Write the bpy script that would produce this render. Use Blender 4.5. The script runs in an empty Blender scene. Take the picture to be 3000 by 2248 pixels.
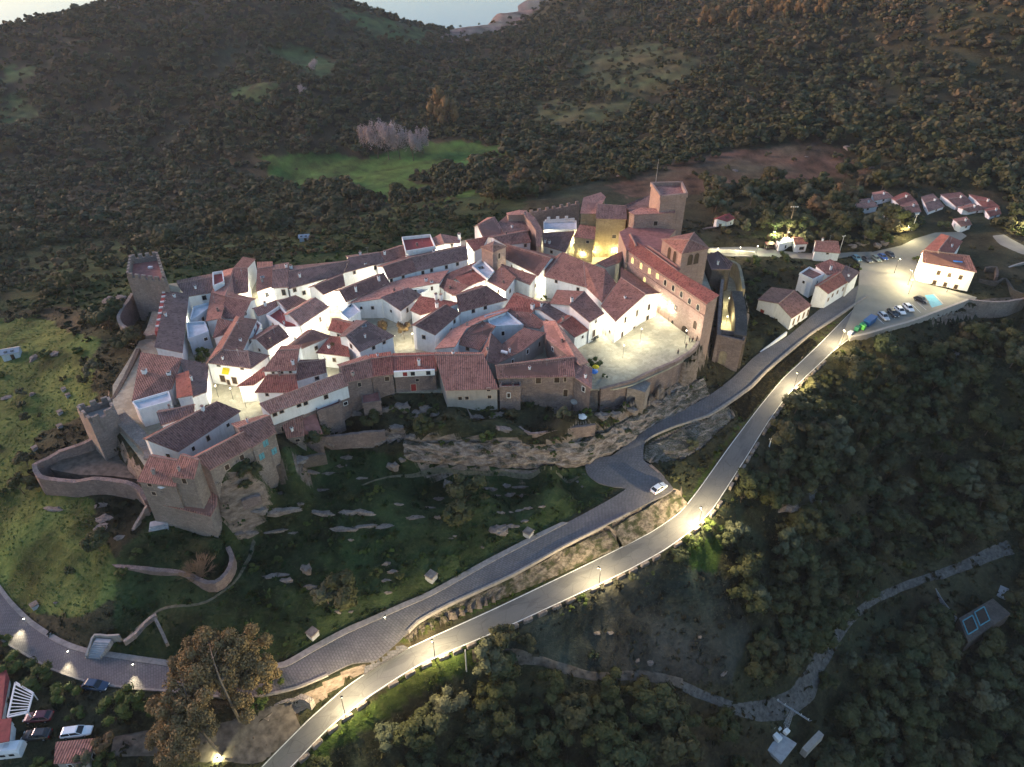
import bpy, bmesh, math, random
import numpy as np
from mathutils import Vector, Matrix
from mathutils.kdtree import KDTree
R = math.radians
rng = np.random.default_rng(7)
random.seed(7)
scene = bpy.context.scene
COL = scene.collection

# ------------------------------------------------------------------ camera
CAMZ = 100.0
PITCH = R(35.7)
FPX = 2080.0
SP, CP = math.sin(PITCH), math.cos(PITCH)
cam = bpy.data.cameras.new('camera')
camo = bpy.data.objects.new('camera', cam)
COL.objects.link(camo)
camo.location = (0, 0, CAMZ)
camo.rotation_euler = (math.pi / 2 - PITCH, 0, 0)
cam.sensor_fit = 'HORIZONTAL'
cam.sensor_width = 36
cam.lens = 36 * FPX / 3000
cam.clip_start = 1
cam.clip_end = 12000
scene.camera = camo

def ray(px, py):
    u = (px - 1500) / FPX
    v = (1124 - py) / FPX
    return (u, CP + v * SP, -SP + v * CP)

def P(px, py, z):
    """survey helper: where the sight line through a photo point meets height z"""
    d = ray(px, py)
    t = (z - CAMZ) / d[2]
    return (d[0] * t, d[1] * t, z)

def toPx(x, y, z):
    z = z - CAMZ
    f = y * CP - z * SP
    w = y * SP + z * CP
    return 1500 + FPX * x / f, 1124 - FPX * w / f

VIEW = {'A': (300, 650, 2.7637), 'B': (1000, 600, 2.7637), 'C': (1600, 500, 2.7637), 'D': (2200, 500, 2.7637),
        'E': (0, 1000, 2.7637), 'F': (700, 1000, 2.7637), 'G': (1400, 1000, 2.7637), 'S': (0, 0, 1.0),
        'K': (0, 1500, 2.212), 'L': (1000, 1500, 2.212), 'M': (2000, 1500, 2.212), 'N': (2000, 900, 2.211),
        'T': (1000, 0, 2.211), 'U': (2000, 0, 2.211), 'Q': (0, 0, 2.211)}
def px(view, p):
    o = VIEW[view]
    return (o[0] + p[0] / o[2], o[1] + p[1] / o[2])
def low(z):
    """final levelling of the ground under the cliff"""
    return z + min(5.8, (-8 - z) * 0.6) if z < -8 else z
def W(view, p, z):
    return P(*px(view, p), low(z) if view in 'KLMN' else z)
def height_at(view, base, zb, top):
    """height above the base of the point 'top' standing straight over 'base'"""
    b = P(*px(view, base), zb)
    best = None
    for i in range(400):
        z = zb + i * 0.1
        t = P(*px(view, top), z)
        e = abs(t[1] - b[1])
        if best is None or e < best[0]:
            best = (e, z)
    return best[1]

# ------------------------------------------------------------------ object helpers
def tag(o, label=None, cat=None, group=None, kind=None):
    if label: o['label'] = label
    if cat: o['category'] = cat
    if group: o['group'] = group
    if kind: o['kind'] = kind
    return o
def empty(name, loc, label=None, cat=None, group=None, rz=0):
    o = bpy.data.objects.new(name, None)
    o.empty_display_size = 0.3
    o.location = loc
    o.rotation_euler = (0, 0, rz)
    COL.objects.link(o)
    return tag(o, label, cat, group)
def mobj(name, verts, faces, mats, parent=None, origin=(0, 0, 0), midx=None, smooth=False, uvs=None):
    me = bpy.data.meshes.new(name)
    me.from_pydata([(v[0] - origin[0], v[1] - origin[1], v[2] - origin[2]) for v in verts], [], faces)
    for m in (mats if isinstance(mats, (list, tuple)) else [mats]):
        me.materials.append(m)
    if midx: me.polygons.foreach_set('material_index', midx)
    if smooth: me.polygons.foreach_set('use_smooth', [True] * len(faces))
    if uvs is not None:
        l = me.uv_layers.new(name='UVMap')
        l.data.foreach_set('uv', [c for uv in uvs for c in uv])
    me.update()
    o = bpy.data.objects.new(name, me)
    COL.objects.link(o)
    if parent: o.parent = parent
    return o
def from_np(name, V, F, mats, smooth=False, parent=None, link=True):
    """big meshes: V (n,3) floats, F (m,k) ints"""
    me = bpy.data.meshes.new(name)
    k = F.shape[1]
    me.vertices.add(len(V)); me.vertices.foreach_set('co', np.ascontiguousarray(V, dtype=np.float32).ravel())
    me.loops.add(F.size); me.loops.foreach_set('vertex_index', np.ascontiguousarray(F, dtype=np.int32).ravel())
    me.polygons.add(len(F)); me.polygons.foreach_set('loop_start', np.arange(0, F.size, k, dtype=np.int32))
    me.polygons.foreach_set('use_smooth', np.full(len(F), smooth, dtype=bool))
    for m in (mats if isinstance(mats, (list, tuple)) else [mats]):
        me.materials.append(m)
    me.update(calc_edges=True)
    if not link: return me
    o = bpy.data.objects.new(name, me)
    COL.objects.link(o)
    if parent: o.parent = parent
    return o
def copy_tree(src, parent=None):
    c = src.copy(); COL.objects.link(c)
    if parent: c.parent = parent
    for ch in list(src.children): copy_tree(ch, c)
    return c

class MB:
    """collects boxes and tubes in one mesh"""
    def __init__(s): s.v = []; s.f = []; s.m = []
    def box(s, c, sz, rz=0, m=0, taper=1.0):
        n = len(s.v); cs, sn = math.cos(rz), math.sin(rz)
        for z in (-1, 1):
            k = taper if z > 0 else 1
            for x, y in ((-1, -1), (1, -1), (1, 1), (-1, 1)):
                X, Y = x * sz[0] / 2 * k, y * sz[1] / 2 * k
                s.v.append((c[0] + X * cs - Y * sn, c[1] + X * sn + Y * cs, c[2] + z * sz[2] / 2))
        for f in ((3, 2, 1, 0), (4, 5, 6, 7), (0, 1, 5, 4), (1, 2, 6, 5), (2, 3, 7, 6), (3, 0, 4, 7)):
            s.f.append([n + i for i in f]); s.m.append(m)
        return s
    def tube(s, a, b, r0, r1=None, k=6, m=0):
        r1 = r0 if r1 is None else r1
        a, b = Vector(a), Vector(b); d = (b - a).normalized()
        u = d.orthogonal().normalized(); w = d.cross(u); n = len(s.v)
        for p, r in ((a, r0), (b, r1)):
            for i in range(k):
                t = 2 * math.pi * i / k
                s.v.append(tuple(p + u * (r * math.cos(t)) + w * (r * math.sin(t))))
        for i in range(k):
            j = (i + 1) % k
            s.f.append([n + i, n + j, n + k + j, n + k + i]); s.m.append(m)
        s.f.append([n + i for i in range(k)][::-1]); s.m.append(m)
        s.f.append([n + k + i for i in range(k)]); s.m.append(m)
        return s
    def poly(s, pts, faces, m=0):
        n = len(s.v); s.v += [tuple(p) for p in pts]
        for f in faces: s.f.append([n + i for i in f]); s.m.append(m)
        return s
    def obj(s, name, mats, parent=None, origin=(0, 0, 0), smooth=False):
        return mobj(name, s.v, s.f, mats, parent, origin, s.m, smooth)

# ------------------------------------------------------------------ materials
class NT:
    def __init__(s, name, rough=0.85, spec=0.25):
        s.mat = bpy.data.materials.new(name); s.mat.use_nodes = True
        s.n = s.mat.node_tree.nodes; s.l = s.mat.node_tree.links
        s.b = s.n['Principled BSDF']
        s.b.inputs['Roughness'].default_value = rough
        s.b.inputs['Specular IOR Level'].default_value = spec
        s._pos = None
    def new(s, t, **kw):
        n = s.n.new(t)
        for k, v in kw.items(): setattr(n, k, v)
        return n
    def pos(s):
        if s._pos is None: s._pos = s.new('ShaderNodeNewGeometry').outputs['Position']
        return s._pos
    def put(s, sock, v):
        if hasattr(v, 'is_output') or isinstance(v, bpy.types.NodeSocket): s.l.new(v, sock)
        elif isinstance(v, (tuple, list)) and len(v) == 3 and sock.type == 'RGBA': sock.default_value = (*v, 1)
        else: sock.default_value = v
    def noise(s, scale, detail=4, rough=0.55, vec=None, out='Fac'):
        n = s.new('ShaderNodeTexNoise'); n.inputs['Scale'].default_value = scale
        n.inputs['Detail'].default_value = detail; n.inputs['Roughness'].default_value = rough
        s.l.new(vec if vec is not None else s.pos(), n.inputs['Vector'])
        return n.outputs[out]
    def voro(s, scale, vec=None, out='Distance', feature='F1'):
        n = s.new('ShaderNodeTexVoronoi', feature=feature); n.inputs['Scale'].default_value = scale
        s.l.new(vec if vec is not None else s.pos(), n.inputs['Vector'])
        return n.outputs[out]
    def ramp(s, fac, stops):
        n = s.new('ShaderNodeValToRGB'); cr = n.color_ramp
        while len(cr.elements) < len(stops): cr.elements.new(0.5)
        for e, (p, c) in zip(cr.elements, stops):
            e.position = p; e.color = (*c, 1) if not isinstance(c, (int, float)) else (c, c, c, 1)
        s.l.new(fac, n.inputs['Fac']); return n.outputs['Color']
    def mix(s, fac, a, b, mode='MIX'):
        n = s.new('ShaderNodeMix', data_type='RGBA', blend_type=mode)
        s.put(n.inputs[0], fac); s.put(n.inputs[6], a); s.put(n.inputs[7], b)
        return n.outputs[2]
    def math(s, op, a, b=0.0, clamp=False):
        n = s.new('ShaderNodeMath', operation=op, use_clamp=clamp)
        s.put(n.inputs[0], a); s.put(n.inputs[1], b); return n.outputs[0]
    def maprange(s, v, a, b, c=0.0, d=1.0):
        n = s.new('ShaderNodeMapRange'); n.inputs[1].default_value = a; n.inputs[2].default_value = b
        n.inputs[3].default_value = c; n.inputs[4].default_value = d
        s.l.new(v, n.inputs[0]); return n.outputs[0]
    def mapping(s, vec, scale=(1, 1, 1), rot=(0, 0, 0)):
        n = s.new('ShaderNodeMapping'); n.inputs['Scale'].default_value = scale; n.inputs['Rotation'].default_value = rot
        s.l.new(vec, n.inputs['Vector']); return n.outputs[0]
    def bump(s, h, strength=0.5, dist=0.1):
        n = s.new('ShaderNodeBump'); n.inputs['Strength'].default_value = strength; n.inputs['Distance'].default_value = dist
        s.l.new(h, n.inputs['Height']); s.l.new(n.outputs[0], s.b.inputs['Normal'])
    def color(s, c): s.put(s.b.inputs['Base Color'], c); return s

def mix3(a, b, t): return tuple(a[i] * (1 - t) + b[i] * t for i in range(3))
def mul3(a, k): return tuple(min(1, c * k) for c in a)

def m_plain(name, col, rough=0.7, var=0.15, scale=0.6, spec=0.3, metallic=0.0):
    t = NT(name, rough, spec); t.b.inputs['Metallic'].default_value = metallic
    t.color(t.mix(t.maprange(t.noise(scale), 0.3, 0.7), mul3(col, 1 - var), mul3(col, 1 + var)))
    return t.mat

def m_roof(name, col, light, lich):
    t = NT(name, 0.9, 0.2)
    uv = t.new('ShaderNodeUVMap').outputs[0]
    n1 = t.noise(0.35, 5, 0.6)
    n2 = t.noise(2.2, 4, 0.7)
    base = t.mix(t.maprange(n1, 0.33, 0.68), mul3(col, 1.0), mul3(col, 1.75))
    # single tiles differ in firing
    cells = t.new('ShaderNodeTexVoronoi'); cells.inputs['Scale'].default_value = 1.0
    t.l.new(t.mapping(uv, (3.2, 2.2, 1)), cells.inputs['Vector'])
    sep = t.new('ShaderNodeSeparateColor'); t.l.new(cells.outputs['Color'], sep.inputs[0])
    base = t.mix(t.maprange(sep.outputs[0], 0.55, 1.0, 0, 0.75), base, light)
    base = t.mix(t.maprange(sep.outputs[1], 0.7, 1.0, 0, 0.7), base, mul3(col, 0.4))
    base = t.mix(t.maprange(n2, 0.52, 0.75, 0, 0.6), base, lich)
    w = t.new('ShaderNodeTexWave', wave_type='BANDS', bands_direction='X', wave_profile='SIN')
    w.inputs['Scale'].default_value = 0.7; w.inputs['Distortion'].default_value = 0.5; w.inputs['Detail'].default_value = 1
    w.inputs['Detail Scale'].default_value = 0.8
    t.l.new(uv, w.inputs['Vector'])
    base = t.mix(t.maprange(w.outputs['Fac'], 0.0, 0.55, 0.55, 0.0), base, mul3(col, 0.3))
    base = t.mix(1.0, base, (1.15, 0.97, 0.93), 'MULTIPLY')
    t.color(base)
    t.bump(t.math('ADD', w.outputs['Fac'], t.math('MULTIPLY', n2, 0.7)), 0.9, 0.12)
    return t.mat

def m_plaster(name, col, dirt):
    t = NT(name, 0.85, 0.2)
    n = t.noise(0.7, 5, 0.65); v = t.noise(1.4, 3, 0.6, t.mapping(t.pos(), (1, 1, 0.18)))
    c = t.mix(t.maprange(n, 0.45, 0.8, 0, 0.5), col, dirt)
    c = t.mix(t.maprange(v, 0.5, 0.75, 0, 0.4), c, mul3(dirt, 0.8))
    t.color(c); t.bump(t.noise(3.0), 0.3, 0.05)
    return t.mat

def m_stone(name, a, b, c, scale=1.6, mort=0.5):
    t = NT(name, 0.95, 0.15)
    vec = t.mapping(t.pos(), (1, 1, 1.9))
    vc = t.new('ShaderNodeTexVoronoi'); vc.inputs['Scale'].default_value = scale; t.l.new(vec, vc.inputs['Vector'])
    sep = t.new('ShaderNodeSeparateColor'); t.l.new(vc.outputs['Color'], sep.inputs[0])
    n = t.noise(0.25, 5, 0.65); n2 = t.noise(4.0, 4, 0.7)
    base = t.mix(sep.outputs[0], a, b)
    base = t.mix(t.maprange(n, 0.42, 0.68, 0, 0.8), base, c)
    base = t.mix(t.maprange(n2, 0.35, 0.75, 0.35, 0), base, mul3(a, 0.35))
    e = t.voro(scale, vec, 'Distance', 'DISTANCE_TO_EDGE')
    base = t.mix(t.maprange(e, 0.0, 0.07, mort, 0.0), base, mul3(a, 0.4))
    st = t.noise(0.9, 4, 0.6, t.mapping(t.pos(), (1, 1, 0.15)))
    base = t.mix(t.maprange(st, 0.55, 0.75, 0, 0.5), base, mul3(c, 0.5))
    t.color(base)
    t.bump(t.math('ADD', t.maprange(e, 0, 0.15), n2), 0.8, 0.15)
    return t.mat

MAT = {}
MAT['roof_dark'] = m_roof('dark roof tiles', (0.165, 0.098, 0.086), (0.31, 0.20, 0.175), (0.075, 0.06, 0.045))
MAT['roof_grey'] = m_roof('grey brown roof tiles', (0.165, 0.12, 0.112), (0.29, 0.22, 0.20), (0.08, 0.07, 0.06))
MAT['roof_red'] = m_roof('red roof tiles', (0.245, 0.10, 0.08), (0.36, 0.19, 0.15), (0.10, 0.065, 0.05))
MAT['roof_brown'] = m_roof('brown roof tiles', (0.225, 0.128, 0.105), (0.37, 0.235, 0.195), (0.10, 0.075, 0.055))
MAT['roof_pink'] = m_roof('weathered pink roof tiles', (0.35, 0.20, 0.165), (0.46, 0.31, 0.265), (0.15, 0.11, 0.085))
MAT['ridge'] = m_plain('mortared ridge tiles', (0.30, 0.19, 0.155), 0.9, 0.3, 2.0)
MAT['white'] = m_plaster('white lime plaster', (0.76, 0.76, 0.75), (0.52, 0.51, 0.48))
MAT['cream'] = m_plaster('cream plaster', (0.62, 0.58, 0.46), (0.42, 0.38, 0.30))
MAT['bluewall'] = m_plaster('pale blue plaster', (0.45, 0.52, 0.58), (0.33, 0.36, 0.38))
MAT['greyplaster'] = m_plaster('grey render', (0.34, 0.31, 0.28), (0.22, 0.20, 0.18))
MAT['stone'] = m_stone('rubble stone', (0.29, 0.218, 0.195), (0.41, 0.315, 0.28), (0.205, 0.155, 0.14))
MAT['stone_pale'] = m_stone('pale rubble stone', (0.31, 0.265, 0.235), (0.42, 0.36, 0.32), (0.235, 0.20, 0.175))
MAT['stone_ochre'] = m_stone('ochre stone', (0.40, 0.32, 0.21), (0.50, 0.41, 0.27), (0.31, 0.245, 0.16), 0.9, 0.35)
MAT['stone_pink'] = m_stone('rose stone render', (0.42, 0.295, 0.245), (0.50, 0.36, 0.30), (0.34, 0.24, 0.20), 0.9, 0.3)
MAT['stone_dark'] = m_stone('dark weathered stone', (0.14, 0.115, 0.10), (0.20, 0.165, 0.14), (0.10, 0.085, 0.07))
MAT['red_floor'] = m_plain('red terrace tiles', (0.27, 0.055, 0.05), 0.7, 0.25, 1.5)
MAT['redpink_floor'] = m_plain('worn red clay paving', (0.30, 0.13, 0.11), 0.8, 0.25, 1.0)
MAT['grey_floor'] = m_plain('pale grey terrace floor', (0.50, 0.52, 0.56), 0.8, 0.15, 0.8)
MAT['dark_glass'] = m_plain('dark window glass', (0.02, 0.022, 0.026), 0.2, 0.1, 1.0, 0.5)
MAT['wood_dark'] = m_plain('dark brown timber', (0.05, 0.032, 0.022), 0.6, 0.3, 2.0)
MAT['wood_red'] = m_plain('red painted timber', (0.22, 0.02, 0.025), 0.5, 0.2, 2.0)
MAT['wood_green'] = m_plain('green painted timber', (0.02, 0.09, 0.085), 0.5, 0.2, 2.0)
MAT['wood_blue'] = m_plain('turquoise painted timber', (0.10, 0.30, 0.36), 0.5, 0.2, 2.0)
MAT['iron'] = m_plain('black iron', (0.018, 0.018, 0.02), 0.5, 0.1)
MAT['steel'] = m_plain('galvanised steel', (0.42, 0.43, 0.45), 0.45, 0.1, 1, 0.5, 0.7)
MAT['tarp_yellow'] = m_plain('yellow awning cloth', (0.75, 0.55, 0.02), 0.8, 0.1)
MAT['tarp_green'] = m_plain('green awning cloth', (0.05, 0.30, 0.05), 0.8, 0.1)
MAT['tarp_blue'] = m_plain('blue tarpaulin', (0.05, 0.20, 0.55), 0.7, 0.1)
MAT['concrete'] = m_plain('concrete', (0.34, 0.34, 0.35), 0.9, 0.2, 0.9)
MAT['trim'] = m_plain('pale stone trim', (0.45, 0.36, 0.29), 0.9, 0.2, 2.0)
MAT['bark'] = m_plain('grey brown bark', (0.10, 0.075, 0.055), 0.95, 0.35, 3.0)
MAT['bark_pale'] = m_plain('pale eucalyptus bark', (0.36, 0.30, 0.24), 0.9, 0.35, 2.0)
# ------------------------------------------------------------------ terrain: heights surveyed at photo points, then smooth interpolation
WATER = -130.0
CTRL = """0,860,-16 100,1000,-11 300,880,-8 240,960,-7 330,1080,-3.5 200,1080,-7 100,1200,-11 200,1230,-8.5 60,1330,-13 260,1330,-7 100,1420,-13
230,1540,-11 340,1600,-11 50,1560,-17 50,1680,-20 200,1750,-20 330,1760,-19 0,780,-26 0,650,-48 200,760,-30 350,700,-40 200,600,-52 300,850,-14 480,780,-8 500,720,-26 600,640,-42
800,770,-6 700,700,-28 1000,700,-5 900,660,-26 1150,660,-6 1100,600,-32 1400,620,-8 1350,580,-22 1600,580,-8 1700,560,-12
0,500,-60 400,480,-60 600,500,-57 200,350,-52 500,300,-42 0,300,-50 950,480,-46 1250,430,-42 800,250,-26 500,100,-16 500,0,-8 0,200,-35 250,200,-30
0,100,-22 180,45,-17 330,5,-11 960,2,-11 1100,42,-25 1280,92,-45 1340,92,-60 1000,150,-30 1300,200,-45 1500,300,-34 1700,400,-26 1500,450,-28 1400,520,-24
1900,350,-20 1700,530,-16 1600,50,-40 1500,120,-55 2000,0,0 2000,200,-6 1750,200,-20 2500,0,24 2990,0,40 2500,200,1 2990,250,5 2990,450,-2 2500,450,-9 2200,450,-11 2000,500,-11 2200,330,-8 2250,200,-2
2200,620,-7.5 1950,600,-9 2100,690,-6 2050,760,-8 2400,680,-8 2700,640,-7.5 2990,640,-7 2800,560,-7 2300,560,-8 2990,860,-9 2900,720,-8 2870,840,-8.2
420,965,-3.5 400,1060,-3 350,1150,-3 150,1350,-9 180,1370,-8 390,1270,-3 400,1500,-9 470,1620,-13 640,1610,-12 646,1443,-1 700,1420,-.6 760,1385,-.4 841,1330,-.2 939,1278,-5 1011,1273,-6.6 900,1320,-5.4 830,1372,-3.4 760,1432,-3 700,1465,-4 640,1490,-5 900,1400,-8.4 800,1445,-8.6 700,1500,-8.2 490,1545,-10 637,1577,-10.6
1000,1205,-3 1100,1200,-2.4 1250,1194,-1.8 1400,1187,-1.6 1530,1185,-1.8 1620,1190,-3 1720,1192,-5.2 1850,1182,-6 1900,1170,-6.2 1960,1140,-6.6 1500,1230,-3.4 1600,1237,-3.8 1400,1235,-3.2 1250,1245,-3.6 1100,1255,-4.6 1560,1270,-4.4 
1060,1330,-12 1000,1400,-13 1150,1450,-15 1400,1450,-15.6 1600,1420,-15.8 1300,1550,-17.6 1100,1620,-20 900,1500,-15 700,1550,-12.5 800,1700,-19.5 1000,1750,-21.5 650,1800,-20.5 500,1850,-21 450,1750,-19.5 600,1680,-17 540,1700,-16.5 1150,1720,-21 1400,1600,-19.6
1950,1300,-15.5 2020,1280,-15.8 2080,1240,-15 2000,1340,-18.3 1950,1400,-18.6
2250,1020,-9.5 2150,1040,-9 2240,960,-9 2330,860,-8.5 2400,800,-8
1640,1640,-22.6 1480,1740,-23.2 1316,1816,-23.6 1190,1875,-23.8 1900,1530,-21.6 2000,1440,-20 2100,1310,-17.6
2100,1570,-24 2000,1650,-24.8 1850,1720,-25.5 1700,1800,-27 1500,1870,-25.8 1400,1910,-26 1300,1970,-26 1200,2040,-27 1100,2100,-28.2 1000,2200,-31 900,2300,-33.4 2200,1410,-21.5 2280,1270,-18 2350,1190,-16 2480,1085,-14 2600,1030,-15 2700,990,-14.5 2800,940,-12.5 2990,950,-14
1500,2240,-43 2500,2240,-63 2990,2240,-72 1250,2200,-35 1700,2120,-37 2000,2120,-42 2000,2000,-38 1700,1960,-32.5 2250,2080,-48 2400,1950,-48 2990,1900,-64 2600,1750,-53 2300,1700,-36 2300,1500,-29 2600,1400,-40 2990,1400,-46 2700,1150,-27 2850,1080,-24 2990,1150,-26 2450,1250,-25 2945,1617,-53 2850,1750,-58 2200,1850,-37 2150,1700,-29 1950,1800,-30.5
300,2060,-23 225,2140,-23.3 100,2200,-23.5 0,2100,-22.5 -200,1900,-21 500,2120,-25 650,2150,-26.5 600,2240,-28 800,2100,-26 900,2060,-25 450,2240,-26 -300,1500,-22 -300,1200,-18 -400,900,-26 3300,900,-8 3300,1500,-50 3300,2100,-75"""
pts = []
for tok in CTRL.split():
    a, b, z = map(float, tok.split(','))
    pts.append(P(a, b, low(z) if b > 950 else z))
# hills past the frame and the ground that falls to the lake
pts += [(-600, 700, -40), (-750, 500, -60), (-700, 300, -60), (-500, 120, -45), (-300, 60, -30), (-200, 20, -28), (-100, 10, -34), (0, 20, -52), (100, 10, -70), (200, 40, -85),
        (320, 150, -60), (400, 300, -10), (520, 420, 20), (600, 600, 45), (450, 750, 45), (250, 850, 30), (60, 900, -5), (-20, 1010, -45), (30, 1150, -72), (60, 1350, -108), (-70, 1000, -100),
        (-20, 1330, -128), (-10, 1600, -127), (60, 1750, -125), (140, 1650, -110), (170, 1900, -128), (250, 1300, -60), (600, 1300, 10), (400, 1700, -80),
        (-100, 1120, -150), (-60, 1400, -150), (-300, 1150, -150), (-500, 1000, -150), (-700, 900, -150), (-100, 1600, -152), (-430, 900, -20), (-300, 930, -8), (-200, 930, -20), (-620, 820, -70),
        (0, 2300, -160), (-600, 1700, -170), (-1200, 1500, -170), (800, 2300, -120), (400, 2600, -170), (-1000, 900, -150), (-1200, 500, -120), (1200, 1500, 20), (900, 700, 60), (-600, 2600, -190), (1500, 2600, -100)]
# the limestone cliff: its brow and its foot
BROW = [(1185, 1288, -5.2), (1250, 1296, -4.8), (1370, 1292, -4.6), (1480, 1296, -4.6), (1600, 1306, -5.2), (1700, 1298, -6), (1790, 1262, -6.8), (1880, 1204, -7.2), (1980, 1146, -7.2), (2060, 1106, -7.6)]
FOOT = [(1190, 1338, -8.6), (1260, 1350, -9.3), (1370, 1356, -9.7), (1500, 1368, -10.4), (1620, 1372, -10.9), (1715, 1362, -11.4), (1790, 1334, -11.2), (1880, 1268, -10.8), (1985, 1208, -10.1), (2075, 1158, -9.8)]
def along(poly, step):
    out = []
    for a, b in zip(poly[:-1], poly[1:]):
        k = max(1, int(math.hypot(b[0] - a[0], b[1] - a[1]) / step))
        out += [tuple(a[i] + (b[i] - a[i]) * j / k for i in range(3)) for j in range(k)]
    return out + [poly[-1]]
pts += [P(*p) for p in along(BROW, 30)] + [P(*p) for p in along(FOOT, 30)]
pts = np.array(pts)

# ------------------------------------------------------------------ roads from their two edges
def lerp_tab(tab, x): return low(float(np.interp(x, [t[0] for t in tab], [t[1] for t in tab])))
ZC = [(700, -7.9), (836, -8), (985, -9.5), (1063, -11), (1159, -12.5), (1250, -14.5), (1336, -16.5), (1432, -17.8), (1540, -19), (1650, -20.5), (1740, -21.8), (1800, -22.5), (1860, -23.3), (1950, -23.6)]
ZCX = [(-100, -21), (0, -21.5), (90, -22.5), (249, -23), (515, -23.6), (836, -23.6)]
def zcob(p, right):
    x, y = p
    if x < 860: return lerp_tab(ZCX, x)
    if 1700 < x < 1980 and 1290 < y < 1480: return lerp_tab([(1290, -15.9), (1340, -16.7), (1390, -17.4), (1440, -18.0), (1480, -18.4)], y)
    return lerp_tab(ZC, y - (45 if right else 0))
ZA = [(850, -7.9), (876, -8), (1000, -9.5), (1108, -12.5), (1189, -15), (1307, -18), (1434, -20), (1500, -21), (1559, -21.8), (1672, -22.8), (1780, -23.3), (1898, -23.8), (2020, -26), (2205, -30), (2268, -31), (2400, -33)]
def zasp(p, right): return lerp_tab(ZA, p[1] - (58 if right else 0))
def pairs(s):
    out = []
    for tok in s.split():
        a, b = tok.split('/')
        out.append((tuple(map(float, a.split(','))), tuple(map(float, b.split(',')))))
    return out
COB = pairs("2515,836/2540,868 2403,905/2450,930 2308,985/2366,986 2218,1039/2253,1081 2145,1108/2200,1134 2077,1159/2124,1188 1997,1203/2069,1221 1906,1250/1979,1250 1852,1289/1921,1275 1791,1336/1888,1300 1747,1340/1885,1347 1715,1362/1906,1362 1722,1391/1935,1387 1755,1416/1964,1420 1798,1427/1972,1434 1834,1432/1946,1452 1780,1467/1906,1470 1660,1532/1762,1545 1581,1572/1653,1600 1434,1649/1500,1685 1271,1740/1316,1771 1181,1780/1226,1821 1090,1821/1167,1880 1040,1843/1100,1935 1000,1862/1030,1945 920,1905/960,1978 836,1952/870,2015 740,1965/760,2040 630,1962/640,2042 515,1952/515,2027 389,1934/390,2018 249,1911/253,1997 172,1884/150,1960 90,1830/60,1910 27,1767/-10,1865 -30,1690/-80,1790 -120,1560/-200,1660")
ASP = pairs("2502,905/2500,985 2407,1000/2452,1022 2350,1055/2407,1063 2294,1108/2317,1149 2226,1189/2253,1235 2136,1307/2181,1352 2045,1434/2090,1492 1990,1500/2027,1556 1904,1559/1950,1612 1800,1612/1850,1668 1678,1672/1750,1717 1452,1780/1475,1844 1194,1898/1235,1948 1059,1979/1090,2038 1000,2022/1000,2106 904,2106/949,2151 805,2205/863,2241 745,2268/795,2310 640,2390/690,2440")
def edges_world(prs, zf):
    L = np.array([P(*a, zf(a, False)) for a, b in prs]); Rr = np.array([P(*b, zf(b, True)) for a, b in prs])
    return L, Rr
def catmull(A, step=1.0):
    """smooth a polyline"""
    out = []
    n = len(A)
    for i in range(n - 1):
        p0, p1, p2, p3 = A[max(i - 1, 0)], A[i], A[i + 1], A[min(i + 2, n - 1)]
        k = max(2, int(np.linalg.norm(p2 - p1) / step))
        for j in range(k):
            t = j / k
            out.append(0.5 * ((2 * p1) + (-p0 + p2) * t + (2 * p0 - 5 * p1 + 4 * p2 - p3) * t * t + (-p0 + 3 * p1 - 3 * p2 + p3) * t ** 3))
    out.append(A[-1])
    return np.array(out)
def ribbon_edges(prs, zf, step=1.0):
    L, Rr = edges_world(prs, zf)
    M = np.concatenate([L, Rr], axis=1)          # both edges move together
    n = len(M); out = []
    for i in range(n - 1):
        p0, p1, p2, p3 = M[max(i - 1, 0)], M[i], M[i + 1], M[min(i + 2, n - 1)]
        k = max(2, int(max(np.linalg.norm(p2[:3] - p1[:3]), np.linalg.norm(p2[3:] - p1[3:])) / step))
        for j in range(k):
            t = j / k
            cm = 0.5 * ((2 * p1) + (-p0 + p2) * t + (2 * p0 - 5 * p1 + 4 * p2 - p3) * t * t + (-p0 + 3 * p1 - 3 * p2 + p3) * t ** 3)
            out.append(0.6 * cm + 0.4 * (p1 * (1 - t) + p2 * t))
    out.append(M[-1]); out = np.array(out)
    return out[:, :3], out[:, 3:]
COB_L, COB_R = ribbon_edges(COB, zcob)
ASP_L, ASP_R = ribbon_edges(ASP, zasp)

def poly_samples(poly, z, step=0.8):
    """regular points inside a polygon of world (x, y)"""
    poly = np.array(poly)[:, :2]
    x0, y0 = poly.min(0); x1, y1 = poly.max(0)
    gx, gy = np.meshgrid(np.arange(x0, x1, step), np.arange(y0, y1, step))
    X, Y = gx.ravel(), gy.ravel()
    m = inside(poly, X, Y)
    return np.stack([X[m], Y[m], np.full(m.sum(), z)], 1)
def inside(poly, X, Y):
    poly = np.asarray(poly, dtype=float)
    r = np.zeros(len(X), bool)
    n = len(poly)
    for i in range(n):
        ax, ay = poly[i][:2]; bx, by = poly[(i + 1) % n][:2]
        c = ((ay > Y) != (by > Y))
        with np.errstate(divide='ignore', invalid='ignore'):
            xi = (bx - ax) * (Y - ay) / (by - ay) + ax
        r ^= c & (X < xi)
    return r
def pts_of(s, view='S'):
    return [px(view, tuple(map(float, t.split(',')))) for t in s.split()]
VILLAGE_PX = pts_of("470,835 640,815 820,790 1000,770 1180,745 1380,700 1480,700 1720,690 1840,700 2050,760 2095,880 2075,960 2040,1012 2026,1036 2000,1058 1960,1080 1926,1095 1886,1113 1853,1128 1800,1140 1765,1142 1700,1140 1560,1145 1300,1150 1010,1150 880,1195 720,1250 560,1330 440,1390 400,1330 330,1240 330,1130 380,1050 430,960")
VILLAGE = [P(*p, 0.0) for p in VILLAGE_PX]
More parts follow.
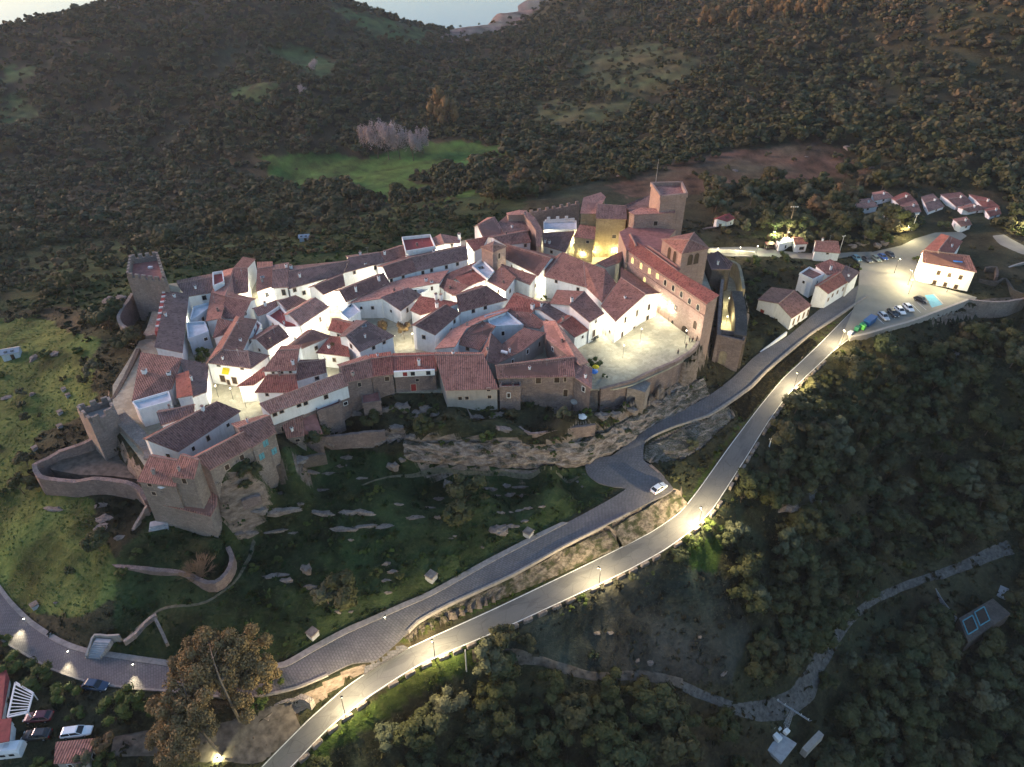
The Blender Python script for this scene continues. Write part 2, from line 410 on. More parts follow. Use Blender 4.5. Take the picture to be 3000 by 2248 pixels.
PARKING_PX = pts_of("2515,838 2520,775 2496,752 2400,762 2240,752 2140,752 2070,738 2074,726 2200,724 2330,740 2420,745 2490,740 2560,738 2640,720 2680,700 2740,682 2815,680 2832,692 2800,714 2740,740 2690,826 2830,862 2862,872 2850,884 2815,885 2670,940 2540,976 2489,987 2455,1014 2500,905")
PARKING_Z = -8.0
PARKING = [P(*p, PARKING_Z) for p in PARKING_PX]
BARBICAN_PX = pts_of("2135,760 2170,840 2182,900 2160,980 2110,985 2118,900 2120,830 2115,770")
BARBICAN = [P(*p, -4.0) for p in BARBICAN_PX]

carve = []
for L, Rr in ((COB_L, COB_R), (ASP_L, ASP_R)):
    for a, b in zip(L, Rr):
        w = np.linalg.norm(b - a); k = max(3, int(w / 0.9))
        for j in range(k + 1): carve.append(a + (b - a) * j / k)
carve_hard = np.array(carve)
plat = np.concatenate([poly_samples(VILLAGE, 0.0), poly_samples(PARKING, PARKING_Z), poly_samples(BARBICAN, -4.0)])
carve_all = np.concatenate([carve_hard, plat])
# the roads also guide the open ground
pts = np.concatenate([pts, carve_hard[::90]])

def rbf_fit(p, c=3.5):
    n = len(p)
    d = np.sqrt(((p[:, None, :2] - p[None, :, :2]) ** 2).sum(-1) + c * c)
    A = np.zeros((n + 3, n + 3)); A[:n, :n] = d + np.eye(n) * -0.02; A[:n, n] = 1; A[:n, n + 1:] = p[:, :2] / 300; A[n:, :n] = A[:n, n:].T
    b = np.zeros(n + 3); b[:n] = p[:, 2]
    return np.linalg.solve(A, b)
_, ui = np.unique(np.round(pts[:, :2] / 2.0), axis=0, return_index=True)
pts = pts[np.sort(ui)]
RW = rbf_fit(pts)  # heights everywhere
def rbf(X, Y, c=3.5):
    out = np.zeros(len(X))
    for s in range(0, len(X), 20000):
        x, y = X[s:s + 20000], Y[s:s + 20000]
        d = np.sqrt((x[:, None] - pts[None, :, 0]) ** 2 + (y[:, None] - pts[None, :, 1]) ** 2 + c * c)
        out[s:s + 20000] = d @ RW[:-3] + RW[-3] + RW[-2] * x / 300 + RW[-1] * y / 300
    return out
# smooth value noise on a lattice, for small relief
_lat = rng.random((256, 256))
def vnoise(X, Y, s):
    x, y = X / s, Y / s
    xi, yi = np.floor(x).astype(int), np.floor(y).astype(int)
    fx, fy = x - xi, y - yi
    fx, fy = fx * fx * (3 - 2 * fx), fy * fy * (3 - 2 * fy)
    g = lambda a, b: _lat[a & 255, b & 255]
    return (g(xi, yi) * (1 - fx) + g(xi + 1, yi) * fx) * (1 - fy) + (g(xi, yi + 1) * (1 - fx) + g(xi + 1, yi + 1) * fx) * fy - 0.5

ang = np.linspace(-R(64), R(64), 520)
rad = np.concatenate([np.arange(24, 60, 2.0), np.arange(60, 262, 0.62), 262 * np.cumprod(np.full(150, 1.0099)), [1250, 1350, 1500, 1700, 1900, 2200, 2600, 3200]])
rad = np.unique(np.concatenate([rad[:18 + 326], rad[18 + 326:]]))
rad.sort()
AA, RR = np.meshgrid(ang, rad, indexing='ij')
GX, GY = (np.sin(AA) * RR).ravel(), (np.cos(AA) * RR).ravel()
GZ = rbf(GX, GY)
far = np.clip((RR.ravel() - 150) / 300, 0, 1)
GZ += vnoise(GX, GY, 9) * 0.9 + vnoise(GX, GY, 3.1) * 0.35 + vnoise(GX, GY, 47) * 6 * far + vnoise(GX + 91, GY, 21) * 2.2 * np.clip(far * 3 + .25, 0, 1)
# carve roads, squares and the castle plateau into the ground
kd = KDTree(len(carve_all))
for i, p in enumerate(carve_all): kd.insert((p[0], p[1], 0), i)
kd.balance()
x0, y0 = carve_all[:, 0].min() - 8, carve_all[:, 1].min() - 8
x1, y1 = carve_all[:, 0].max() + 8, carve_all[:, 1].max() + 8
nh = len(carve_hard)
DROAD = np.full(len(GX), 50.0)
for i in np.nonzero((GX > x0) & (GX < x1) & (GY > y0) & (GY < y1))[0]:
    _, j, d = kd.find((GX[i], GY[i], 0))
    if d < 12:
        DROAD[i] = d
        inner, outer = (0.7, 5.0) if j < nh else (0.9, 2.6)
        if d < inner: GZ[i] = carve_all[j][2] - 0.22
        elif d < outer:
            t = (d - inner) / (outer - inner); t = t * t * (3 - 2 * t)
            GZ[i] = (carve_all[j][2] - 0.22) * (1 - t) + GZ[i] * t
# the ground is cut back behind every modelled rock face and bank
BANKS = [
 ('rock_cliff', BROW, FOOT, 'band of pale broken limestone cliff below the castle', 12, 1.2, .8, 'rock', .9, False),
 ('rock_cliff', [(990, 1285, -6), (1080, 1275, -5.6), (1190, 1270, -4.8)], [(1000, 1305, -7.8), (1090, 1305, -7.6), (1185, 1305, -7.2)], 'short rock step left of the main cliff', 6, .8, .8, 'rock', 1.5, False),
 ('rock_cliff', [(1620, 1200, -3.6), (1700, 1200, -5), (1800, 1188, -5.6), (1900, 1155, -6), (1990, 1115, -6.4)], [(1630, 1238, -5), (1700, 1245, -6.6), (1800, 1225, -7.2), (1900, 1185, -7.3), (2000, 1140, -7.6)], 'upper rock ledge at the foot of the square wall', 8, .9, .8, 'rock', 1.6, False),
 ('rock_cliff', [(1885, 1345, -16.8), (1900, 1305, -16), (1985, 1262, -14.8), (2070, 1232, -13.6), (2130, 1185, -12.8)], [(1920, 1362, -18.4), (1990, 1350, -18.8), (2060, 1310, -18), (2110, 1260, -17), (2150, 1225, -16.2)], 'bulging rock outcrop between the two roads', 8, 1.2, .8, 'rock', 1.0, True),
 ('stone_bank', [(1780, 1548, -19.4), (1653, 1603, -20.2), (1500, 1688, -21.4), (1316, 1774, -22.4), (1226, 1824, -23.0), (1176, 1862, -23.4)], [(1812, 1597, -21.6), (1660, 1664, -22.4), (1480, 1743, -23.1), (1318, 1809, -23.6), (1240, 1847, -23.75), (1195, 1881, -23.85)], 'rough stone bank between the cobbled road and the asphalt', 7, .5, .7, 'bankrock', .5, True),
 ('stone_bank', [(2370, 990, -9.2), (2255, 1086, -11.2), (2130, 1182, -12.9)], [(2392, 1004, -9.9), (2284, 1108, -12.7), (2178, 1229, -15.8)], 'earthy bank under the upper cobbled road', 6, .4, .8, 'ground', .5, True),
 ('stone_bank', [(1975, 1434, -18.2), (1905, 1476, -18.6), (1790, 1544, -19.3)], [(2012, 1474, -20.4), (1932, 1534, -21.1), (1822, 1596, -21.7)], 'lit earth bank below the white car', 6, .4, .8, 'bankrock', .5, True),
]
for nm_, br_, ft_, lb_, nv_, am_, st_, mt_, tp_, lw_ in BANKS:
    lz = low if lw_ else (lambda z: z)
    A_ = [P(p[0], p[1], lz(p[2])) for p in along(br_, 12)]; B_ = [P(p[0], p[1], lz(p[2])) for p in along(ft_, 12)]
    poly_ = [(p[0], p[1]) for p in A_] + [(p[0], p[1]) for p in B_[::-1]]
    m_ = np.nonzero(inside(poly_, GX, GY))[0]
    Bn = np.array(B_); An = np.array(A_)
    for i in m_:
        db = np.hypot(Bn[:, 0] - GX[i], Bn[:, 1] - GY[i]); j = int(np.argmin(db)); da = np.hypot(An[:, 0] - GX[i], An[:, 1] - GY[i]).min()
        GZ[i] = min(GZ[i], Bn[j][2] - 0.8)
GZg = GZ.reshape(len(ang), len(rad))
DRg = DROAD.reshape(len(ang), len(rad))
def _grid(X, Y, G):
    X, Y = np.atleast_1d(np.asarray(X, float)), np.atleast_1d(np.asarray(Y, float))
    a = np.arctan2(X, Y); r = np.hypot(X, Y)
    fa = np.clip((a - ang[0]) / (ang[1] - ang[0]), 0, len(ang) - 1.001)
    fr = np.clip(np.interp(r, rad, np.arange(len(rad))), 0, len(rad) - 1.001)
    ia, ir = fa.astype(int), fr.astype(int); ta, tr = fa - ia, fr - ir
    return (G[ia, ir] * (1 - ta) + G[ia + 1, ir] * ta) * (1 - tr) + (G[ia, ir + 1] * (1 - ta) + G[ia + 1, ir + 1] * ta) * tr
def ground(x, y): return float(_grid(x, y, GZg)[0])
def on_ground(pxx, pyy):
    """where the sight line through a photo point first meets the ground"""
    d = ray(pxx, pyy)
    t = np.arange(60, 1600, 0.5)
    X, Y, Z = d[0] * t, d[1] * t, CAMZ + d[2] * t
    g = _grid(X, Y, GZg)
    k = np.nonzero(Z < g)[0]
    k = k[0] if len(k) else -1
    return (float(X[k]), float(Y[k]), float(g[k]))
def og(view, p): return on_ground(*px(view, p))

# ------------------------------------------------------------------ ground cover regions (photo outlines laid on the land)
F = RR.ravel()
f_ = GY * CP - (GZ - CAMZ) * SP
w_ = GY * SP + (GZ - CAMZ) * CP
with np.errstate(divide='ignore', invalid='ignore'):
    PXX = np.where(f_ > 5, 1500 + FPX * GX / f_, -9999); PYY = np.where(f_ > 5, 1124 - FPX * w_ / f_, 9999)
jx = PXX + vnoise(GX, GY, 5) * 30 + vnoise(GX, GY, 17) * 40
jy = PYY + vnoise(GX + 37, GY, 5) * 18 + vnoise(GX + 11, GY, 17) * 22
REG = {
 'meadow': ["765,462 1000,445 1060,470 1240,412 1480,430 1440,470 1300,500 1200,525 1290,560 1150,590 1000,540 860,548 790,520", "1390,560 1480,600 1400,640 1100,690 1000,660 1200,600"],
 'meadow_dull': ["780,152 900,138 1000,190 960,235 880,210", "650,275 770,235 815,250 760,292 690,290", "0,190 100,200 80,245 0,245", "0,275 60,280 120,360 0,380", "960,10 1060,40 1280,100 1230,135 1080,110"],
 'shore': ["1290,110 1400,30 1470,-30 1600,-30 1570,40 1500,80 1420,110 1340,120"],
 'dirt': ["1760,545 1900,500 2100,450 2250,425 2400,410 2520,470 2540,510 2300,540 2160,545 2000,580 1850,570", "640,2130 800,2110 900,2060 860,2140 760,2230 650,2235"],
 'scrub': ["1680,165 1900,120 2060,160 2020,250 1900,300 1720,260", "1560,300 1900,300 1800,370 1560,390"],
 'backslope': ["-400,690 380,690 475,790 400,840 340,900 200,890 60,900 -400,890", "380,720 600,640 850,600 1150,600 1450,570 1560,590 1500,660 1300,720 900,790 480,840"],
 'leftslope': ["-400,930 60,930 200,960 290,1000 250,1190 120,1260 60,1400 280,1470 300,1560 340,1640 330,1750 200,1800 90,1790 -400,1500"],
 'frontslope': ["480,1480 700,1340 900,1300 1180,1330 1720,1365 1800,1440 1000,1880 780,1960 515,1945 300,1920 340,1640"],
 'verge': ["1180,1895 1900,1590 2100,1330 2300,1090 2480,930 2520,900 2300,1080 2000,1480 1820,1600 1200,1860", "1235,1950 1480,1860 1560,1880 1200,2060 900,2260 860,2246", "2000,1600 2120,1540 2080,1800 2150,1900 2020,1660"],
 'greyslope': ["1400,1900 1700,1730 1950,1640 2130,1690 2200,1850 2150,2010 1700,1960"],
}
RCOL = {'meadow': (0.055, 0.12, 0.026), 'meadow_dull': (0.06, 0.10, 0.036), 'shore': (0.21, 0.165, 0.145), 'dirt': (0.125, 0.078, 0.052), 'scrub': (0.085, 0.09, 0.042),
        'leftslope': (0.10, 0.13, 0.036), 'backslope': (0.034, 0.056, 0.02), 'frontslope': (0.034, 0.056, 0.021), 'verge': (0.05, 0.075, 0.016), 'greyslope': (0.062, 0.06, 0.048)}
GC = np.tile(np.array([0.048, 0.046, 0.026]), (len(GX), 1))
GC *= (1 + vnoise(GX, GY, 60)[:, None] * 0.5)
for k, polys in REG.items():
    for s in polys:
        m = inside(pts_of(s), jx, jy)
        GC[m] = RCOL[k]
pc = GC.copy()
GC *= (1 + 0.9 * vnoise(GX, GY, 8) + 0.8 * vnoise(GX, GY, 2.7) + .5 * vnoise(GX + 5, GY, 1.3))[:, None]
tint = vnoise(GX + 200, GY, 14)[:, None]
GC = np.clip(GC * (1 + tint * np.array([0.6, 0.1, 0.2])), 0.006, 1)

na, nr = len(ang), len(rad)
ii = (np.arange(na - 1)[:, None] * nr + np.arange(nr - 1)[None, :]).ravel()
FQ = np.stack([ii, ii + 1, ii + nr + 1, ii + nr], 1)[:, ::-1]
t = NT('hillside ground', 0.95, 0.1)
att = t.new('ShaderNodeVertexColor', layer_name='cover').outputs['Color']
nf = t.noise(1.1, 6, 0.7); nb = t.noise(0.12, 4, 0.6)
gcol = t.mix(t.maprange(nf, 0.3, 0.7, 0.75, 0.0), att, t.mix(0.5, att, (0.012, 0.014, 0.008)))
gcol = t.mix(t.maprange(nf, 0.5, 0.8, 0, 0.55), gcol, t.mix(0.6, att, (0.17, 0.145, 0.07)))
geo = t.new('ShaderNodeNewGeometry'); sx = t.new('ShaderNodeSeparateXYZ'); t.l.new(geo.outputs['True Normal'], sx.inputs[0])
rockn = t.noise(0.55, 6, 0.7, t.mapping(t.pos(), (1, 1, 2.2)))
rockc = t.mix(t.maprange(rockn, 0.3, 0.7), (0.10, 0.075, 0.06), (0.34, 0.27, 0.22))
steep = t.math('ADD', t.maprange(sx.outputs['Z'], 0.30, 0.46, 1, 0), t.math('MULTIPLY', t.math('SUBTRACT', nf, 0.5), 0.7))
gcol = t.mix(t.maprange(steep, 0.5, 0.75), gcol, rockc)
t.color(gcol); t.bump(t.math('ADD', nf, t.math('MULTIPLY', rockn, 1.5)), 0.8, 0.5)
MAT['ground'] = t.mat
terrain = from_np('terrain', np.stack([GX, GY, GZ], 1), FQ, MAT['ground'], smooth=True)
ca = terrain.data.color_attributes.new('cover', 'FLOAT_COLOR', 'POINT')
ca.data.foreach_set('color', np.concatenate([GC, np.ones((len(GC), 1))], 1).astype(np.float32).ravel())
tag(terrain, 'rolling hillside of grass, scrub and bare rock round the castle village', 'terrain', kind='structure')

# lake
t = NT('reservoir water', 0.12, 0.5); t.color((0.16, 0.20, 0.24)); t.bump(t.noise(0.4, 3), 0.12, 0.1)
MAT['water'] = t.mat
lake = mobj('lake', [(-1700, 500, WATER), (1700, 500, WATER), (1700, 2800, WATER), (-1700, 2800, WATER)], [(0, 1, 2, 3)], MAT['water'])
tag(lake, 'pale still reservoir beyond the hill', 'lake', kind='structure')

# ------------------------------------------------------------------ road surfaces
def m_cobble(name, a, b, rows=0.38, cell=2.6):
    t = NT(name, 0.8, 0.3)
    vec = t.mapping(t.pos(), (1, 1, 0))
    vc = t.new('ShaderNodeTexVoronoi'); vc.inputs['Scale'].default_value = cell; t.l.new(vec, vc.inputs['Vector'])
    sep = t.new('ShaderNodeSeparateColor'); t.l.new(vc.outputs['Color'], sep.inputs[0])
    n = t.noise(0.3, 5, 0.65); n2 = t.noise(5, 3, 0.7)
    c = t.mix(sep.outputs[0], a, b)
    c = t.mix(t.maprange(n, 0.4, 0.7, 0, 0.6), c, mul3(a, 0.7))
    uvn = t.new('ShaderNodeUVMap').outputs[0]
    w = t.new('ShaderNodeTexBrick'); w.inputs['Scale'].default_value = 1.0
    w.inputs['Brick Width'].default_value = 0.75; w.inputs['Row Height'].default_value = 0.5; w.inputs['Mortar Size'].default_value = 0.09
    w.inputs['Color1'].default_value = (1, 1, 1, 1); w.inputs['Color2'].default_value = (0.8, 0.8, 0.8, 1); w.inputs['Mortar'].default_value = (0, 0, 0, 1)
    t.l.new(uvn, w.inputs['Vector'])
    sp = t.new('ShaderNodeSeparateColor'); t.l.new(w.outputs['Color'], sp.inputs[0])
    c = t.mix(t.maprange(sp.outputs[0], 0, 0.8, rows, 0), c, mul3(a, 0.3))
    c = t.mix(t.maprange(n2, 0.3, 0.7, 0.3, 0), c, mul3(a, 0.4))
    t.color(c); t.bump(t.math('ADD', sp.outputs[0], n2), 0.6, 0.06)
    return t.mat
MAT['cobble'] = m_cobble('grey cobbles', (0.155, 0.145, 0.15), (0.215, 0.20, 0.205))
MAT['plaza'] = m_cobble('pale stone paving', (0.33, 0.30, 0.225), (0.47, 0.43, 0.33), 0.0, 1.1)
t = NT('worn asphalt', 0.75, 0.35)
n = t.noise(0.22, 5, 0.6); n2 = t.noise(9, 3, 0.7)
uvv = t.new('ShaderNodeUVMap').outputs[0]
trk = t.noise(1.0, 3, 0.5, t.mapping(uvv, (1.6, 0.05, 1)))
c = t.mix(t.maprange(n, 0.35, 0.7), (0.115, 0.116, 0.122), (0.155, 0.152, 0.15))
c = t.mix(t.maprange(trk, 0.4, 0.65, 0, 0.35), c, (0.155, 0.15, 0.145))
pt = t.noise(0.35, 2, 0.4, t.mapping(uvv, (1.0, 0.35, 1)))
c = t.mix(t.maprange(pt, 0.56, 0.6, 0, 0.45), c, (0.07, 0.07, 0.074))
ck = t.voro(0.45, t.mapping(uvv, (1.0, 0.5, 1)), 'Distance', 'DISTANCE_TO_EDGE')
c = t.mix(t.maprange(ck, 0.0, 0.018, 0.5, 0), c, (0.05, 0.05, 0.05))
c = t.mix(t.maprange(n2, 0.35, 0.7, 0.3, 0), c, (0.05, 0.05, 0.05))
t.color(c); t.bump(n2, 0.3, 0.02)
MAT['asphalt'] = t.mat
MAT['marking'] = m_plain('worn white road paint', (0.62, 0.62, 0.60), 0.7, 0.25, 1.5)
t = NT('pale concrete yard', 0.8, 0.3)
c = t.mix(t.maprange(t.noise(0.15, 5, 0.65), 0.35, 0.7), (0.20, 0.19, 0.165), (0.28, 0.265, 0.225))
c = t.mix(t.maprange(t.noise(5, 3, 0.7), 0.35, 0.7, 0.25, 0), c, (0.12, 0.115, 0.1)); t.color(c)
MAT['yard'] = t.mat
MAT['track'] = m_plain('stony dirt track', (0.115, 0.094, 0.076), 0.95, 0.5, 0.8)

def ribbon(name, L, Rr, mat, dz=0.0, k=6, kind='structure', label=None, cat=None, drop=0.5):
    V, Fc, U = [], [], []
    s = 0
    n = len(L)
    for i in range(n):
        if i: s += np.linalg.norm((L[i] + Rr[i] - L[i - 1] - Rr[i - 1]) / 2)
        w = np.linalg.norm(Rr[i] - L[i])
        for j in range(k + 1):
            p = L[i] + (Rr[i] - L[i]) * j / k
            V.append((p[0], p[1], p[2] + dz)); U.append((w * j / k, s))
    uvs = []
    for i in range(n - 1):
        for j in range(k):
            a = i * (k + 1) + j
            f = (a, a + k + 1, a + k + 2, a + 1)
            Fc.append(f); uvs += [U[q] for q in f]
    nv = len(V)
    # turned-down sides so that the slab has an edge
    for side in (0, k):
        base = len(V)
        for i in range(n):
            q = V[i * (k + 1) + side]; V.append((q[0], q[1], q[2] - drop))
        for i in range(n - 1):
            a, b = i * (k + 1) + side, (i + 1) * (k + 1) + side
            f = (a, base + i, base + i + 1, b) if side == 0 else (a, b, base + i + 1, base + i)
            Fc.append(f); uvs += [(0, 0)] * 4
    o = mobj(name, V, Fc, mat, uvs=uvs)
    o.data.validate()
    bm = bmesh.new(); bm.from_mesh(o.data); bmesh.ops.recalc_face_normals(bm, faces=bm.faces)
    if sum(f.normal.z * f.calc_area() for f in bm.faces) < 0: bmesh.ops.reverse_faces(bm, faces=bm.faces)
    bm.to_mesh(o.data); bm.free()
    return tag(o, label, cat, kind=kind)
ribbon('cobbled_road', COB_L, COB_R, MAT['cobble'], 0.0, 6, label='grey cobbled road climbing past the castle cliff', cat='road')
ribbon('asphalt_road', ASP_L, ASP_R, MAT['asphalt'], 0.02, 5, label='lit asphalt road with white edge lines', cat='road')
def stripe(name, A, B, f0, f1, mat, dz, label=None):
    """a painted line between fractions f0..f1 of the way across"""
    return ribbon(name, A + (B - A) * f0, A + (B - A) * f1, mat, dz, 1, label=label, cat='road marking', drop=0.01)
def inset(A, B, d0, d1):
    w = np.linalg.norm(B - A, axis=1)[:, None]
    return A + (B - A) * (d0 / w), A + (B - A) * (d1 / w)
a, b = inset(ASP_L, ASP_R, 0.12, 0.30); ribbon('road_marking', a, b, MAT['marking'], 0.026, 1, label='white line along the uphill edge of the asphalt road', cat='road marking', drop=0.003)
a, b = inset(ASP_R, ASP_L, 0.12, 0.30); ribbon('road_marking', a, b, MAT['marking'], 0.026, 1, label='white line along the downhill edge of the asphalt road', cat='road marking', drop=0.003)
# stone verges of the cobbled road
i0 = 0
MAT['kerbstone'] = m_plain('pale kerb stone', (0.27, 0.24, 0.22), 0.9, 0.25, 1.4)
def kerb(name, A, B, h, w, label):
    a, b = inset(A, B, -w + 0.25, 0.25)
    return ribbon(name, a, b, MAT['kerbstone'], h, 1, label=label, cat='kerb', drop=0.8)
n = len(COB_L)
cut = int(np.argmin(np.abs(COB_L[:, 0] - P(1660, 1532, low(-19))[0]) + np.abs(COB_L[:, 1] - P(1660, 1532, low(-19))[1])))
kerb('kerb', COB_L[cut:], COB_R[cut:], 0.12, 1.3, 'broad pale stone verge on the uphill side of the lower cobbled road')
cutr = int(np.argmin(np.hypot(COB_R[:, 0] - P(1888, 1300, low(-16))[0], COB_R[:, 1] - P(1888, 1300, low(-16))[1])))
kerb('kerb', COB_R[:cutr], COB_L[:cutr], 0.45, 0.6, 'low pale parapet along the outer edge of the upper cobbled road')
cj = int(np.argmin(np.hypot(COB_R[:, 0] - P(1167, 1880, low(-23.2))[0], COB_R[:, 1] - P(1167, 1880, low(-23.2))[1])))
kerb('kerb', COB_R[cutr + 30:cj - 2], COB_L[cutr + 30:cj - 2], 0.25, 0.45, 'stone kerb between the cobbled road and the bank above the asphalt')
kerb('kerb', COB_R[cj + 14:], COB_L[cj + 14:], 0.18, 0.45, 'stone kerb on the lower side of the road beside the big tree')
def sheet(name, pts3, mat, label, cat, thick=0.4):
    """a flat slab with top face pts3, triangulated"""
    bm = bmesh.new()
    vs = [bm.verts.new(p) for p in pts3]
    f = bm.faces.new(vs)
    if f.normal.z < 0 or True:
        f.normal_update()
        if f.normal.z < 0: f.normal_flip()
    r = bmesh.ops.extrude_face_region(bm, geom=[f])
    for g in r['geom']:
        if isinstance(g, bmesh.types.BMVert): g.co.z -= thick
    bmesh.ops.recalc_face_normals(bm, faces=bm.faces)
    bmesh.ops.triangulate(bm, faces=bm.faces, quad_method='BEAUTY', ngon_method='EAR_CLIP')
    uvl = bm.loops.layers.uv.new('UVMap')
    for fc in bm.faces:
        for l in fc.loops: l[uvl].uv = (l.vert.co.x, l.vert.co.y)
    me = bpy.data.meshes.new(name); bm.to_mesh(me); bm.free(); me.materials.append(mat)
    o = bpy.data.objects.new(name, me); COL.objects.link(o)
    return tag(o, label, cat, kind='structure')
sheet('street_paving', [(p[0], p[1], 0.0) for p in VILLAGE], MAT['plaza'], 'pale stone paving of the castle square and alleys', 'paving')
sheet('parking_lot', [(p[0], p[1], PARKING_Z + 0.06) for p in PARKING], MAT['yard'], 'pale open parking ground at the top of the road', 'parking lot')
sheet('barbican_floor', [(p[0], p[1], -3.9) for p in BARBICAN], MAT['plaza'], 'narrow lit passage floor between the gate walls', 'paving')
J = [P(a, b, low(c)) for a, b, c in ((1167, 1880, -23.3), (1196, 1899, -23.6), (1130, 1936, -23.75), (1066, 1976, -24.6), (1072, 1927, -23.6), (1110, 1915, -23.5))]
sheet('road_junction', [(p[0], p[1], p[2] + 0.03) for p in J], MAT['cobble'], 'cobbled link joining the two roads', 'road', 0.3)
def drape(name, pxs, w, mat, label, cat='track', step=1.2, lift=0.07, view='S'):
    c = np.array([og(view, p) for p in pxs]); c = catmull(c, step)
    tng = np.gradient(c[:, :2], axis=0); tng /= np.linalg.norm(tng, axis=1)[:, None] + 1e-9
    nrm = np.stack([-tng[:, 1], tng[:, 0]], 1)
    ww = np.interp(np.linspace(0, 1, len(c)), np.linspace(0, 1, len(w)), w) if isinstance(w, (list, tuple)) else np.full(len(c), w)
    k = 6; V, Fc, U = [], [], []
    for i in range(len(c)):
        hw = ww[i] / 2 * (1 + 0.25 * vnoise(np.array([i * 1.0]), np.array([3.0]), 3)[0])
        for j in range(k + 1):
            q = c[i, :2] + nrm[i] * (hw * (2 * j / k - 1)); z = ground(q[0], q[1])
            e = 0.25 if j in (0, k) else 0.0
            V.append((q[0], q[1], z + lift - e)); U.append((ww[i] * j / k, i * step))
    uvs = []
    for i in range(len(c) - 1):
        for j in range(k):
            a = i * (k + 1) + j; f = (a, a + 1, a + k + 2, a + k + 1); Fc.append(f); uvs += [U[q] for q in f]
    o = mobj(name, V, Fc, mat, uvs=uvs, smooth=True)
    bm = bmesh.new(); bm.from_mesh(o.data); bmesh.ops.recalc_face_normals(bm, faces=bm.faces)
    if sum(f.normal.z for f in bm.faces) < 0: bmesh.ops.reverse_faces(bm, faces=bm.faces)
    bm.to_mesh(o.data); bm.free()
    return tag(o, label, cat, kind='structure')
MAT['gravel'] = m_plain('grey gravel', (0.10, 0.094, 0.088), 0.95, 0.45, 1.2)
MAT['earthpath'] = m_plain('trodden earth', (0.13, 0.115, 0.075), 0.95, 0.4, 1.5)
drape('dirt_track', [(2960, 1605), (2850, 1650), (2769, 1681), (2633, 1726), (2543, 1771), (2461, 1853), (2398, 1943), (2362, 2020), (2294, 2075), (2181, 2085), (2090, 2052), (2000, 2011)], [4, 3.4, 2.8, 2.3, 2.1, 2, 2.1, 3.8, 5, 4.2, 2.4, 2], MAT['gravel'], 'grey gravel track curving through the dark wood')
drape('dirt_track', [(2000, 2008), (1880, 1985), (1769, 1985), (1650, 1960), (1543, 1934), (1440, 1926), (1384, 1925)], 2.0, MAT['track'], 'brown dirt track below the asphalt road')
drape('dirt_track', [(330, 2190), (450, 2178), (560, 2180), (680, 2175), (800, 2150), (870, 2105)], [3, 4, 5, 6, 6, 4], MAT['track'], 'dirt yard under the big tree beside the asphalt road', lift=.25)
drape('footpath', [(745, 1585), (735, 1625), (700, 1690), (650, 1740), (580, 1775), (470, 1788), (420, 1830), (370, 1875), (325, 1880)], 0.7, MAT['earthpath'], 'thin earth path curving down the dark green slope', 'path')
drape('footpath', [(1715, 1392), (1560, 1398), (1380, 1390), (1280, 1380), (1180, 1395), (1060, 1425)], 0.6, MAT['earthpath'], 'thin level path below the limestone cliff', 'path')
drape('scree', [(2352, 1365), (2375, 1430), (2395, 1490), (2400, 1525)], [1.2, 3, 5, 4.5], MAT['gravel'], 'pale grey scree spilling down the dark slope', 'scree')
drape('dirt_track', [(2850, 874), (2920, 884), (3000, 884), (3080, 890)], 3.2, MAT['track'], 'grey track leaving the parking past the ruins')
drape('far_road', [(2925, 690), (2965, 720), (3010, 738), (3080, 745)], [5, 9, 9, 9], MAT['yard'], 'floodlit road surface at the far right edge', 'road')
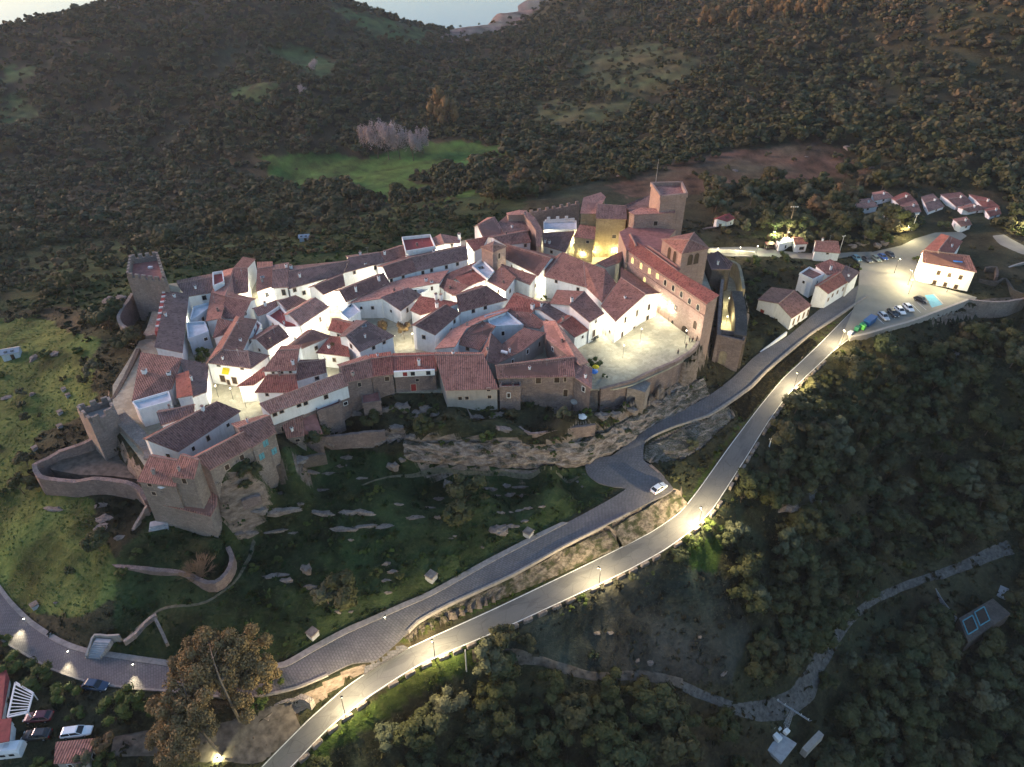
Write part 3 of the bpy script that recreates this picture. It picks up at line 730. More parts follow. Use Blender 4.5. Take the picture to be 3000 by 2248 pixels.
# ------------------------------------------------------------------ houses
CAMP = Vector((0, 0, CAMZ))
def loop_of(faces):
    e = {}
    for f in faces:
        for i in range(len(f)): e[(f[i], f[(i + 1) % len(f)])] = True
    nxt = {a: b for (a, b) in e if (b, a) not in e}
    interior = [(a, b) for (a, b) in e if (b, a) in e and a < b]
    loops = []
    while nxt:
        s = next(iter(nxt)); L = [s]; c = nxt.pop(s)
        while c != s and c in nxt:
            L.append(c); c = nxt.pop(c)
        loops.append(L)
    return loops, interior
HLIST = []
ALL = []
class House:
    def __init__(s, name, label, cat, V, Fc, base, wall, roof, over=0.28, thick=0.2, group=None, ridge=True):
        V = [Vector(v) for v in V]
        Fo = []
        for f in Fc:
            n = Vector((0, 0, 0))
            for i in range(len(f)):
                a, b = V[f[i]], V[f[(i + 1) % len(f)]]
                n += Vector(((a.y - b.y) * (a.z + b.z), (a.z - b.z) * (a.x + b.x), (a.x - b.x) * (a.y + b.y)))
            Fo.append(list(f) if n.z > 0 else list(f)[::-1])
        c = sum(V, Vector()) / len(V)
        s.o = (c.x, c.y, base); s.root = empty(name, s.o, label, cat, group)
        s.V, s.F, s.base = V, Fo, base
        ALL.append(s)
        loops, inter = loop_of(Fo)
        s.walls = []
        for L in loops: HLIST.append(([(V[i].x, V[i].y) for i in L], min(V[i].z for i in L), base))
        mb = MB()
        for L in loops:
            for i in range(len(L)):
                a, b = V[L[i]], V[L[(i + 1) % len(L)]]
                s.walls.append((a, b))
                n0 = (a.x, a.y, base); n1 = (b.x, b.y, base)
                mb.poly([n0, n1, (b.x, b.y, b.z - 0.02), (a.x, a.y, a.z - 0.02)], [(0, 1, 2, 3)])
        s.wall = mb.obj('wall', wall, s.root, s.o)
        # roof slab with eaves
        off = {i: Vector((0, 0, 0)) for i in range(len(V))}
        for L in loops:
            m = len(L)
            for i in range(m):
                p, q, r = V[L[i - 1]], V[L[i]], V[L[(i + 1) % m]]
                n1 = Vector((q.y - p.y, p.x - q.x, 0)); n2 = Vector((r.y - q.y, q.x - r.x, 0))
                if n1.length < 1e-6 or n2.length < 1e-6: continue
                n1.normalize(); n2.normalize(); h = n1 + n2
                if h.length < 0.3: h = n1
                h.normalize(); k = over / max(0.45, h.dot(n1)); off[L[i]] = h * k
        top = [V[i] + off[i] + Vector((0, 0, 0.10)) for i in range(len(V))]
        bot = [p - Vector((0, 0, thick)) for p in top]
        rv = [tuple(p) for p in top] + [tuple(p) for p in bot]; rf, uv, mi = [], [], []
        n = len(V)
        for f in Fo:
            nn = (top[f[1]] - top[f[0]]).cross(top[f[2]] - top[f[0]])
            if len(f) > 3 and nn.length < 1e-4: nn = (top[f[2]] - top[f[1]]).cross(top[f[3]] - top[f[1]])
            nn.normalize()
            hz = Vector((0, 0, 1)).cross(nn)
            if hz.length < 0.12: hz = (top[f[1]] - top[f[0]])
            hz.normalize(); dn = nn.cross(hz)
            rf.append(f); mi.append(0); uv += [(top[i].dot(hz), top[i].dot(dn)) for i in f]
            rf.append([i + n for i in f][::-1]); mi.append(0); uv += [(0, 0)] * len(f)
        for L in loops:
            for i in range(len(L)):
                a, b = L[i], L[(i + 1) % len(L)]
                rf.append([a, a + n, b + n, b]); mi.append(1); uv += [(0, 0)] * 4
        if ridge:
            for a, b in inter:
                fa = [f for f in Fo if a in f and b in f]
                d = (top[b] - top[a]); L2 = d.length
                if L2 < 0.5: continue
                d.normalize(); sd = d.cross(Vector((0, 0, 1)))
                if sd.length < 1e-4: continue
                sd.normalize(); up = sd.cross(d)
                q = len(rv)
                for e in (top[a], top[b]):
                    for (x, z) in ((-0.17, -0.05), (-0.1, 0.11), (0.1, 0.11), (0.17, -0.05)):
                        rv.append(tuple(e + sd * x + up * z))
                for i in range(3):
                    rf.append([q + i, q + 4 + i, q + 5 + i, q + 1 + i]); mi.append(1); uv += [(0, 0)] * 4
                rf.append([q, q + 1, q + 2, q + 3]); mi.append(1); uv += [(0, 0)] * 4
                rf.append([q + 7, q + 6, q + 5, q + 4]); mi.append(1); uv += [(0, 0)] * 4
        rm = MAT[roof]
        s.roof = mobj('roof', rv, rf, [rm, MAT['ridge'] if roof.startswith('roof') else rm], s.root, s.o, mi, uvs=uv)
    # ---- openings: placed on whichever wall the surveyed point falls on
    def hit_wall(s, p):
        d = Vector(ray(*p)); best = None
        for a, b in s.walls:
            n = Vector((b.y - a.y, a.x - b.x, 0))
            if n.length < 1e-3: continue
            n.normalize()
            if n.dot(d) > -0.02: continue
            t = n.dot(a - CAMP) / n.dot(d)
            h = CAMP + d * t; e = b - a; L = math.hypot(e.x, e.y)
            q = ((h.x - a.x) * e.x + (h.y - a.y) * e.y) / L
            if -0.4 < q < L + 0.4 and h.z < a.z + (b.z - a.z) * q / L + 0.5:
                if best is None or t < best[0]: best = (t, h, n, Vector((e.x / L, e.y / L, 0)))
        return best
    def opening(s, p, w, h, kind='window', pane='dark_glass', frame='trim', arch=False, name=None, label=None, zfix=None):
        r = s.hit_wall(p)
        if r is None: return None
        _, c, n, e = r
        zc = c.z if zfix is None else zfix
        mb = MB(); up = Vector((0, 0, 1)); c = Vector((c.x, c.y, zc))
        def ring(hw, hh, dep):
            if arch:
                k = 8; pts = [(-hw, -hh), (hw, -hh)]
                for i in range(k + 1):
                    t = math.pi * i / k; pts.append((hw * math.cos(t), hh - hw + hw * math.sin(t)))
            else: pts = [(-hw, -hh), (hw, -hh), (hw, hh), (-hw, hh)]
            return [c + e * x + up * y + n * dep for x, y in pts]
        fw = 0.11 if w < 1.6 else 0.16
        o0, o1 = ring(w / 2 + fw, h / 2 + fw, 0.0), ring(w / 2 + fw, h / 2 + fw, 0.09)
        i1, i0 = ring(w / 2, h / 2, 0.09), ring(w / 2, h / 2, 0.012)
        m = len(o0); q = len(mb.v); mb.v += [tuple(x) for x in o0 + o1 + i1 + i0]
        for i in range(m):
            j = (i + 1) % m
            mb.f += [[q + i, q + j, q + m + j, q + m + i], [q + m + i, q + m + j, q + 2 * m + j, q + 2 * m + i], [q + 2 * m + i, q + 2 * m + j, q + 3 * m + j, q + 3 * m + i]]
            mb.m += [0, 0, 0]
        mb.f.append([q + 3 * m + i for i in range(m)]); mb.m.append(1)
        if kind == 'window' and not arch and w > 0.6:      # glazing bar
            mb.poly([c + e * -0.04 + up * (-h / 2) + n * 0.04, c + e * 0.04 + up * (-h / 2) + n * 0.04, c + e * 0.04 + up * (h / 2) + n * 0.04, c + e * -0.04 + up * (h / 2) + n * 0.04], [(0, 1, 2, 3)], 2)
        o = mb.obj(name or kind, [MAT[frame], MAT[pane], MAT['wood_dark']], s.root, s.o)
        if label: o['label'] = label
        return o
    def win(s, view, pts, w=0.9, h=1.2, **kw):
        for p in pts: s.opening(px(view, p), w, h, **kw)
        return s
    def hit_roof(s, p):
        d = Vector(ray(*p)); best = None
        for f in s.F:
            for i in range(1, len(f) - 1):
                a, b, c = s.V[f[0]], s.V[f[i]], s.V[f[i + 1]]
                n = (b - a).cross(c - a)
                if abs(n.dot(d)) < 1e-9: continue
                t = n.dot(a - CAMP) / n.dot(d); h = CAMP + d * t
                if all((v2 - v1).cross(h - v1).dot(n) >= -1e-3 for v1, v2 in ((a, b), (b, c), (c, a))):
                    if best is None or t < best[0]: best = (t, h)
        return best[1] if best else None
    def chim(s, view, pts, h=1.2, w=0.6, mat='white'):
        for p in pts:
            q = s.hit_roof(px(view, p))
            if q is None: continue
            rz = random.uniform(-0.2, 0.9)
            mb = MB().box((q.x, q.y, q.z + h / 2 - 0.3), (w, w, h + 0.6), rz).box((q.x, q.y, q.z + h + 0.06), (w + 0.16, w + 0.16, 0.12), rz).box((q.x, q.y, q.z + h + 0.27), (w * 0.6, w * 0.6, 0.3), rz, 1).box((q.x, q.y, q.z + h + 0.46), (w + 0.05, w + 0.05, 0.08), rz, 2)
            o = mb.obj('chimney', [MAT[mat], MAT['iron'], MAT['ridge']], s.roof, s.o)
        return s
    def skylight(s, view, p, w=1.1, h=1.3):
        q = s.hit_roof(px(view, p))
        if q is None: return s
        MB().box((q.x, q.y, q.z + 0.14), (w, h, 0.16), 0.3).box((q.x, q.y, q.z + 0.235), (w - 0.25, h - 0.25, 0.03), 0.3, 1).obj('skylight', [MAT['steel'], MAT['dark_glass']], s.roof, s.o)
        return s
    def patio(s, view, p, w, h, mat='dark_glass'):
        return s

def mirror(e0, e1, r0, r1, k):
    """the far eave of a gable roof, k times as wide as the near slope"""
    dx, dy = r1[0] - r0[0], r1[1] - r0[1]; L = math.hypot(dx, dy); nx, ny = -dy / L, dx / L
    out = []
    for e, r in ((e0, r0), (e1, r1)):
        dd = abs((r[0] - e[0]) * nx + (r[1] - e[1]) * ny)
        sgn = 1 if (r[0] - e[0]) * nx + (r[1] - e[1]) * ny > 0 else -1
        out.append((r[0] + nx * sgn * dd * k, r[1] + ny * sgn * dd * k, r[2] - (r[2] - e[2]) * k))
    return out
def S(view, label, e0, e1, r0, r1, ze=5.2, zr=6.9, k=1.0, wall='white', roof='roof_dark', base=0.0, name='house', cat='house', **kw):
    """gabled (k>0) or lean-to (k=0) house from its near eave and its ridge"""
    a, b, c, d = W(view, e0, ze), W(view, e1, ze), W(view, r1, zr), W(view, r0, zr)
    V = [a, b, c, d]; Fc = [(0, 1, 2, 3)]
    if k > 0:
        m = mirror(a, b, d, c, k); V += [m[0], m[1]]; Fc.append((3, 2, 5, 4))
    return House(name, label, cat, V, Fc, base, MAT[wall], roof, **kw)
def G(view, label, l0, l1, r0, r1, e0, e1, ze=5.2, zr=7.0, wall='white', roof='roof_dark', base=0.0, zel=None, name='house', cat='house', **kw):
    """gabled house seen end-on: left eave, ridge, right eave, each front to back"""
    zl = ze if zel is None else zel
    V = [W(view, l0, zl), W(view, l1, zl), W(view, r0, zr), W(view, r1, zr), W(view, e0, ze), W(view, e1, ze)]
    return House(name, label, cat, V, [(0, 1, 3, 2), (2, 3, 5, 4)], base, MAT[wall], roof, **kw)
def Y(view, label, pts, faces=None, wall='white', roof='roof_dark', base=0.0, name='house', cat='house', z=5.0, **kw):
    if view == 'K': base = low(base)
    """free roof outline: points (x, y[, z])"""
    V = [W(view, p[:2], p[2] if len(p) > 2 else z) for p in pts]
    return House(name, label, cat, V, faces or [tuple(range(len(V)))], base, MAT[wall], roof, **kw)
def terrace(view, label, pts, z=5.0, wall='white', floor='red_floor', base=0.0, par=0.8, name='house', cat='house', th=0.25, **kw):
    """flat roofed block with a parapet round it"""
    h = Y(view, label, [(p[0], p[1], z) for p in pts], None, wall, floor, base, name, cat, over=-0.02, thick=0.1, ridge=False, **kw)
    loops, _ = loop_of(h.F); mb = MB()
    for L in loops:
        for i in range(len(L)):
            a, b = h.V[L[i]], h.V[L[(i + 1) % len(L)]]
            m = (a + b) / 2; d = b - a
            mb.box((m.x, m.y, z + par / 2 + 0.05), (d.length + th * 0.8, th, par + 0.1), math.atan2(d.y, d.x))
    mb.obj('parapet', MAT[wall], h.root, h.o)
    return h

def furnish():
    """windows on the bare plastered walls, a chimney and an aerial on bare roofs"""
    q = random.Random(11)
    for h in ALL:
        kinds = [ch.name.split('.')[0] for ch in h.root.children]
        tiled = h.roof.data.materials[0].name.endswith('tiles')
        if 'window' not in kinds and h.wall.data.materials[0].name in ('white lime plaster', 'pale blue plaster', 'grey render', 'rubble stone', 'pale rubble stone'):
            for a, b in h.walls:
                n = Vector((b.y - a.y, a.x - b.x, 0)); L = n.length
                if L < 3.4: continue
                n.normalize(); m = (a + b) / 2; v = (CAMP - m).normalized()
                if n.dot(v) < .25: continue
                k = max(1, int(L / 4.2))
                for i in range(k):
                    if q.random() < .25: continue
                    p = a + (b - a) * ((i + .5 + q.uniform(-.2, .2)) / k); z = min(a.z, b.z) - q.uniform(1.3, 1.7)
                    h.opening(toPx(p.x + n.x * .01, p.y + n.y * .01, z), q.choice((.7, .8, .9)), q.choice((.9, 1.1, 1.3)), pane=q.choice(('dark_glass', 'wood_dark', 'wood_dark')), frame='white' if q.random() < .7 else 'trim')
        if tiled and not any(ch.name.startswith('chimney') for ch in h.roof.children) and h.root.name.startswith('house'):
            f = q.choice(h.F); c = sum((h.V[i] for i in f), Vector()) / len(f); d = h.V[f[0]] - c
            p = c + d * q.uniform(.1, .45); 
            if q.random() < .55: h.chim('S', [toPx(*p)], q.uniform(.45, 1.0), q.uniform(.35, .55), q.choice(('white', 'white', 'greyplaster', 'stone')))
            if q.random() < .4:
                p = h.hit_roof(toPx(*(c - d * .3)))
                if p: MB().tube((p.x, p.y, p.z), (p.x, p.y, p.z + 2.2), .03, .02, 4).box((p.x, p.y, p.z + 2.1), (1.0, .03, .03), q.uniform(0, 3)).box((p.x, p.y, p.z + 1.8), (.7, .03, .03), q.uniform(0, 3)).obj('aerial', MAT['steel'], h.roof, h.o)

# ---- view A : left part of the village
h = S('A', 'long dark tiled house butting against the square keep tower', (640, 1058), (692, 592), (432, 1012), (528, 562), 5, 6.8, 0, roof='roof_grey'); h.chim('A', [(515, 765), (585, 612)], 0.7, 0.5)
h = S('A', 'low dark house with white lit front and a leafy yard beside the keep', (682, 606), (884, 572), (612, 502), (900, 448), 5, 6.4, .6, roof='roof_grey'); h.win('A', [(825, 615)], 1.0, 1.3)
terrace('A', 'small red roof terrace in a white parapet near the keep', [(903, 540), (988, 505), (975, 420), (900, 432)], 6.6)
h = G('A', 'narrow pink tiled house beside the small red roof terrace', (890, 572), (985, 400), (1002, 600), (1068, 375), (1060, 640), (1130, 400), 5.2, 6.6, roof='roof_pink'); h.chim('A', [(1000, 360)])
S('A', 'dark roofed house in front of the deep dark yard on the far row', (1000, 600), (1178, 568), (1066, 378), (1168, 376), 5.4, 7, .7)
h = S('A', 'brown roofed house with rooftop sheets on the far row', (1252, 562), (1378, 522), (1262, 382), (1375, 366), 5.4, 7, .6, roof='roof_brown'); h.win('A', [(1335, 590)], 1.0, 1.4); h.skylight('A', (1295, 452))
h = S('A', 'grey roofed house edged by a white gable on the far row', (1380, 535), (1496, 530), (1384, 392), (1502, 378), 5.8, 7.4, .7, roof='roof_grey'); h.win('A', [(1468, 572)], 1.0, 1.8); h.chim('A', [(1490, 372)], .8)
h = S('A', 'long dark roofed house with a pink far slope on the outer row', (1512, 542), (1946, 420), (1520, 402), (1985, 318), 5.5, 7.3, 1.0, roof='roof_grey'); h.win('A', [(1557, 552), (1632, 575)], .9, 1.2); h.chim('A', [(1530, 385), (1600, 450)], .9)
S('A', 'dark tiled house with lit white gable stepping down to the alley', (1792, 590), (1958, 520), (1718, 522), (1942, 428), 5, 6.6, .9)
h = S('A', 'square dark house standing alone between two bright alleys at left', (955, 775), (1132, 786), (1010, 606), (1196, 640), 5.2, 6.8, .3); h.win('A', [(1160, 740)], .8, 1.1)
Y('A', 'long light brown roof slope facing the keep tower', [(846, 803, 4.8), (886, 572, 5), (1000, 604, 6.2), (955, 778, 6.2)], roof='roof_brown')
h = G('A', 'large house with an orange brown west slope above the little square', (852, 1140), (1080, 774), (964, 1034), (1108, 780), (1130, 1042), (1240, 802), 6.0, 8.0, roof='roof_brown'); h.chim('A', [(1060, 800)], .9)
h = Y('A', 'white lit inn front with yellow awning on the little square', [(858, 1140, 6), (1200, 1186, 6), (1335, 1090, 6), (1174, 1050, 8), (963, 1034, 8)], [(0, 1, 3, 4), (1, 2, 3)], roof='roof_grey')
h.win('A', [(940, 1160), (1130, 1185)], .9, .9).win('A', [(975, 1270), (1070, 1285)], 1.3, 1.9, pane='wood_dark').win('A', [(1022, 1300)], .8, 1.5, kind='door', pane='wood_dark')
r = h.hit_wall(px('A', (1010, 1205)))
if r:
    c, n_, e_ = r[1], r[2], r[3]
    pA = [c + e_ * -.9 + Vector((0, 0, .8)) + n_ * .05, c + e_ * .9 + Vector((0, 0, .8)) + n_ * .05, c + e_ * .9 + n_ * 1.1 + Vector((0, 0, -.3)), c + e_ * -.9 + n_ * 1.1 + Vector((0, 0, -.3))]
    MB().poly(pA + [p - Vector((0, 0, .06)) for p in pA], [(0, 1, 2, 3), (7, 6, 5, 4), (3, 2, 6, 7), (0, 3, 7, 4), (1, 0, 4, 5), (2, 1, 5, 6)]).obj('awning', MAT['tarp_yellow'], h.root, h.o)
terrace('A', 'white walled stepped terrace with red paving in the middle of the village', [(1335, 775), (1440, 704), (1600, 875), (1490, 880)], 4.6, par=.9)
h = S('A', 'small dark roof with plain white gable beside the lit street', (1335, 1032), (1506, 930), (1252, 946), (1422, 842), 5, 6.5, .6); h.win('A', [(1275, 1040)], .7, .7)
terrace('A', 'whitewashed patio house with violet lit walls below the stepped terrace', [(1150, 960), (1250, 820), (1290, 850), (1240, 960), (1180, 1050), (1130, 1040)], 3.8, floor='redpink_floor', par=.7)
h = S('A', 'large pale mauve roof above a long bright white wall', (1606, 836), (1826, 690), (1516, 746), (1722, 620), 5.6, 7.4, .5, roof='roof_pink'); h.win('A', [(1765, 790), (1680, 860)], .9, 1.4, pane='wood_dark')
S('A', 'rust coloured small roof behind the large mauve roof', (1500, 714), (1640, 642), (1432, 642), (1562, 602), 5, 6.4, .7, roof='roof_brown')
h = S('A', 'low pale roof with two chimneys left of the stepped terrace', (1262, 760), (1420, 702), (1230, 702), (1400, 642), 4.4, 5.6, .4, roof='roof_pink'); h.chim('A', [(1320, 680), (1245, 740)], .8)
terrace('A', 'flat pale blue roof over the small garden', [(690, 832), (830, 822), (862, 902), (748, 942), (700, 960)], 4.4, 'bluewall', 'grey_floor', par=.5)
terrace('A', 'cluttered terrace with blue sheeting beside the lit patio wall', [(745, 705), (880, 668), (884, 695), (760, 790), (715, 810)], 4.0, 'bluewall', 'grey_floor', par=.6)
S('A', 'little dark roof with two panels near the small garden', (906, 936), (1010, 902), (942, 788), (1050, 812), 4.8, 6.2, 0)
h = S('A', 'broad brown roofed house at the south west corner of the village', (250, 1455), (556, 1350), (318, 1066), (634, 1112), 4.6, 7.0, 0, roof='roof_brown', base=-3); h.chim('A', [(345, 1228)], .9, .9).chim('A', [(540, 1236)], .5, .9)
Y('A', 'dark roof sloping down to the lit corner of the little square', [(640, 1114, 7), (850, 1160, 5), (835, 1378, 5), (722, 1420, 5.2), (690, 1300, 6)], roof='roof_grey')
terrace('A', 'long white flat roofed house with a lit end wall', [(250, 1472), (538, 1388), (560, 1462), (300, 1535)], 4.4, floor='grey_floor', base=-2, par=.5)
Y('A', 'small orange lit gable roof next to the tall white chimney', [(602, 1248, 5.8), (690, 1212, 6.6), (722, 1400, 6.2), (612, 1424, 5.2)], roof='roof_red')
S('A', 'low house with a ribbed near roof and dark slope below the long white wall', (482, 1642), (736, 1560), (450, 1546), (736, 1482), 4.2, 5.6, .8, roof='roof_grey')
h = S('E', 'long dark roof above a bright white front with dark doorways', (1440, 890), (1930, 572), (1192, 792), (1752, 495), 4.6, 7.0, .25); h.chim('E', [(1645, 560)], .8)
h = S('E', 'outer row house with a brightly ribbed back slope by the corner house', (1700, 1040), (2045, 846), (1588, 940), (1966, 740), 5.4, 7.4, 1.0, wall='stone_pale', roof='roof_brown', base=-8); h.win('E', [(1958, 940), (1838, 1020), (1815, 1165)], .9, 1.3, pane='wood_dark')
h = S('F', 'outer row stone house with turquoise shutters', (108, 856), (292, 740), (2, 704), (244, 606), 5.4, 7.4, 1.0, wall='stone_pale', roof='roof_brown', base=-8); h.win('F', [(215, 825), (185, 932), (285, 890), (360, 852)], 1.0, 1.3, pane='wood_blue', frame='wood_blue')
h = S('F', 'long ribbed pale roof over a white strip of terrace windows', (256, 585), (880, 356), (176, 506), (824, 262), 5, 6.8, .15, roof='roof_pink', base=1.5); h.win('F', [(290, 590), (705, 450), (540, 500), (485, 515), (345, 565)], .9, 1.1)
Y('F', 'stone storey under the white strip of terrace windows', [(270, 692, 1.55), (902, 448, 1.55), (870, 380, 1.55), (236, 610, 1.55)], wall='stone', roof='stone', base=-6, over=0, ridge=False, name='lower_storey')
h = S('F', 'steep dark red roof with cropped ends facing the outer row', (146, 412), (476, 412), (238, 274), (450, 270), 4.6, 7.0, .1, roof='roof_red'); h.win('F', [(228, 432), (375, 428)], .7, .8)
h = S('F', 'tall house with a white band of three small windows', (204, 242), (456, 232), (322, 76), (480, 68), 7.4, 9.0, .5, roof='roof_brown'); h.win('F', [(277, 258), (347, 253), (417, 248)], .6, .7).chim('F', [(440, 190)], 1.0)
h = S('F', 'sagging dark roof with a lit white front near the bend', (468, 316), (700, 250), (474, 176), (690, 150), 5.4, 7.2, .6); h.win('F', [(632, 300)], .9, 1.0)
Y('F', 'pink lit lean to roof over the bright alley', [(2, 362, 4.8), (118, 352, 4.8), (210, 284, 6), (200, 216, 6)], roof='roof_red')
S('A', 'long pale brown roof beside the main lit street', (1602, 1030), (1832, 930), (1500, 1012), (1702, 880), 4.8, 6.2, .5, roof='roof_brown')
h = S('A', 'house with a bright rust red roof and white chimney', (1836, 876), (1976, 912), (1870, 786), (2056, 832), 5.4, 7.0, .5, roof='roof_red'); h.win('A', [(1912, 922)], .8, .9)
h = S('B', 'blue grey roofed white house alone in the middle of the village', (150, 1186), (418, 1066), (40, 1062), (200, 946), 5.8, 7.8, .4, roof='roof_grey'); h.win('B', [(260, 1155), (345, 1110), (80, 1145)], .8, 1.2).skylight('B', (185, 985)).chim('B', [(125, 935)], 1)
Y('A', 'low red roof beside the shrub courtyard', [(1850, 932, 5), (1965, 942, 5), (1996, 1090, 4), (1742, 1060, 4)], roof='roof_red')

# ---- view B : middle of the village
h = S('B', 'far row house with a small roof light and a white party wall', (-15, 560), (342, 468), (62, 432), (310, 388), 5.4, 7.0, .6, roof='roof_grey'); h.skylight('B', (195, 478), .8, .8).win('B', [(105, 545), (275, 510)], .8, 1.3)
h = S('B', 'far row house next to the white terrace with red floor', (346, 465), (526, 416), (326, 386), (500, 332), 5.4, 7.0, .6, roof='roof_brown'); h.chim('B', [(352, 405)], .9)
terrace('B', 'white roof terrace with a deep red floor on the far row', [(495, 288), (720, 266), (762, 362), (525, 402)], 6.6, par=1.0)
h = G('B', 'white house with a hipped pink roof and tall chimney on the far row', (762, 340), (726, 284), (832, 312), (802, 242), (950, 312), (966, 272), 6.2, 7.6, roof='roof_pink'); h.win('B', [(895, 328)], 1.0, 1.2).chim('B', [(955, 285)], 1.8, .8)
h = S('B', 'dark roofed house with a red side wall above the bright alley', (386, 600), (600, 540), (342, 502), (562, 432), 5.4, 7.2, .9); h.win('B', [(405, 610), (500, 580)], .8, 1.2)
h = S('B', 'very long dark roof running along the bright upper alley', (604, 538), (1022, 440), (566, 430), (1006, 338), 5.4, 7.2, .6, roof='roof_grey'); h.win('B', [(730, 530), (940, 480), (660, 550), (850, 505)], .8, 1.1)
h = S('B', 'dark roof with two slim white chimneys between two bright alleys', (40, 785), (386, 640), (-8, 696), (338, 558), 5.2, 6.9, .7); h.chim('B', [(120, 705), (305, 618)], 1.3).win('B', [(275, 700), (345, 665)], .7, 1.0)
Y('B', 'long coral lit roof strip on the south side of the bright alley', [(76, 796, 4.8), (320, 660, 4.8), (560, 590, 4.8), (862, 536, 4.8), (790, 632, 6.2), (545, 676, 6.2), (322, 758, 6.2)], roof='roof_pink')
h = S('B', 'smooth mauve roof below the coral lit strip', (480, 856), (640, 736), (330, 752), (545, 676), 4.8, 6.3, 0, roof='roof_grey'); h.chim('B', [(215, 775)], .9)
terrace('B', 'small sunken red courtyard terrace with tall white flues', [(580, 685), (690, 655), (740, 680), (640, 735)], 4.2, par=.6).chim('B', [(690, 660), (735, 680)], 2.2, .7)
Y('B', 'brown roof patch leaning on the big dark roof', [(862, 606, 6.4), (1022, 660, 6.4), (916, 736, 5.2), (836, 690, 5.2)], roof='roof_brown')
Y('B', 'dull red roof between the church tower and the big dark roof', [(930, 592, 5), (1060, 526, 5), (1166, 606, 5.6), (1010, 666, 5.6)], roof='roof_red')
Y('B', 'dark brown valley roof left of the white tower terrace', [(762, 640, 4.6), (872, 558, 4.6), (1085, 470, 5.6), (1060, 520, 5.6), (930, 582, 5), (832, 680, 5)])
h = S('B', 'big dark roof over a yellow lit curved street front', (960, 868), (1332, 772), (936, 736), (1172, 664), 5.6, 7.8, .5); h.win('B', [(1068, 858), (1165, 830)], .9, 1.3)
h = S('B', 'white corner house with a dark roof at the bright street bend', (756, 1052), (956, 880), (600, 976), (842, 814), 5.6, 7.4, .2); h.win('B', [(668, 1072), (915, 945), (885, 1020)], .9, 1.1)
h = Y('B', 'reddish roof with three white flues above the corner house', [(566, 856, 5), (640, 746, 6.2), (944, 796, 6.8), (850, 832, 6.4), (646, 892, 5)], roof='roof_red'); h.chim('B', [(768, 770), (808, 775), (775, 840)], 1.5, .7)
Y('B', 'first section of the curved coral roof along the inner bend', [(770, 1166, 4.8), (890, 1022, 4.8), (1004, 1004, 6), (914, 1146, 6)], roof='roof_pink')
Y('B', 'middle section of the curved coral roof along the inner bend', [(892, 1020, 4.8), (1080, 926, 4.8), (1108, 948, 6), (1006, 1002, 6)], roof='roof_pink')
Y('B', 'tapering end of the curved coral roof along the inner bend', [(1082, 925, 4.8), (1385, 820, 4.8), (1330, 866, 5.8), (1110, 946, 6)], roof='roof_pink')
h = Y('B', 'slate blue walled house inside the curve of the coral roof', [(985, 1072, 5.6), (1110, 936, 5.6), (1240, 986, 5.6), (1190, 1060, 4.6), (1112, 1172, 4.4), (945, 1125, 4.6)], wall='bluewall', roof='roof_brown'); h.win('B', [(1022, 1165)], .9, 1.1)
terrace('B', 'grey blue roof terrace with white steps in the outer block', [(1160, 922), (1330, 880), (1470, 990), (1222, 1002)], 4.8, 'bluewall', 'grey_floor', par=.7)
h = Y('B', 'brown roof with round white water tank around a ruined yard', [(1296, 1142, 4.8), (1480, 1002, 6), (1640, 1042, 5.6), (1462, 1180, 4.8), (1270, 1280, 4.6)], wall='greyplaster', roof='roof_brown')
Y('B', 'pointed double slope roof wedged behind the front row', [(1142, 1202, 4.8), (1215, 1046, 6.4), (1302, 1142, 4.8), (1255, 1296, 4.8), (1182, 1260, 6.4)], [(0, 1, 4), (1, 2, 3, 4)], wall='greyplaster')
G('B', 'straight pink roof ridge descending beside the castle square', (1668, 1085), (1640, 952), (1932, 1290), (1726, 944), (1990, 1280), (1815, 1062), 5.4, 7.0, roof='roof_pink', wall='stone', base=-3)
h = G('B', 'white house with balcony at the top of the castle square', (1696, 800), (1752, 696), (1850, 812), (1962, 706), (2010, 948), (2120, 882), 6.6, 8.0, zel=6.6, roof='roof_brown'); h.win('B', [(2062, 945)], .7, .8).win('B', [(2045, 1040)], 1.0, 2.0, kind='door', pane='wood_dark').win('B', [(1640, 900)], .8, 1.0).chim('B', [(1865, 790)], 1.2)
h.win('B', [(2048, 1118)], 1.0, 1.9, kind='door', pane='wood_red')
r = h.hit_wall(px('B', (2045, 1075)))
if r:
    c, n_, e_ = r[1], r[2], r[3]; az = math.atan2(e_.y, e_.x); q = c + n_ * .45
    mb = MB().box((q.x, q.y, c.z - .05), (2.4, .9, .1), az)
    for i in range(9):
        z_ = c + n_ * .86 + e_ * (i * .28 - 1.12); mb.box((z_.x, z_.y, c.z + .45), (.04, .04, .95), az)
    z_ = c + n_ * .86; mb.box((z_.x, z_.y, c.z + .93), (2.4, .06, .06), az)
    mb.obj('balcony', MAT['iron'], h.root, h.o)
S('B', 'dark red lower roof next to the balcony house', (1890, 1070), (1992, 1016), (1770, 962), (1860, 906), 4.2, 5.4, .2, roof='roof_red')
h = S('B', 'dark purple roof behind the dark red lower roof', (1742, 940), (1818, 890), (1610, 850), (1682, 790), 4.8, 6.2, .3, roof='roof_grey')
h = S('B', 'rust roof with white chimneys in the garden block', (1322, 850), (1542, 872), (1402, 722), (1626, 796), 5, 6.8, .2, roof='roof_red'); h.chim('B', [(1470, 735), (1548, 845)], 1.2, .8)
Y('B', 'patchy brown roof and red wall above the ruined yard', [(1330, 866, 5), (1540, 880, 5), (1640, 960, 4.2), (1600, 1000, 4), (1480, 985, 4.2), (1330, 900, 4.6)], roof='roof_brown')
h = S('B', 'long church nave roof behind the square stone belfry', (1330, 436), (1592, 572), (1342, 322), (1690, 432), 6.6, 9.2, .8, name='church', cat='church')
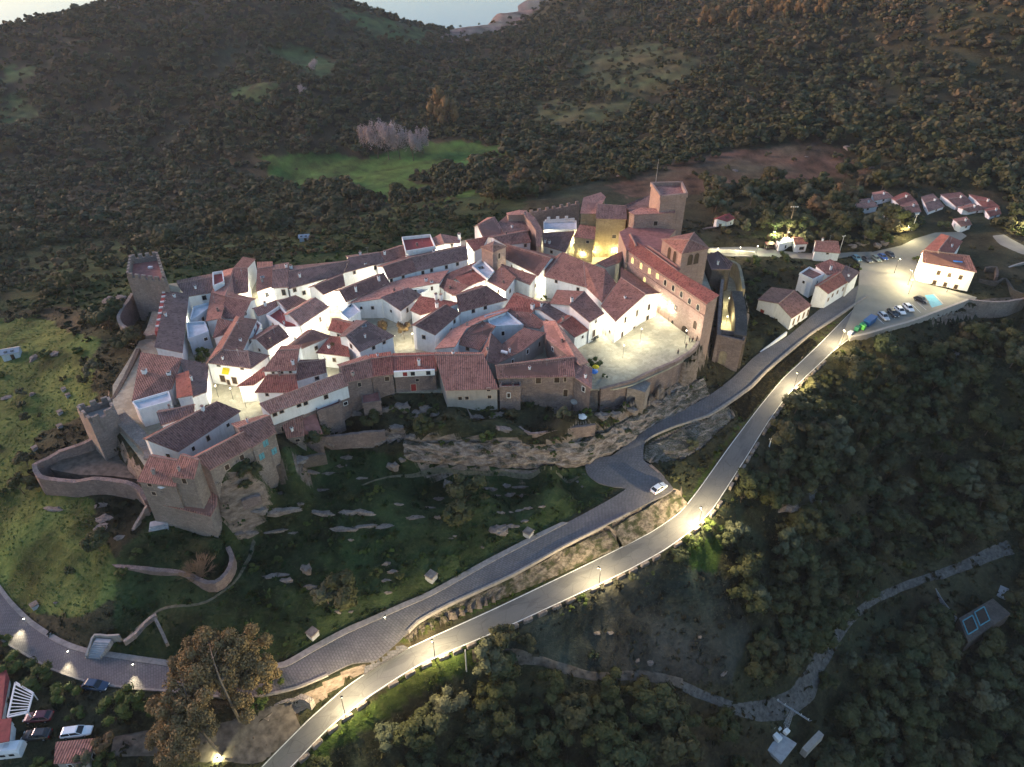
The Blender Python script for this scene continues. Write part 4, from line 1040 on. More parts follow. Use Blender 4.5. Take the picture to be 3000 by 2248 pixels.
# belfry
def spire(view, label, quad, apex, z, za, base, wall, roof, name, cat, **kw):
    V = [W(view, q, z) for q in quad]; V.append(W(view, apex, za))
    return House(name, label, cat, V, [(0, 1, 4), (1, 2, 4), (2, 3, 4), (3, 0, 4)], base, MAT[wall], roof, **kw)
h = spire('B', 'square pinkish stone belfry with a low tiled cap', [(1135, 345), (1226, 386), (1332, 340), (1235, 302)], (1228, 328), 10.5, 12.2, 0, 'stone_pink', 'roof_grey', 'belfry', 'bell tower')
h.win('B', [(1278, 415)], .9, 1.8, arch=True, pane='wood_dark')
Y('B', 'small lit roof with bright white wall left of the belfry', [(1015, 292, 7), (1180, 262, 7), (1140, 342, 6), (1076, 372, 6)], roof='roof_red')
h = S('B', 'greenish weathered roof behind the belfry', (1332, 326), (1530, 302), (1232, 264), (1496, 216), 6.4, 8, .7, roof='roof_brown'); h.win('B', [(1490, 330)], .8, 1)
S('B', 'steep rose roof with a white end wall on the outer castle row', (1150, 268), (1320, 240), (1106, 164), (1236, 102), 5.6, 8.4, .4, roof='roof_pink', base=-4)
Y('B', 'dark sunken roof inside the curved castle wing', [(1275, 146, 7), (1350, 86, 7.4), (1488, 84, 7.4), (1570, 180, 7), (1500, 216, 6.5), (1326, 236, 6.4)], wall='stone_pink', roof='roof_grey', base=-5)
Y('B', 'curved rose tiled wing sweeping round the castle yard', [(1342, 70, 8.6), (1440, 48, 8.6), (1492, 52, 8.6), (1566, 112, 8.6), (1622, 212, 8.6), (1602, 342, 8.6), (1582, 330, 9.6), (1584, 216, 9.6), (1544, 152, 9.6), (1480, 80, 9.4), (1352, 84, 9.4)],
  [(0, 1, 9, 10), (1, 2, 8, 9), (2, 3, 8), (3, 4, 7, 8), (4, 5, 6, 7)], wall='stone_pink', roof='roof_pink', base=-5)
h = terrace('B', 'long white flat roofed block in front of the battlemented wall', [(1640, 215), (1640, 150), (1900, 142), (1902, 212)], 4.6, floor='grey_floor', par=.5); h.win('B', [(1690, 180)], 1.0, 1.0)
Y('B', 'dark lean to roof beneath the white flat block', [(1632, 232, 5.2), (1882, 218, 5.2), (1812, 382, 4), (1642, 332, 4)], roof='roof_grey').chim('B', [(1650, 310), (1683, 318)], .9)
h = terrace('B', 'white roof terrace with a dark skylight below the belfry', [(1062, 512), (1140, 458), (1236, 552), (1180, 612)], 5.6, floor='grey_floor', par=.6); h.skylight('B', (1130, 515), 1.8, 1.8)
Y('B', 'grey brown house roof below the belfry terrace', [(1182, 616, 5.2), (1302, 498, 6.4), (1402, 590, 6.4), (1326, 696, 5.2)], roof='roof_brown')
h = Y('B', 'red brown roof in front of the church nave', [(1304, 486, 6.4), (1572, 578, 6.4), (1526, 646, 5.2), (1396, 594, 5.2)], roof='roof_brown'); h.win('B', [(1380, 655), (1570, 655)], .7, .9)
terrace('B', 'pale blue lit flat roof beside the bright alley', [(0, 885), (85, 800), (155, 870), (60, 935)], 4.4, 'white', 'grey_floor', par=.3).skylight('B', (70, 825))

# ---- outer south row
h = S('B', 'end house of the front row with a bright tiled verge', (42, 1436), (242, 1396), (2, 1312), (236, 1250), 5.6, 7.4, .9, wall='stone', roof='roof_brown', base=-7)
h = S('B', 'narrow front row house under the brown tiled roof', (246, 1392), (416, 1370), (240, 1250), (402, 1228), 5.6, 7.4, .9, wall='stone', roof='roof_red', base=-7); h.win('B', [(370, 1410)], 1.0, 1.2, pane='wood_dark')
h = S('B', 'front row stone house with a white dormer wall and red door', (428, 1364), (762, 1342), (416, 1230), (756, 1218), 5.6, 7.2, .5, wall='stone', roof='roof_red', base=-7)
h.win('B', [(585, 1480)], 1.2, 2.0, kind='door', pane='wood_red').win('B', [(808, 1478)], 1.4, 2.2, kind='door', pane='wood_green').win('B', [(402, 1470), (615, 1420)], .7, .8).chim('B', [(630, 1300)], 1.4)
mb = MB(); a_, b_ = Vector(W('B', (428, 1385), 5.0)), Vector(W('B', (758, 1368), 5.0)); d_ = b_ - a_; az = math.atan2(d_.y, d_.x); m_ = (a_ + b_) / 2
mb.box((m_.x, m_.y, 5.45), (d_.length, .5, 1.5), az)
for f_x, mm in ((.27, 1), (.46, 2), (.84, 2)):
    q = a_ + d_ * f_x; q = q + Vector((math.sin(az), -math.cos(az), 0)) * .24; mb.box((q.x, q.y, 5.45), (1.0, .08, 1.05), az, mm)
mb.obj('dormer', [MAT['white'], MAT['wood_red'], MAT['dark_glass']], h.root, h.o)
h = S('B', 'widest front row house with a great plain brown roof', (850, 1500), (1262, 1490), (762, 1216), (1142, 1216), 4.0, 7.4, .2, wall='greyplaster', roof='roof_brown', base=-7); h.win('B', [(962, 1568), (1017, 1565), (1200, 1556), (1192, 1497)], .8, .9)
h = S('B', 'tall stone front row house beside the square with square windows', (1270, 1402), (1882, 1390), (1258, 1304), (1878, 1238), 5.6, 7.4, .3, wall='stone', roof='roof_brown', base=-7)
h.win('B', [(1595, 1425), (1745, 1418)], 1.2, 1.6, pane='wood_dark').win('B', [(1812, 1410)], .6, 1.6, pane='wood_dark').win('B', [(1815, 1525)], 1.0, 2.0, kind='door', pane='wood_dark')
Y('B', 'stone corner house closing the front row at the square', [(1884, 1392, 5.4), (1880, 1240, 6.6), (1950, 1292, 6.4), (2022, 1335, 5.2), (2018, 1480, 4.8)], wall='stone', roof='roof_pink', base=-7)
# annexes on the outer wall
terrace('B', 'stone buttress house with a red roof terrace on the front row', [(1282, 1500), (1310, 1440), (1440, 1440), (1452, 1495)], 3.5, 'stone', 'red_floor', -8, par=.9)
terrace('F', 'square stone bastion with an open red terrace', [(640, 590), (612, 500), (770, 450), (835, 520)], 1.2, 'stone', 'red_floor', -8, par=.8)
terrace('F', 'ruined stone turret with broken top under the front row', [(990, 390), (1118, 360), (1150, 500), (1005, 520)], 0.8, 'stone', 'redpink_floor', -8, par=.6)
h = S('F', 'small stone annexe with a lean to ribbed roof', (398, 780), (522, 762), (352, 655), (508, 618), -1.0, 1.4, 0, wall='stone_pale', roof='roof_brown', base=-8); h.win('F', [(475, 802)], .9, .7)
h = Y('F', 'grey terrace house with a green door framed in white', [(262, 660, 1.0), (495, 596, 1.0), (600, 560, 1.0), (665, 745, -1.5), (560, 750, -1.5)], wall='stone', roof='redpink_floor', base=-8, ridge=False); h.win('F', [(622, 650)], 1.2, 2.0, kind='door', pane='wood_green', frame='white')
terrace('F', 'roofless stone hut below the widest front row house', [(1680, 690), (1690, 585), (1850, 575), (1890, 650)], -2.6, 'stone_pale', 'concrete', -8, par=1.0)

# ---- corner house and bastion at the south west
h = S('E', 'lower stone house with brown roof behind the corner wall', (1126, 1132), (1420, 1172), (1222, 930), (1442, 970), 3.6, 6.2, .1, wall='stone_pale', roof='roof_brown', base=-9); h.win('E', [(1212, 1162), (1246, 1232)], .9, .9, pane='wood_dark')
h = S('E', 'taller stone corner house with its own brown roof', (1385, 1092), (1566, 1110), (1472, 922), (1604, 962), 5.8, 8.0, .1, wall='stone_pale', roof='roof_brown', base=-9); h.win('E', [(1492, 1132)], .9, 1.3, pane='wood_dark')
h = Y('E', 'round fronted stone tower house with low tiled roof over the stairs', [(1312, 1318, -2.5), (1330, 1262, -1.5), (1622, 1252, -1.2), (1762, 1182, -1.5), (1745, 1330, -2.5), (1702, 1412, -3)], wall='stone_pale', roof='roof_brown', base=-14); h.win('E', [(1416, 1400)], 1.0, .8, pane='wood_dark')
terrace('E', 'covered balcony block with a parasol on the corner house', [(1312, 1245), (1312, 1185), (1600, 1205), (1612, 1248)], 0.6, 'stone_pale', 'greyplaster', -9, par=.7)

# ---- castle square and palace
h = Y('C', 'large hipped house with white walls at the head of the square', [(-5, 760, 6.6), (-5, 858, 6.6), (330, 945, 6.6), (452, 1062, 6.6), (556, 912, 7.4), (472, 802, 9.4), (296, 736, 9.4), (130, 664, 9.4)],
      [(0, 1, 7), (1, 2, 6, 7), (2, 3, 4, 5, 6)], roof='roof_brown'); h.win('C', [(82, 895), (258, 962)], .8, 1.1)
h = G('C', 'great white gabled house facing the castle square', (565, 1216), (452, 1098), (800, 1000), (612, 868), (912, 992), (610, 788), 7.2, 9.0, zel=6.8, roof='roof_brown')
h.win('C', [(640, 1210), (735, 1155), (832, 1105)], .9, 1.7).win('C', [(710, 1285), (775, 1280), (820, 1195)], 1.0, 1.6).win('C', [(615, 1330), (645, 1356)], .9, 1.9, kind='door', pane='wood_dark').win('C', [(515, 1302)], .7, .9)
Z0 = 12.0
h = Y('C', 'long rose palace front with a row of nine arched windows', [(665, 650, Z0), (1300, 1078, Z0), (1390, 1010, Z0 + 1), (1062, 822, Z0 + 1), (800, 622, Z0 + 1), (690, 560, Z0 + 1)], wall='stone_pink', roof='roof_red', base=-8, name='palace', cat='palace')
h.win('C', [(700, 728), (770, 772), (838, 812), (903, 852), (965, 908), (1030, 952), (1096, 1002), (1162, 1057), (1230, 1107)], 1.1, 1.7, arch=True, frame='cream')
PALW = [c for c in h.root.children if c.name.startswith('window')]
h.win('C', [(1048, 1112)], .8, 1.5, frame='stone_pink').win('C', [(1022, 1242)], 1.1, 2.2, frame='stone_pink', arch=True).win('C', [(1206, 1250)], 1.4, 2.4, pane='wood_dark', frame='stone_pink', arch=True).win('C', [(1120, 1312)], 2.7, 4.0, kind='door', pane='wood_dark', frame='stone_pink', arch=True)
h.win('C', [(798, 882)], 1.0, 1.4, arch=True, frame='cream')
# moulding under the windows
A0, A1 = Vector(W('C', (665, 650), Z0)), Vector(W('C', (1300, 1078), Z0)); dd = A1 - A0; az = math.atan2(dd.y, dd.x); nn = Vector((dd.y, -dd.x, 0)).normalized()
if nn.dot(CAMP - A0) < 0: nn = -nn
mm = (A0 + A1) / 2
MB().box((mm.x + nn.x * .12, mm.y + nn.y * .12, Z0 - 3.6), (dd.length, .3, .28), az).box((mm.x + nn.x * .15, mm.y + nn.y * .15, Z0 - .45), (dd.length, .36, .3), az).obj('cornice', MAT['stone_pink'], h.root, h.o)
pal = h
Y('C', 'red tiled palace courtyard terrace behind the arched windows', [(592, 500, 12.5), (680, 455, 12.5), (1050, 480, 12.5), (950, 590, 12.5), (1090, 800, 12.5), (1062, 820, 12.4), (800, 620, 12.4), (650, 648, 12.2)], wall='stone_pink', roof='redpink_floor', base=0, name='castle_wing', cat='castle', ridge=False, over=0)
h = Y('C', 'plain rose block with a pale flat top above the palace terrace', [(676, 340, 17), (770, 306, 17), (1040, 316, 17), (1036, 342, 17), (716, 356, 17)], wall='stone_pink', roof='roof_pink', base=4, name='castle_wing', cat='castle'); h.win('C', [(886, 428)], 1.2, 1.4, pane='wood_dark')
terrace('C', 'highest square castle keep with a sunken tiled roof', [(925, 238), (850, 128), (1092, 122), (1136, 216)], 21, 'stone_pink', 'roof_pink', -6, par=1.2, name='castle_keep', cat='castle', th=.6)
Y('C', 'broad grey brown roof between the keep and the ochre block', [(592, 300, 14), (848, 202, 15), (918, 265, 15), (765, 312, 14), (690, 335, 13.5), (642, 300, 13.5)], wall='stone_pink', roof='roof_grey', base=2, name='castle_wing', cat='castle')
h = S('C', 'ochre lit castle block with a dark roof', (408, 388), (646, 394), (418, 276), (640, 288), 13, 15, .2, wall='stone_ochre', roof='roof_grey', name='castle_wing', cat='castle'); h.win('C', [(550, 535)], 1.2, 1.2, frame='trim')
Y('C', 'rose roofed ochre tower at the rear of the castle', [(282, 346, 13), (308, 222, 14.5), (442, 182, 14.5), (476, 216, 14), (408, 350, 13)], wall='stone_ochre', roof='roof_pink', base=-2, name='castle_wing', cat='castle')
h = S('C', 'lower ochre lit castle block with curving stair arches', (232, 536), (386, 556), (276, 442), (396, 460), 8, 9.6, 0, wall='stone_ochre', roof='roof_brown', name='castle_wing', cat='castle'); h.win('C', [(336, 578)], .9, .9)
h = spire('C', 'palace belvedere tower with twin arched openings', [(943, 560), (1100, 674), (1314, 630), (1195, 506)], (1160, 560), 17, 19.5, 0, 'stone_pink', 'roof_brown', 'belvedere_tower', 'tower')
h.win('C', [(998, 668), (1042, 700)], 1.5, 3.4, pane='wood_dark', frame='stone_pink', arch=True).win('C', [(1165, 722), (1216, 712)], 1.6, 3.2, pane='wood_dark', frame='stone_pink', arch=True)
Y('C', 'small grey gabled house outside the palace tower', [(1300, 690, 4), (1388, 658, 5.6), (1506, 748, 5), (1480, 800, 3.5), (1345, 800, 4)], wall='stone_dark', roof='roof_grey', base=-9)
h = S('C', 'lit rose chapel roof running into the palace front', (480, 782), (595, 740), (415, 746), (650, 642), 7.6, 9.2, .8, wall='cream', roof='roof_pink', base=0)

# ---- houses by the road and parking
h = S('D', 'big white two storey house with six dark windows on the parking', (1392, 742), (1816, 820), (1402, 648), (1762, 692), -1.4, 1.4, .6, roof='roof_brown', base=-8.3)
h.win('D', [(1520, 828), (1607, 846), (1697, 865), (1486, 906), (1573, 922), (1658, 942)], 1.0, 1.5, pane='wood_dark')
q = h.hit_roof(px('D', (1670, 735)))
if q: MB().box((q.x, q.y, q.z + .2), (2.6, 1.8, .12), -.2).obj('solar_panel', MAT['tarp_blue'], h.roof, h.o)
G('D', 'rear wing with a bright roof behind the big white house', (1410, 642), (1540, 518), (1510, 653), (1605, 535), (1640, 664), (1705, 577), -2.4, -.6, roof='roof_red', base=-8.3)
terrace('D', 'white roadside house with a sunken tiled roof terrace', [(498, 895), (392, 845), (470, 795), (590, 850)], -2.8, floor='roof_brown', base=-9.5, par=.6)
h = S('D', 'white roadside house with a rust roof and row of small windows', (622, 996), (772, 906), (548, 932), (722, 826), -3.2, -1.4, .3, roof='roof_red', base=-10); h.win('D', [(745, 960), (700, 985), (660, 1010), (820, 905), (625, 1045)], .7, 1.1, pane='wood_dark').win('D', [(402, 945)], .8, 1.4)
h = Y('D', 'tall dark roof with white chimneys behind the rust roadside house', [(530, 770, -2.5), (640, 722, -1), (752, 772, -1), (716, 828, -2), (620, 842, -2.5)], base=-9); h.chim('D', [(655, 715), (645, 800)], 1.0)
Y('D', 'slate dark roof at the corner of the roadside terrace', [(716, 834, -2), (772, 772, -1.6), (872, 822, -2.6), (790, 904, -3)], roof='roof_grey', base=-10)
h = G('D', 'low white roadside house with a rust left slope and tall slits', (62, 1048), (168, 950), (226, 1076), (346, 972), (330, 1192), (482, 1092), -4.6, -2.8, roof='roof_brown', base=-11.5); h.win('D', [(345, 1225), (385, 1198), (425, 1172), (460, 1150)], .8, 2.0, pane='wood_dark').win('D', [(92, 1140)], 1.2, 1.0, pane='wood_red').win('D', [(75, 1215)], .9, 1.2)
h = S('D', 'small white house with a brown roof beyond the parked cars', (518, 652), (716, 668), (530, 576), (702, 578), -4.6, -3.4, .2, roof='roof_brown', base=-8.3); h.win('D', [(620, 672)], .7, .5)
h = S('D', 'little white kiosk with an orange tiled roof', (362, 598), (456, 592), (346, 546), (446, 542), -5, -4.2, .2, roof='roof_red', base=-8.3); h.win('D', [(410, 630)], 1.6, 1.0)
terrace('D', 'white toilet block behind the lit flower bed', [(200, 560), (300, 545), (340, 575), (230, 600)], -5.4, floor='grey_floor', base=-8.5, par=.2)
FARV = [('pink roofed far cottage nearest the wood', [(840, 240), (960, 228), (1022, 290), (870, 312)], 'roof_pink'),
        ('far cottage with a rose roof behind the pink roofed one', [(985, 182), (1070, 166), (1146, 216), (1000, 242)], 'roof_pink'),
        ('far house with a rust gable and white end wall', [(1140, 225), (1250, 176), (1322, 236), (1210, 285)], 'roof_red'),
        ('low far house in front of the rust gable', [(1200, 275), (1330, 242), (1372, 332), (1250, 345)], 'roof_brown'),
        ('grey far roof beside the tall white chimney stack', [(1385, 215), (1470, 190), (1560, 290), (1440, 330)], 'roof_grey'),
        ('dark far roof behind the long white gable wall', [(1540, 195), (1690, 178), (1782, 258), (1660, 290)], 'roof_dark'),
        ('far brick red house at the end of the hamlet', [(1770, 195), (1900, 222), (2005, 292), (1885, 300)], 'roof_red'),
        ('brown far roof below the brick red one', [(1680, 300), (1782, 272), (1902, 312), (1760, 335)], 'roof_brown'),
        ('dull red far lean to at the hamlet edge', [(1890, 312), (2000, 298), (2020, 350), (1935, 372)], 'roof_red'),
        ('small low far roof nearest the road of the hamlet', [(1640, 395), (1740, 378), (1782, 438), (1702, 452)], 'roof_brown'),
        ('pinkish far roof by the white dormer', [(1050, 330), (1150, 300), (1200, 350), (1100, 385)], 'roof_dark')]
for lab, q, rf in FARV:
    a_, b_, c_, d_ = q
    m0 = ((a_[0] + d_[0]) / 2, (a_[1] + d_[1]) / 2 - 8, -4.6); m1 = ((b_[0] + c_[0]) / 2, (b_[1] + c_[1]) / 2 - 8, -4.6)
    y = [(p[0], p[1], -5.7) for p in (q[0], q[3], q[2], q[1])]
    h = House('cottage', lab, 'cottage', [W('D', p[:2], p[2]) for p in (y[0], y[3], m1, m0, y[1], y[2])], [(0, 1, 2, 3), (3, 2, 5, 4)], -8.5, MAT['white'], rf, group='hamlet beyond the parking')
    h.win('D', [((d_[0] + c_[0]) / 2, (d_[1] + c_[1]) / 2 + 10)], .8, .8)
    h.chim('D', [((m1[0] * .7 + m0[0] * .3), m1[1] * .7 + m0[1] * .3 + 6)], .9, .55)
h = S('C', 'small shed with a bright red roof among the trees', (1462, 412), (1522, 388), (1386, 388), (1480, 352), -4.4, -3.2, .5, roof='red_floor', base=-8.5, name='shed', cat='shed')

# ---- yard at the lower left
h = Y('K', 'red roofed cabin cut by the left edge beside the pergola', [(-60, 1040, -20.5), (30, 1035, -20.5), (50, 1090, -21), (0, 1340, -21), (-60, 1340, -21)], wall='white', roof='red_floor', base=-23.5, name='cabin', cat='cabin')
h = Y('K', 'second red roofed cabin below the first at the left edge', [(-60, 1358, -20.5), (62, 1350, -20.5), (50, 1478, -21), (-60, 1500, -21)], wall='white', roof='red_floor', base=-24, name='cabin', cat='cabin')
Y('K', 'flat brown roofed shed beside the white car', [(372, 1502, -22.6), (600, 1480, -22.6), (565, 1618, -22.8), (362, 1622, -22.8)], wall='greyplaster', roof='roof_brown', base=-25, name='shed', cat='shed')

furnish()
# ------------------------------------------------------------------ towers, curtain walls, cliffs
def tower(name, label, view, quad, zt, zb, wall, floor='redpink_floor', mer=True, th=0.7, step=1.9, cat='tower'):
    V = [Vector(W(view, q, zt)) for q in quad]
    c = sum(V, Vector()) / 4; o = (c.x, c.y, zb); root = empty(name, o, label, cat)
    area = sum(V[i].x * V[(i + 1) % 4].y - V[(i + 1) % 4].x * V[i].y for i in range(4))
    if area < 0: V = V[::-1]
    mb = MB(); n = 6
    for i in range(4):
        a, b = V[i], V[(i + 1) % 4]
        g0 = 1.06
        A, B = c + (a - c) * g0, c + (b - c) * g0
        mb.poly([(A.x, A.y, zb), (B.x, B.y, zb), (b.x, b.y, zt), (a.x, a.y, zt)], [(0, 1, 2, 3)])
        ai, bi = c + (a - c) * (1 - th / (a - c).length * 1.3), c + (b - c) * (1 - th / (b - c).length * 1.3)
        mb.poly([a, b, bi, ai], [(0, 1, 2, 3)])
        mb.poly([ai, bi, (bi.x, bi.y, zt - 1.4), (ai.x, ai.y, zt - 1.4)], [(0, 1, 2, 3)])
    mb.obj('wall', MAT[wall], root, o)
    inner = [c + (a - c) * (1 - th / (a - c).length * 1.3) for a in V]
    MB().poly([(p.x, p.y, zt - 1.38) for p in inner], [(0, 1, 2, 3)]).obj('roof_floor', MAT[floor], root, o)
    if mer:
        for i in range(4):
            a, b = V[i], V[(i + 1) % 4]; d = b - a; k = max(2, int(d.length / step)); az = math.atan2(d.y, d.x)
            nn = Vector((-d.y, d.x, 0)).normalized() * th * .45
            for j in range(k):
                if i and j == 0: pass
                p = a + d * ((j + .5) / k) + nn
                MB().box((p.x, p.y, zt + .55), (d.length / k * .58, th * .85, 1.15), az, 0, .94).obj('merlon', MAT[wall], root, o)
    return root, V
zb = -3.5
zt = height_at('A', (322, 790), zb, (201, 448))
tw, _ = tower('keep_tower', 'tall square battlemented stone tower at the far left of the village', 'A', [(200, 448), (520, 490), (455, 266), (224, 298)], zt, zb - 3, 'stone_pale', th=.8)
zt2 = height_at('E', (882, 990), -6, (734, 668))
tw2, _ = tower('bastion_tower', 'square stone tower with broken battlements over the empty walled court', 'E', [(622, 552), (733, 668), (940, 562), (895, 468)], zt2, -8, 'stone_pale', floor='greyplaster', th=.7)
MB().box(tuple(Vector(W('A', (390, 372), zt - 1.2))), (1.2, .8, .7)).obj('roof_box', MAT['white'], tw, tw.location)

def curtain(name, label, view, line, th, depth, wall, cap=True, cat='wall', mer=False, mer_step=2.2, group=None, mer_size=(1.1, .95)):
    """free standing wall along surveyed top points (x, y, z); follows the ground below"""
    c = np.array([W(view, p[:2], p[2]) for p in line]); c = catmull(c, 1.3)
    tn = np.gradient(c[:, :2], axis=0); tn /= np.linalg.norm(tn, axis=1)[:, None] + 1e-9
    nn = np.stack([-tn[:, 1], tn[:, 0]], 1)
    mb = MB(); k = len(c); rr = np.random.default_rng(k)
    jit = rr.uniform(-.12, .12, k) if cap else np.zeros(k)
    V = []
    for i in range(k):
        for s, z in ((-1, -depth), (-1, 0), (1, 0), (1, -depth)):
            sp = 1.0 if z == 0 else 1.12
            V.append((c[i, 0] + nn[i, 0] * th / 2 * s * sp, c[i, 1] + nn[i, 1] * th / 2 * s * sp, c[i, 2] + z + (jit[i] if z == 0 else 0)))
    Fc = []
    for i in range(k - 1):
        for j in range(3): Fc.append((4 * i + j, 4 * i + 4 + j, 4 * i + 5 + j, 4 * i + 1 + j))
    Fc += [(0, 1, 2, 3), (4 * k - 1, 4 * k - 2, 4 * k - 3, 4 * k - 4)]
    m = c.mean(0); o = (float(m[0]), float(m[1]), float(m[2] - depth))
    if not mer:
        ob = mobj(name, V, Fc, MAT[wall], None, o); ob.location = o
        bm = bmesh.new(); bm.from_mesh(ob.data); bmesh.ops.recalc_face_normals(bm, faces=bm.faces); bm.to_mesh(ob.data); bm.free()
        return tag(ob, label, cat, group)
    root = empty(name, o, label, cat, group)
    w_ = mobj('wall', V, Fc, MAT[wall], root, o)
    bm = bmesh.new(); bm.from_mesh(w_.data); bmesh.ops.recalc_face_normals(bm, faces=bm.faces); bm.to_mesh(w_.data); bm.free()
    s = 0; last = -9
    for i in range(1, k - 1):
        s += np.linalg.norm(c[i] - c[i - 1])
        if s - last > mer_step:
            last = s; MB().box((c[i, 0], c[i, 1], c[i, 2] + mer_size[1] / 2 - .02), (mer_size[0], th * .9, mer_size[1]), math.atan2(tn[i, 1], tn[i, 0]), 0, .93).obj('merlon', MAT[wall], root, o)
    return root
curtain('ring_wall', 'low curved stone wall round the foot of the far left tower', 'A', [(242, 578, 3), (185, 665, 2.6), (130, 762, 2.2), (165, 840, 1.6), (310, 905, 1.2), (410, 912, 1.2), (470, 905, 1.2)], .9, 9, 'stone_pale')
wl = curtain('terrace_wall', 'narrow dark red terrace wall with white crenels beside the keep tower', 'A', [(510, 565, 6.4), (480, 720, 6.4), (450, 885, 6.2)], 1.6, 7, 'red_floor', cap=False, mer=True, mer_step=2.0, mer_size=(.3, .45))
for c_ in wl.children:
    if c_.name.startswith('merlon'):
        c_.data.materials[0] = MAT['white']; c_.scale = (1, 1, 1)
curtain('court_wall', 'rubble wall enclosing the empty bailey below the square bastion tower', 'E', [(745, 790, -2.2), (600, 850, -2.6), (480, 890, -3), (380, 945, -3.2), (278, 1000, -3.2), (310, 1080, -4), (350, 1102, -4.2), (480, 1120, -4), (620, 1130, -3.8), (760, 1112, -3.4), (870, 1118, -3.4), (1060, 1152, -3.4), (1130, 1200, -4), (1185, 1285, -4.6)], 1.0, 6, 'stone')
curtain('rampart', 'thick rampart with a grassy walk from the bastion tower to the corner house', 'E', [(960, 600, 2), (1080, 720, 1.6), (1225, 870, 1.2), (1215, 950, .6)], 3.0, 12, 'stone_pale')
sheet('bailey_floor', [W('E', p, -5.0) for p in ((500, 945), (740, 845), (900, 900), (1100, 930), (1180, 1000), (1130, 1120), (900, 1090), (640, 1080), (420, 1040), (380, 990))], MAT['track'], 'bare stony floor of the bailey', 'bailey floor', 3)
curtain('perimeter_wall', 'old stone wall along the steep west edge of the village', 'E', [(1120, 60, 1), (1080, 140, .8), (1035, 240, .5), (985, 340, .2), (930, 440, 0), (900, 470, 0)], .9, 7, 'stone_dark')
curtain('square_wall', 'curved parapet wall holding up the edge of the castle square', 'C', [(1235, 1375, 1.0), (1190, 1440, 1.0), (1110, 1500, 1.0), (1000, 1560, 1.0), (900, 1600, 1.0), (790, 1650, 1.0), (700, 1695, .8), (600, 1720, .8), (500, 1750, .6), (440, 1765, .6)], .8, 8.5, 'stone')
curtain('wall_turret', 'square buttress turret jutting from the castle square wall', 'G', [(1215, 340, -.6), (1290, 350, -.6), (1378, 372, -.6)], 4.4, 9, 'stone_pale')
curtain('garden_wall', 'stone retaining wall of the garden under the castle wall', 'G', [(335, 690, -2.3), (430, 745, -2.6), (620, 720, -2.6), (800, 692, -2.6), (950, 672, -3)], .6, 3.2, 'stone')
curtain('garden_wall', 'little terrace wall with ivy under the red door house', 'F', [(1410, 470, -1.6), (1530, 465, -1.6), (1660, 468, -1.6)], .6, 3.5, 'stone')
curtain('battlement', 'long battlemented outer wall behind the castle', 'C', [(-330, 385, 5), (-150, 345, 5.2), (60, 310, 5.6), (150, 290, 5.8), (270, 265, 6)], .8, 12, 'stone', mer=True, mer_step=1.8)
curtain('wall', 'white colonnade wall between the white block and the outer battlement', 'C', [(-10, 400, 3.8), (60, 395, 3.8), (130, 392, 3.8), (230, 385, 3.8)], .4, 4, 'white', cap=False, mer=True, mer_step=2.2)
# gate: passage walls, gatehouse, end tower
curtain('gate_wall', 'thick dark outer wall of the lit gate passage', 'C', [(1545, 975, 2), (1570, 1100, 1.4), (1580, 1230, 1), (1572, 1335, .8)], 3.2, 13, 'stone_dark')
curtain('gate_wall', 'inner wall of the gate passage beneath the palace end', 'C', [(1430, 880, 1), (1418, 1000, 1), (1408, 1140, .8), (1398, 1330, .8)], .9, 9, 'stone')
curtain('gate_wall', 'slender lit wall closing the top of the gate passage', 'C', [(1490, 728, 1), (1555, 760, 1.4), (1585, 860, 1.6), (1600, 960, 1.6)], .9, 7, 'stone_ochre')
gh = terrace('C', 'square stone gatehouse with a lit pointed arch above the road', [(1392, 1352), (1412, 1318), (1600, 1345), (1592, 1400)], -.5, 'stone', 'stone_dark', -13, par=.9, name='gatehouse', cat='gatehouse', th=.5)
gh.win('C', [(1428, 1515)], 2.0, 4.2, kind='door', pane='stone_ochre', frame='stone', arch=True)
curtain('stone_wall', 'white courtyard wall along the upper road beside the low white house', 'D', [(290, 1305, -7.6), (230, 1350, -7.8), (160, 1405, -8.4), (50, 1488, -9.4)], .4, 4, 'white', cap=False)
curtain('stone_wall', 'short white wall by the gatehouse at the road edge', 'D', [(48, 1490, -10), (-10, 1545, -10.6)], .4, 4, 'white', cap=False)
curtain('retaining_wall', 'long smooth retaining wall below the parking', 'D', [(800, 1345, -7.2), (940, 1318, -7.2), (1120, 1265, -7.2), (1300, 1215, -7.2), (1500, 1140, -7.2), (1700, 1065, -7.2), (1760, 1040, -7.2)], .8, 8.5, 'greyplaster', cap=False)
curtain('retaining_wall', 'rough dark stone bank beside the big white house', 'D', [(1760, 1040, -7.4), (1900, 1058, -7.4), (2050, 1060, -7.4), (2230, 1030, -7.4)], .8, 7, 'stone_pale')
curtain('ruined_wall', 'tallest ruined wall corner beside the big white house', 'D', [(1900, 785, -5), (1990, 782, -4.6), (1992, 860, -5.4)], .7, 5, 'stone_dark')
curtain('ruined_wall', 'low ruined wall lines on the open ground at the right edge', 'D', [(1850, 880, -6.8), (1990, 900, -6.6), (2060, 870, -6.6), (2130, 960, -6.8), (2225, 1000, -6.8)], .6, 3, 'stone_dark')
curtain('ruined_wall', 'pale ruined wall across the right edge above the track', 'D', [(2050, 800, -6.4), (2120, 770, -6.2), (2225, 740, -6.2)], .6, 3, 'greyplaster')
curtain('roadside_wall', 'pale lit wall along the upper street outside the gate', 'C', [(1310, 632, -6.6), (1450, 640, -6.8), (1600, 650, -6.8), (1690, 660, -6.8)], .5, 3, 'cream', cap=False)
curtain('field_wall', 'stone field wall near the red roofed shed', 'C', [(1270, 470, -6.6), (1370, 455, -6.4), (1480, 460, -6.4)], .6, 2.5, 'stone')
